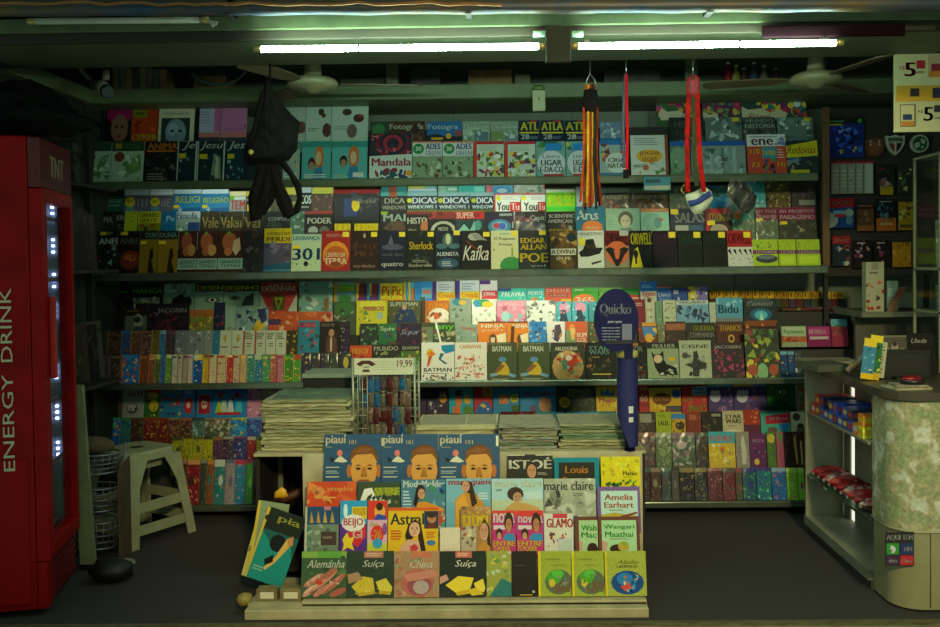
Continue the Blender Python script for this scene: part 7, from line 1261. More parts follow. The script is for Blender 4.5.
slab(897, 930, 382, 4.03, 4.13, .01, CZ+.0135, 'leaflet', 'worn leaflet lying on the cream notebook', 'leaflet', mat('worn leaflet', '9a9a8a', .7, c2='5a4a3a', scale=14), -.1)
root = empty('red_lighter_tray', (at(912, 374, 4.08).x, 4.08, CZ+.024)); q = root.location
m = MB(); m.lathe([(.002, 0), (.05, 0), (.056, .02), (.05, .02), (.046, .006), (.002, .006)], tuple(q), 20); sadd('tray', m, mat('black tray', '1c1a18', .4))
m = MB(); m.pillow([(q.x+.045*math.cos(t*.5236), q.y, q.z+.022+.014*math.sin(t*.5236)) for t in range(12)], .05); sadd('red_sweets', m, mat('red sweets wrapper', 'b01c20', .3, c2='3a0c0c', scale=40))
tag(root, 'small black tray with red packets on the counter corner', 'tray')
slab(808, 862, 354, 4.98, 5.2, .02, CZ+.0008, 'folder', 'pale folder lying flat at the far end of the counter', 'folder', mat('pale folder', '8a8a6c', .6, c2='6f6f58', scale=9))
slab(812, 850, 350, 4.70, 4.92, .035, CZ+.0008, 'card_reader_box', 'dull grey green box lying in the middle of the counter', 'box', mat('dull grey green box', '4f5546', .6, c2='3a3f34', scale=6), .2)
m = MB(); q = at(866, 348, 4.55); m.tube([(q.x-.09, 4.56, CZ+.02), (q.x-.03, 4.56, CZ+.07), (q.x+.03, 4.56, CZ+.13), (q.x+.06, 4.56, CZ+.17)], [.016, .02, .02, .012], 8)
tag(m.build('yellow_toy', mat('yellow blue toy plastic', 'b8941c', .4, c2='24408a', scale=16)), 'slanted yellow and blue toy on the counter by the tilted magazines', 'toy')
# ------------------------------------------------------------------ price board
root = empty('price_board', at(925, 92, 4.3)); YB = 4.30
a, b = at(894, 54, YB), at(985, 131, YB); m = MB(); m.box(a.x, b.x, YB, YB+.008, b.z, a.z); sadd('board', m, mat('cream board', 'cfc894', .6, c2='bfb784', scale=6), .002)
a, b = at(896, 86, YB), at(985, 100.5, YB); m = MB(); m.box(a.x, b.x, YB-.0012, YB-.0002, b.z, a.z); sadd('yellow_band', m, mat('yellow band', 'c8961c', .6))
RI = mat('red ink', 'a81c24', .6); BK = mat('dark ink', '24242c', .6)
slet('5', 905, 915.5, 62.5, 76.5, YB-.001, 'red_numeral', .06, RI); slet('5', 924, 933, 107, 121, YB-.001, 'black_numeral', .05, BK)
slet('R$', 899.5, 904.5, 66, 70, YB-.001, 'currency_mark', 0, RI); slet(',00', 916, 924, 71, 74, YB-.001, 'cents', .01, RI); slet('R$', 918, 923, 110, 113, YB-.001, 'currency_mark', 0, BK); slet(',00', 934, 940, 117, 119.5, YB-.001, 'cents', .01, BK)
def bpart(nm, x0, y0, x1, y1, c, d=.001):
    a, b = at(x0, y0, YB), at(x1, y1, YB); m = MB(); m.box(a.x, b.x, YB-d-.0012, YB-d, b.z, a.z); sadd(nm, m, mat('board '+c, c, .6))
bpart('red_badge', 916.5, 60.5, 925, 68.5, 'b01c28'); bpart('red_pack', 928, 55, 945, 77, 'b8a078'); bpart('red_stripe', 931, 64, 945, 71, '8a1c30', .0026); bpart('orange_stripe', 928.5, 71, 945, 77, 'c87a1c', .0026)
bpart('dark_badge', 910, 88.5, 919, 96.5, '2c1c14', .0016); bpart('navy_badge', 932.5, 88, 945, 98, '1c1c34', .0016); bpart('pack_picture', 900, 104.5, 915.5, 126.5, '4a4a3c'); bpart('pack_front', 900.5, 105.5, 914, 126, 'c8c08a', .0026); bpart('pack_label', 902.5, 114.5, 911.5, 120, '1c2c5a', .0042); bpart('pack_foot', 901, 121.5, 913.5, 126, 'c87a1c', .0042); bpart('navy_price_badge', 934, 105.5, 945, 112, '1c1c34')
m = MB(); 
for x in (900, 975): p = at(x, 54, YB+.004); m.tube([p, (p.x, p.y, p.z+.30)], .0025, 5)
sadd('hanging_wire', m, BLACKP)
tag(root, 'cream and yellow price board with large numerals hanging over the counter', 'price board')
# ------------------------------------------------------------------ peg wall of blister packs
YPw = 5.72
root = empty('pegboard', at(870, 200, YPw+.05)); a, b = at(826, 108, YPw), at(935, 275, YPw)
m = MB(); m.box(a.x, b.x, YPw+.03, YPw+.05, b.z-.0, a.z); sadd('board', m, mat('dark brown pegboard', '332c24', .7, c2='26211b', scale=20))
for x in (829, 931): p = at(x, 270, YPw); m = MB(); m.box(p.x-.012, p.x+.012, YPw+.051, YPw+.08, .002, a.z); sadd('upright', m, DARK)
tag(root, 'dark peg panel with blister packs between shelves and glass cabinets', 'panel')
a, b = at(816, 108, 5.55), at(828, 268, 5.55); m = MB(); xm = (a.x+b.x)/2+.012
m.box(xm-.018, xm+.022, 5.512, 5.55, Z2+.001, a.z); o = m.build('wooden_post', WOOD, None, .003); tag(o, 'narrow brown wooden post where the wall shelves end', 'post')
def blister(px0, px1, py0, py1, bg, spec, lab, seed, nm='blister_pack', cat='pack', grp='packs on the peg panel'):
    a, b = at(px0, py1, YPw), at(px1, py0, YPw); W, H = b.x-a.x-.003, b.z-a.z; r0 = empty(nm, ((a.x+b.x)/2, YPw, a.z)); rnd = random.Random(seed)
    m = MB(); m.box(-W/2, W/2, -.004, 0, 0, H, rgb(bg)); ex = []; art(m, spec, W, H, -.004, 0, rnd, ex); o = m.build('card', MATTE); o.parent = r0
    m = MB(); m.tube([(0, .0302, H-.006), (0, -.03, H-.006), (0, -.034, H-.0)], .0025, 6); o = m.build('peg_hook', STEEL); o.parent = r0
    if ex: m = MB(); m.pillow([(W*.36*math.cos(t*.3927), -.006, H*.45+H*.3*math.sin(t*.3927)) for t in range(16)], .03); o = m.build('clear_blister', GLASS); o.parent = r0
    tag(r0, lab, cat, grp)
blister(827, 864, 118, 158, '1a2a7a', 'R 0 0 100 14 10240f;L 4 4 60 8 5a8a6a 1;C 88 7 6 3a9a3a;R 0 14 40 4 b8b02c;N 30 2a4ac0,3a6ad0,10184a,6a8ad8 0 20 100 60 8;N 6 c8c83c 10 76 80 16 4', 'wide blue card of small toys at the top of the peg panel', 1)
blister(831, 873, 161, 194, '9a9c8a', 'R 0 0 100 7 a81c24;R 19 0 2 100 5a5c50;R 38 0 2 100 5a5c50;R 57 0 2 100 5a5c50;R 76 0 3 100 5a5c50;L 4 24 14 60 b8baa8 5;L 23 24 13 60 b8baa8 5;L 42 24 13 60 b8baa8 5;L 62 24 13 60 b8baa8 5;N 5 c89a3c,5a8a9a 6 56 90 8 3;R 80 8 20 90 b4b8aa', 'row of pale batteries with red tops on the peg panel', 2)
blister(875, 895, 164, 195, '24201c', 'N 8 8a2c2c,b8a08a,3a3a3a 10 10 80 60 14;R 24 72 66 28 b8941c;W', 'dark blister pack with yellow foot beside the batteries', 3)
blister(897, 912, 166, 194, '2c3424', 'N 10 6a8a4a,b8c88a,3a4a2c 5 10 90 80 14;W', 'dim green blister pack beside the yellow footed pack', 4)
blister(824, 854, 198, 228, '1c4a8a', 'P a81c24 0,0 100,0 100,30 0,36;T 60 16 60 14 d8d4c8 LOCTITE;E 16 74 30 26 b8bcb0;R 30 42 40 22 8ab0c8;R 34 54 36 10 c83a2c;E 84 50 14 14 a8b0a8;E 84 76 12 14 6a8aa0', 'blue glue pack with slanted red top', 5)
blister(857, 874, 203, 231, '6a4428', 'R 0 0 100 22 4a1c1c;L 10 6 80 8 8a7464 1;N 6 4a3a2c,8a6a4a 10 26 80 46 14;R 0 80 100 20 9a5a2c', 'rusty brown blister pack with orange foot', 6)
blister(876, 896, 199, 231, '16161a', 'R 0 60 100 40 b8641c;N 6 3a6a7a,8aa0a8 14 20 72 40 16;L 14 4 70 8 8a8a8a 1;R 20 74 60 8 d8a86a;W', 'black blister pack with orange lower half', 7)
blister(898, 914, 202, 230, 'a8841c', 'N 8 3a3424,6a5a2c,c8b86a 10 14 80 60 16;R 10 80 80 12 5a4a1c', 'yellow blister pack at the cabinet end of its row', 8)
blister(832, 850, 236, 266, '24303c', 'R 0 0 100 26 a81c24;T 50 14 80 12 d8d0c8 SUPER;N 8 b8b4a8,8a3a3a,3a6a9a 6 34 88 60 16', 'lower glue card with red top and white tubes', 9)
blister(853, 871, 240, 268, '1c1416', 'N 10 8a3a5a,b88a9a,3a2c34,c8a08a 8 10 84 80 12;L 20 6 60 10 b8a8a8 1', 'dark card with pink streaks, nearest the lower glue card', 10)
blister(873, 890, 240, 266, '1a1416', 'N 10 8a3a5a,b88a9a,3a2c34,c8a08a 8 10 84 80 12;L 20 6 60 10 b8a8a8 1', 'dark card with pink streaks, nearest the orange envelope', 11)
blister(892, 911, 242, 267, 'b8801c', 'N 8 d8a03c,8a5a14,c89028 0 0 100 100 14;L 12 10 60 8 8a5a14 1', 'orange padded envelope hanging lowest on the peg panel', 12)
def crest(px, py, r, c, lab, nm, extra):
    global root
    p = at(px, py, YPw-.01); rr_ = r*5.7/914; root = empty(nm, p)
    m = MB(); m.prism([(p.x+rr_*x, p.z+rr_*y) for x, y in c], YPw-.01, YPw+.012); sadd('plate', m, mat(lab[:18], extra[0], .45), .002)
    for k, (poly, col) in enumerate(extra[1]): m = MB(); m.face([(p.x+rr_*x, YPw-.0106-.0002*k, p.z+rr_*y) for x, y in poly]); sadd('emblem_field', m, mat('emblem '+col, col, .5))
    m = MB(); m.tube([(p.x, YPw+.001, p.z+rr_*.4), (p.x, YPw+.0302, p.z-rr_*.9)], .004, 6); sadd('peg_hook', m, STEEL)
    tag(root, lab, 'emblem', 'club emblems on the peg panel')
SHD = [(-1, .9), (-.5, .8), (0, 1), (.5, .8), (1, .9), (.95, 0), (.55, -.7), (0, -1.2), (-.55, -.7), (-.95, 0)]
circ = [(math.cos(t*.3142), math.sin(t*.3142)) for t in range(20)]
crest(875, 147, 9.5, [(-.9, .8), (-.4, .9), (.4, .9), (.9, .8), (1, .2), (.7, -.8), (0, -1), (-.7, -.8), (-1, .2)], 'brown shield emblem with four pale stars', 'club_emblem', ('5a3018', [([(-.5, .5), (.5, .5), (.6, -.4), (0, -.8), (-.6, -.4)], '7a4420')]+[([(-.45+q*.9+.13*math.cos(t), .55+.0+s*.34-.3+.13*math.sin(t)) for t in (0, 1.5, 3, 4.6)], 'c8b890') for q in (0, 1) for s in (0, 1)]))
crest(895.5, 144, 9, SHD, 'white shield emblem with red and black halves', 'club_emblem', ('b8bca8', [([(-.8, .7), (.8, .7), (.82, .3), (-.82, .3)], '3a5a44'), ([(-.75, .1), (-.12, .1), (-.08, -.95), (-.45, -.55)], '8a1c20'), ([(.75, .1), (.12, .1), (.08, -.95), (.45, -.55)], '141414')]))
p = at(889, 140.5, YPw-.0108); q = at(902, 140.5, YPw); m = MB(); letter(m, 'SPFC', (p.x, YPw-.0112, p.z-.012), (1, 0, 0), (0, 0, 1), q.x-p.x, .026, None, .03); sadd('emblem_letters', m, mat('pale emblem letters', 'c8ccb8', .5))
crest(920, 143.5, 8.5, circ, 'round green and white emblem on the peg panel', 'club_emblem', ('b8bca8', [([(x*.86, y*.86) for x, y in circ], '16502c'), ([(-.5, -.6), (-.7, 0), (-.1, .2), (0, -.3)], 'b8bca8'), ([(.1, .6), (.6, .4), (.5, -.1), (.1, .1)], 'b8bca8'), ([(.1, -.3), (.5, -.3), (.2, -.7)], 'b8bca8')]))
m = MB(); p = at(886, 108, 5.3)
# ------------------------------------------------------------------ glass cabinets above the counter
root = empty('glass_cabinet', (at(935, 250, 4.62).x, 4.7, CZ+.001)); x0 = at(913, 250, 4.92).x; x1 = x0+.5
zT, z1, z2, z3 = at(912, 152, 4.62).z, at(912, 268, 4.62).z, at(912, 272, 4.62).z, at(912, 312, 4.62).z
fm = mat('pale cabinet frame', '8a8a6a', .5)
for zz in (zT, z1, z3): m = MB(); m.box(x0, x1, 4.62, 4.92, zz-.012, zz); sadd('cabinet_shelf', m, fm)
for xx in (x0, x1-.012): m = MB(); m.box(xx, xx+.012, 4.62, 4.632, CZ+.001, zT-.0125); sadd('corner_post', m, fm); m = MB(); m.box(xx, xx+.012, 4.908, 4.92, CZ+.001, zT-.0125); sadd('corner_post', m, fm)
m = MB(); m.box(x0+.013, x1-.013, 4.622, 4.626, z3+.001, zT-.013); sadd('glass_front', m, GLASS); m = MB(); m.box(x0+.003, x0+.007, 4.634, 4.906, z3+.001, zT-.013); sadd('glass_side', m, GLASS)
m = MB(); m.box(x0+.013, x1, 4.618, 4.6205, z1-.03, z1+.006); sadd('price_strip', m, mat('yellow price strip', 'a8943a', .5))
tag(root, 'pale framed glass cabinet of small packets at the counter edge', 'cabinet')
rn = random.Random(31); PC = ['6a8a74', '9aa890', '4a6a5a', 'b0b8a0', '8a4a3a', '3a5a6a', 'a8a070', '5a4a5a']
for zi, zz in enumerate((z1, z3)):
    for k in range(5):
        xx = x0+.03+k*.085; h = (.3, .16)[zi]*rn.uniform(.8, 1); c = PC[(k*3+zi*5) % 8]
        o = publication('p', .07, h, 0, c, f'N 12 {PC[(k+2)%8]},{PC[(k+5)%8]},c8ccb8 0 0 100 100 14;R 10 8 80 12 {PC[(k+4)%8]};W', (xx+.04, 4.73, zz+.002), (R(-4), 0, 0), 950+k+zi*9)
        tag(o, f'pale packet in the glass cabinet, {["taller", "lower"][zi]} compartment, {ORD[k]} from its open side', 'packet', 'packets in the glass cabinet')
# printed white box and small boxes under the peg panel
root = empty('back_ledge', (at(885, 312, 5.3).x, 5.3, 0)); zl = at(885, 312, 5.25).z; m = MB(); m.box(at(862, 312, 5.25).x, 2.55, 5.25, 5.70, zl-.03, zl); sadd('ledge_board', m, mat('grey ledge board', '6a6c5a', .6))
m = MB(); m.box(at(862, 312, 5.25).x+.02, 2.5, 5.40, 5.43, .002, zl-.0305); sadd('back_panel', m, mat('dim ledge panel', '4c4d40', .6))
tag(root, 'grey ledge behind the counter carrying small boxes', 'ledge')
def lbox(px0, px1, py0, Y, dep, bg, spec, lab, seed, nm='small_box'):
    a, b = at(px0, 312, Y), at(px1, py0, Y); W, H = b.x-a.x, b.z-zl-.001; r0 = empty(nm, ((a.x+b.x)/2, Y, zl+.001)); m = MB(); m.box(-W/2, W/2, 0, dep, 0, H, rgb(bg)); art(m, spec, W, H, 0, 0, random.Random(seed), []); o = m.build('carton', MATTE); o.parent = r0
    m = MB(); m.box(-W/2-.001, W/2+.001, -.0015, dep+.001, H+.0005, H+.006); o = m.build('lid', mat('carton lid '+bg, bg, .6)); o.parent = r0; tag(r0, lab, 'box')
lbox(866, 884, 263, 5.28, .06, 'a8a88a', 'R 30 0 40 14 8a8a6c;L 20 16 60 8 6a6a5a 1;N 16 a83a24,c86a3c,3a3a34,8a2c1c 4 40 92 58 10', 'white printed box with red figures on the back ledge', 41)
lbox(887, 898, 282, 5.30, .05, '7a9080', 'R 10 20 80 30 9ab0a0;L 10 60 80 20 5a6a5a 2', 'small grey green box beside the white printed box', 42)
m = MB(); a, b = at(886, 309, 5.27), at(906, 286, 5.27); m.prism([(a.x, zl+.001), (a.x+.05, zl+.001), (b.x, b.z), (b.x-.05, b.z-.015)], 5.262, 5.266); tag(m.build('red_sheet', mat('faded red sheet', '8a4434', .6, c2='5a6a4a', scale=9)), 'slanting faded red sheet leaning in front of the small boxes', 'sheet')
root = empty('white_spool', (at(897, 296, 5.42).x, 4.95, 0))
# ------------------------------------------------------------------ things hanging from the header and ledge
def strap(px, Y, w, mt, parent, nm, fold=0): 
    m = MB(); L = [at(x, y, Y) for x, y in px]; rows = [[(p.x-w/2, p.y, p.z), (p.x, p.y-.004-fold*(i % 2), p.z), (p.x+w/2, p.y, p.z)] for i, p in enumerate(L)]
    m.grid(rows); m.grid([[(x, y+.003, z) for x, y, z in r] for r in rows]); return sadd(nm, m, mt)
YH = 4.30
BK_ = mat('black nylon fabric', '0c0a09', .85, c2='080706', scale=20, bump=.5, spec=.2); BK2 = mat('brown black webbing', '0c0a08', .85, c2='140f0b', scale=30, bump=.4, spec=.1)
root = empty('backpack', at(271, 75, YH)); 
ol = [(268, 78), (272, 88), (282, 104), (291, 114), (299, 122), (299, 136), (297, 150), (289, 160), (276, 165), (262, 166), (248, 166), (243, 160), (243, 152), (249, 142), (256, 128), (260, 112), (262, 96), (264, 84)]
m = MB(); m.pillow([at(x, y, YH) for x, y in ol], .12, rings=5); m.sm = [False]*len(m.sm); rn = random.Random(8); m.v = [(x+rn.uniform(-.004, .004), y+rn.uniform(-.008, .008), z+rn.uniform(-.004, .004)) for x, y, z in m.v]; sadd('bag_body', m, BK_)
m = MB(); m.tube([at(x, y, YH-.06) for x, y in ((263, 92), (259, 108), (256, 124), (251, 138), (247, 150))], .012, 8, None, .4); sadd('shoulder_strap', m, BK2)
m = MB(); m.tube([at(x, y, YH) for x, y in ((270, 64), (270, 70), (270, 80))], .005, 6); sadd('hanging_loop', m, BK2)
for pth, w in ((((262, 164), (258, 180), (253, 198), (253, 212), (255, 221)), .05), (((270, 165), (266, 184), (261, 204), (256, 218)), .06), (((276, 165), (276, 182), (270, 200), (262, 214)), .04), (((282, 162), (291, 174), (298, 186), (300, 198), (297, 210), (286, 217)), .035), (((272, 166), (277, 184), (284, 202), (289, 216)), .07)):
    L_ = [at(x, y, YH-.02-.012*(w > .045)) for x, y in pth]; m = MB(); rows = []
    for i, p in enumerate(L_): t_ = (L_[min(i+1, len(L_)-1)]-L_[max(i-1, 0)]).normalized(); nn = Vector((-t_.z, 0, t_.x))*(w/2*(1-.25*(i % 2))); rows.append([p-nn, p+Vector((0, -.012, 0)), p+nn, p+Vector((0, .006, 0))])
    m.grid(rows, closed=True, smooth=False, cap=True); sadd('loose_strap', m, BK2)
m = MB(); p = at(251, 152, YH-.105); m.lathe([(.001, -.004), (.012, -.003), (.012, .003), (.001, .004)], tuple(p), 10, axis='Y'); sadd('yellow_tag', m, mat('yellow tag', 'a8a03c', .5))
tag(root, 'black backpack with dangling straps hanging from the header', 'backpack')
root = empty('striped_lanyards', at(590, 64, 4.36)); YL = 4.36
root.name = 'lanyard_hank'
for k, (px, c) in enumerate((((584, 92), 'a8440e'), ((586, 93), '8a3c14'), ((588, 93), 'b8a01c'), ((590, 94), '1c1a16'), ((592, 94), 'b89a24'), ((594, 93), '2c241c'), ((597, 92), '241814'), ((587, 91), '2c1c10'), ((591, 92), '4a2c10'), ((595, 91), '1a1410'), ((589, 92), 'a84c14'))):
    xo = px[0]; sw = (xo-590)*.6; strap([(xo+ (590-xo)*.5, 84), (xo, 100), (xo+1*(k % 2), 130), (xo-(k % 2), 160), (xo+sw*.6, 185), (xo+sw, 202+(k*5 % 9))], YL-.004*(k % 3), .0115, mat('strap '+c, c, .6, c2='1c1814' if k % 2 else '8a2c14', scale=30, amt=.5, stretch=(1, 1, .4), spec=.05), root, 'ribbon', .004)
m = MB(); m.tube([at(590, 60, YL), at(590, 74, YL), at(586, 82, YL), at(588, 90, YL)], .003, 6); m.tube([at(590, 74, YL), at(595, 80, YL), at(596, 90, YL)], .003, 6); sadd('hanging_hook', m, STEEL)
m = MB(); m.pillow([at(x, y, YL) for x, y in ((584, 90), (590, 86), (597, 90), (599, 104), (596, 114), (585, 114), (582, 104))], .05); sadd('bound_top', m, BK2)
tag(root, 'hank of orange yellow and black ribbons hanging by the header bracket', 'lanyard')
root = empty('thin_lanyard', at(625, 72, YL))
strap([(625.5, 74), (624, 95), (623.4, 130), (624, 168)], YL, .014, mat('navy strap', '1c1c34', .6), root, 'navy_ribbon'); strap([(626.5, 74), (626.5, 95), (627.5, 130), (627, 170)], YL-.006, .013, mat('red strap', 'a00a14', .6, spec=.05), root, 'red_ribbon')
m = MB(); m.tube([at(626, 60, YL), at(626, 76, YL)], .003, 6); sadd('hanging_hook', m, STEEL); m = MB(); p = at(626, 172, YL); m.box(p.x-.014, p.x+.014, YL-.008, YL+.004, p.z-.03, p.z+.012); sadd('clasp', m, BK2)
tag(root, 'single thin navy and red ribbon hanging over the top shelf', 'lanyard')
root = empty('red_lanyard', at(693, 66, YL))
for k, (pth, c) in enumerate(((((690, 78), (688, 110), (687, 150), (688, 192)), 'b00c08'), (((697, 78), (698, 120), (700, 160), (704, 192)), 'a00a08'), (((693, 78), (694, 110), (694, 150), (697, 186)), '24281c'))):
    strap(pth, YL-.005*(2-k), .022 if k < 2 else .022, mat('ribbon '+c, c, .6, c2='3a3a1c' if k == 2 else '5a0c0c', scale=24, amt=.5, spec=.05), root, 'ribbon')
m = MB(); m.pillow([at(x, y, YL) for x, y in ((687, 78), (693, 74), (700, 78), (700, 94), (693, 98), (686, 94))], .04); sadd('bound_top', m, mat('black red cord', '2c1414', .7, c2='a81c1c', scale=40))
m = MB(); m.tube([at(693, 60, YL), at(693, 76, YL)], .004, 6); sadd('hanging_hook', m, STEEL); 
tag(root, 'broad red lanyard hanging in front of the green puzzle pouches', 'lanyard')
# face masks
root = empty('white_face_mask', at(697, 200, 4.42)); YM = 4.42
m = MB(); m.pillow([at(x, y, YM) for x, y in ((685, 195), (694, 192), (704, 186), (711, 191), (713, 199), (707, 208), (700, 214), (694, 214), (688, 206))], .05); sadd('mask_cloth', m, mat('white mask cloth', 'a8ac94', .8, bump=.2))
m = MB(); m.pillow([at(x, y, YM-.022) for x, y in ((687, 201), (696, 199), (710, 190), (712, 196), (700, 204), (690, 207))], .03); sadd('blue_stripe', m, mat('navy mask stripe', '1c2c6a', .8))
m = MB(); m.tube([at(x, y, YM-.0) for x, y in ((686, 196), (681, 190), (684, 184), (688, 190))], .003, 5); sadd('ear_loop', m, mat('yellow loop', 'b89a3c', .6)); m = MB(); m.tube([at(x, y, YM) for x, y in ((688, 194), (688, 150))], .001, 4); sadd('hanging_thread', m, WHITEP)
tag(root, 'white cloth mask with navy stripe hanging under the red lanyard', 'face mask')
root = empty('black_face_mask', at(738, 192, 4.9)); YM = 5.36
m = MB(); m.pillow([at(x, y, YM) for x, y in ((726, 187), (731, 181), (740, 184), (750, 190), (757, 196), (755, 206), (748, 214), (741, 212), (735, 204), (729, 196))], .05); sadd('mask_cloth', m, mat('black mask cloth', '131212', .7))
m = MB(); m.lathe([(.018, -.003), (.026, -.006), (.026, 0), (.018, 0)], tuple(at(732, 190, YM-.026)), 16, axis='Y'); sadd('ear_hole', m, mat('grey ear hole', '4a4e48', .6))
m = MB(); a, b = at(722, 176, YM-.035), at(758, 214, YM-.035); rn = random.Random(4); m.grid([[(a.x+(b.x-a.x)*(j/6*(.5+.5*i/6)+.25*(1-i/6)), YM-.036-.004*rn.random(), a.z+(b.z-a.z)*i/6) for j in range(7)] for i in range(7)]); sadd('clear_bag', m, SLEEVE)
m = MB(); m.tube([at(738, 182, YM), at(738, 176, YM)], .002, 5); sadd('hanging_hook', m, STEEL)
tag(root, 'black cloth mask in a clear bag hanging below the top shelf', 'face mask')
# blue shelf tag and white box on the ledge
root = empty('shelf_tag', at(657, 182, 5.45)); a, b = at(644, 177, 5.45), at(671, 190, 5.45); m = MB(); m.box(a.x, b.x, 5.462, 5.468, b.z, a.z); sadd('card', m, mat('teal tag card', '3a8a9a', .6)); m = MB(); m.box(a.x+.004, b.x-.004, 5.4605, 5.4618, b.z+.004, b.z+.028); sadd('white_strip', m, mat('tag strip', 'a8b09a', .6)); m = MB(); m.box(a.x+.01, b.x-.06, 5.4605, 5.4618, a.z-.035, a.z-.012); sadd('dark_picture', m, mat('tag picture', '24505a', .6))
m = MB(); m.box((a.x+b.x)/2-.01, (a.x+b.x)/2+.01, 5.469, 5.485, a.z-.03, a.z-.005); sadd('mount_clip', m, STEEL); tag(root, 'small teal card clipped to the edge of the top shelf', 'tag')
root = empty('alarm_box', at(539, 97, 5.41)); a, b = at(532.5, 90, 5.38), at(545.5, 110.5, 5.38); m = MB(); m.box(a.x, b.x, 5.385, 5.418, b.z, a.z); sadd('case', m, mat('cream plastic case', 'b0b48c', .5), .004); m = MB(); m.lathe([(.036, 0), (.033, .018), (.02, .03), (.001, .034)], ((a.x+b.x)/2, 5.40, a.z+.0005), 16); sadd('dome', m, mat('green dome', '6a8a4c', .4)); m = MB(); m.box((a.x+b.x)/2-.003, (a.x+b.x)/2+.003, 5.3835, 5.3848, a.z-.06, a.z-.04); sadd('mark', m, BI); m = MB(); m.box(a.x+.01, b.x-.01, 5.4182, 5.4198, b.z+.02, a.z-.02); sadd('wall_mount', m, BI)
tag(root, 'small cream box with green dome fixed on the steel ledge', 'alarm')
# ceiling fans
def fan(px, py, Y, lab, ang):
    global root
    p = at(px, py, Y); root = empty('ceiling_fan', p); fm_ = mat('cream fan enamel', '98956f', .4, c2='85825f', scale=5)
    m = MB(); m.lathe([(.001, -.05), (.03, -.045), (.05, -.03), (.12, -.022), (.135, -.005), (.13, .012), (.11, .026), (.05, .04), (.048, .05)], tuple(p), 28); sadd('motor_housing', m, fm_)
    m = MB(); m.lathe([(.046, .05), (.034, .16), (.026, .175)], tuple(p), 16); sadd('canopy_cup', m, fm_); m = MB(); m.tube([(p.x, p.y, p.z+.17), (p.x, p.y, WZ-.001)], .012, 8); sadd('rod', m, fm_)
    for k in range(3):
        a_ = ang+k*2.094; M = Matrix.Translation(p) @ Matrix.Rotation(a_, 4, 'Z') @ Matrix.Rotation(R(9), 4, 'X'); m = MB(); m.prism([(0, 0)]*0 or [(.15, -.002), (.15, .002)], 0, 0) if 0 else None
        P = [(.14, -.02), (.22, -.055), (.55, -.065), (.58, -.03), (.58, .03), (.55, .055), (.22, .045), (.14, .02)]
        up_ = [M @ Vector((x, y, .003)) for x, y in P]; lo = [M @ Vector((x, y, -.003)) for x, y in P]; m.face(up_); m.face(lo[::-1])
        for i in range(8): j = (i+1) % 8; m.face([lo[i], lo[j], up_[j], up_[i]])
        sadd('blade', m, mat('brown fan blade', '6a5a3c', .5, c2='57492f', scale=6))
    tag(root, lab, 'ceiling fan', 'ceiling fans')
fan(313, 84, 4.85, 'cream ceiling fan beside the black backpack', .15); fan(816, 79, 4.85, 'cream ceiling fan near the price board', 2.9)
# security camera
root = empty('security_camera', at(98, 85, 4.9)); p, q = at(97, 83, 4.95), at(108, 92, 4.80); m = MB(); m.tube([p, p.lerp(q, .9)], .036, 16); sadd('camera_case', m, mat('white camera case', '9a9c84', .4)); m = MB(); m.tube([p.lerp(q, .9), q], [.037, .03], 16); sadd('lens_ring', m, mat('lens ring', '3a4a4a', .2)); m = MB(); m.tube([at(96, 82, 4.97), at(86, 76, 5.0), at(80, 68, 5.02), (at(80, 68, 5.02).x, 5.02, WZ-.001)], .013, 8); sadd('arm_mount', m, MATS['white camera case']); m = MB(); m.tube([at(106, 80, 4.9), at(106, 70, 4.9)], .02, 8); sadd('sensor', m, MATS['white camera case'])
tag(root, 'white security camera pointing down near the fridge corner', 'camera')
# loft goods on the ledge, all in the gloom above the rear beam
ZL = RL+.031
def loft(nm, lab, cat, px0, px1, ptop, Y, dep, mt, kind='box'):
    global root
    a, b = at(px0, ptop, Y), at(px1, ptop, Y); root = empty(nm, ((a.x+b.x)/2, Y, ZL)); zt_ = max(a.z, ZL+.03)
    m = MB(); m.box(a.x, b.x, Y, Y+dep, ZL+.001, zt_); sadd('carton', m, mt, .003); m = MB(); m.box(a.x+.004, b.x-.004, Y-.0012, Y-.0002, ZL+.02, min(zt_-.01, ZL+.06)); sadd('printed_label', m, mat('faded label', '6a6a5a', .7))
    tag(root, lab, cat, 'goods stored on the ledge')
LB = [mat('loft '+c, c, .8, c2=d, scale=9) for c, d in (('8a7a5c', '63553f'), ('70705f', '504f48'), ('a08250', '7a6340'), ('5f5a52', '45403a'), ('9a926e', '706a50'))]
x = 112
for k in range(8):
    loft('stored_book', f'dim book spine on the ledge, {ORD[k]} of the row beside the security camera', 'book', x, x+6.2, 66+(k*5 % 4), 5.50, .16, LB[k % 5]); x += 6.8
loft('stored_carton', 'brown carton on the ledge behind the coiled tube', 'carton', 194, 226, 76, 5.52, .2, LB[2])
loft('stored_carton', 'torn brown cardboard on the ledge in the middle of the dark gap', 'carton', 468, 512, 70, 5.6, .1, LB[2])
loft('stored_carton', 'low dim carton on the ledge above the green headed album', 'carton', 340, 384, 78, 5.6, .18, LB[1])
loft('stored_carton', 'grey carton on the ledge beside the torn cardboard', 'carton', 515, 530, 74, 5.56, .15, LB[4])
loft('stored_carton', 'dark carton on the ledge behind the thin ribbon', 'carton', 604, 660, 70, 5.62, .2, LB[3])
loft('stored_carton', 'dim carton on the ledge past the fan near the price board', 'carton', 846, 892, 78, 5.56, .2, LB[1])
loft('stored_carton', 'tall dim carton on the ledge behind the unlit ceiling', 'carton', 410, 440, 68, 5.66, .2, LB[3])
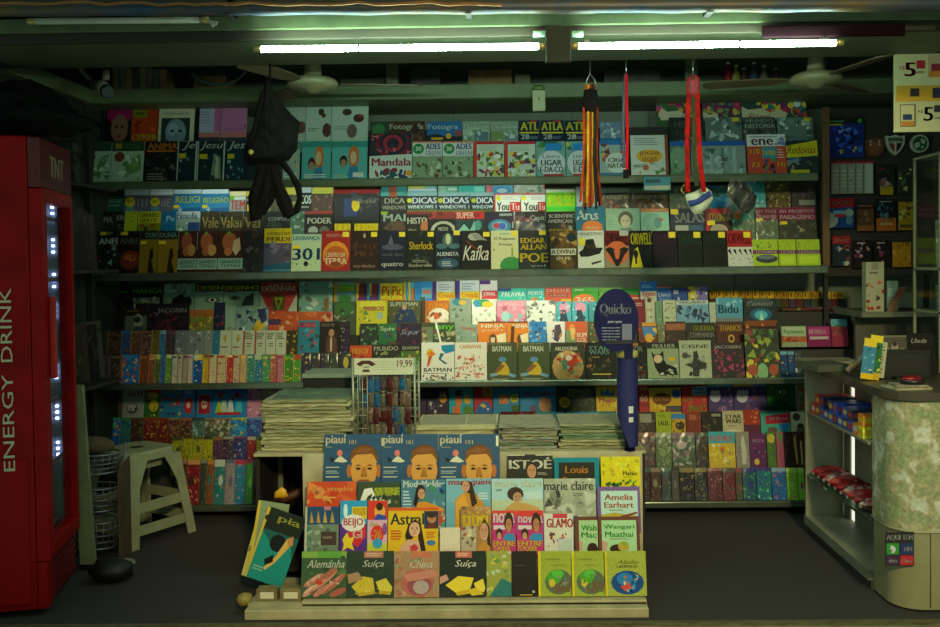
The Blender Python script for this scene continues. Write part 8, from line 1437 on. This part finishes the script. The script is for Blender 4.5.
for px_, yy, c, l in ((30, 4.62, '8a9a3a', 'yellow green'), (44, 4.82, 'a84a5a', 'pinkish'), (52, 4.98, '9a9a8a', 'pale grey')):
    p = at(px_, 72, yy); xx = XL-.13; root = empty('stored_packet', (xx, yy, ZL)); m = MB(); m.box(xx-.05, xx+.05, yy, yy+.09, ZL+.001, ZL+.11); sadd('carton', m, mat('packet '+c, c, .6, c2='4a4a34', scale=30), .003); m = MB(); m.box(xx-.03, xx+.03, yy-.0015, yy-.0003, ZL+.03, ZL+.08); sadd('printed_label', m, MATS['faded label'])
    tag(root, l+' packet lying on the side ledge above the fridge', 'packet', 'goods stored on the ledge')
m = MB(); q = at(215, 74, 5.5)
for k in range(2):
    m.tube([at(218+28*math.cos(t), 66+19*math.sin(t), 5.47+.012*k) for t in [.15+j*.19+k*.1 for j in range(15)]], .008, 6)
m.v = [(a_, b_, max(c_, ZL+.001)) for a_, b_, c_ in m.v]
tag(m.build('coiled_tube', mat('grey blue tube', '5a6a70', .5)), 'coil of grey tube hooped over the ledge cartons', 'tube')
for k, (px, c, l) in enumerate(((728, '8a1c20', 'red'), (736, '9a9044', 'yellow'), (744, '5a3a2c', 'brown'), (754, '3a4a5a', 'slate'), (764, '6a6a5a', 'grey'), (776, '4a2c2c', 'maroon'))):
    p = at(px, 80, 5.54); root = empty('stored_bottle', (p.x, 5.54, ZL)); h = at(px, 62+(k % 3)*3, 5.54).z-ZL; m = MB(); m.lathe([(.022, .001), (.025, .01), (.025, h*.6), (.01, h*.8), (.01, h*.92)], (p.x, 5.54, ZL), 14); sadd('bottle_body', m, mat('bottle '+c, c, .4)); m = MB(); m.lathe([(.012, h*.921), (.012, h)], (p.x, 5.54, ZL), 12); sadd('cap', m, WHITEP)
    tag(root, f'{l} bottle standing on the ledge behind the lit tube', 'bottle', 'bottles on the ledge')
m = MB(); p, q = at(712, 80, 5.40), at(752, 82, 5.40)
a = at(391, 76, 5.40); m = MB(); m.box(a.x-.035, a.x+.035, 5.452, 5.47, RH-.02, WZ-.001); struct('trim_ledge_bracket', m, GREEN2); a = at(693, 76, 5.40); m = MB(); m.box(a.x-.035, a.x+.035, 5.452, 5.47, RH-.02, WZ-.001); struct('trim_ledge_bracket_far', m, GREEN2)
root = None
bpy.data.objects.remove(bpy.data.objects['white_spool'])
# ------------------------------------------------------------------ light
def hidden_tube(px0, px1, py, Y, z, label, strength):
    a, b = at(px0, py, Y), at(px1, py, Y); root_ = empty('shelf_lamp', ((a.x+b.x)/2, Y, z)); g = mat('shelf tube glow %g' % strength, 'f4ffe6', .4, emit=strength)
    m = MB(); m.tube([(a.x+.02, Y, z), (b.x-.02, Y, z)], .008, 10); o = m.build('glass_tube', g); o.parent = root_; root_inv(o, root_)
    for s in (a.x, b.x-.02): m = MB(); m.tube([(s, Y, z), (s+.02, Y, z)], .0085, 10); o = m.build('lamp_mount', MATS['brass lamp cap']); o.parent = root_; root_inv(o, root_)
    tag(root_, label, 'lamp', 'tubes under the shelves')
hidden_tube(172, 565, 184, 5.53, Z1-.030, 'slim tube fixed under the topmost shelf behind its lip', 9)
hidden_tube(405, 625, 275, 5.53, Z2-.030, 'slim tube fixed under the second shelf behind its lip', 16)
def lamp(name, kind, loc, energy, col, size=.3, target=None, spot=None):
    l = bpy.data.lights.new(name, kind); l.energy = energy; l.color = col
    if kind == 'AREA': l.size = size
    else: l.shadow_soft_size = size
    if spot: l.spot_size = spot; l.spot_blend = .6
    o = bpy.data.objects.new(name, l); COL.objects.link(o); o.location = loc
    if target: o.rotation_euler = (Vector(target)-Vector(loc)).to_track_quat('-Z', 'Y').to_euler()
    return o
lamp('street_lamp', 'SPOT', (1.3, -2.6, 4.0), 700, (1, .87, .46), .35, (.45, 4.1, .75), R(36))
w = bpy.data.worlds.new('night'); SC.world = w; w.use_nodes = True
bg = w.node_tree.nodes['Background']; bg.inputs[0].default_value = (.62, .92, .68, 1); bg.inputs[1].default_value = .15
vs = SC.view_settings; vs.view_transform = 'Standard'; vs.look = 'None'; vs.gamma = 1; vs.exposure = 1.0; vs.use_curve_mapping = False
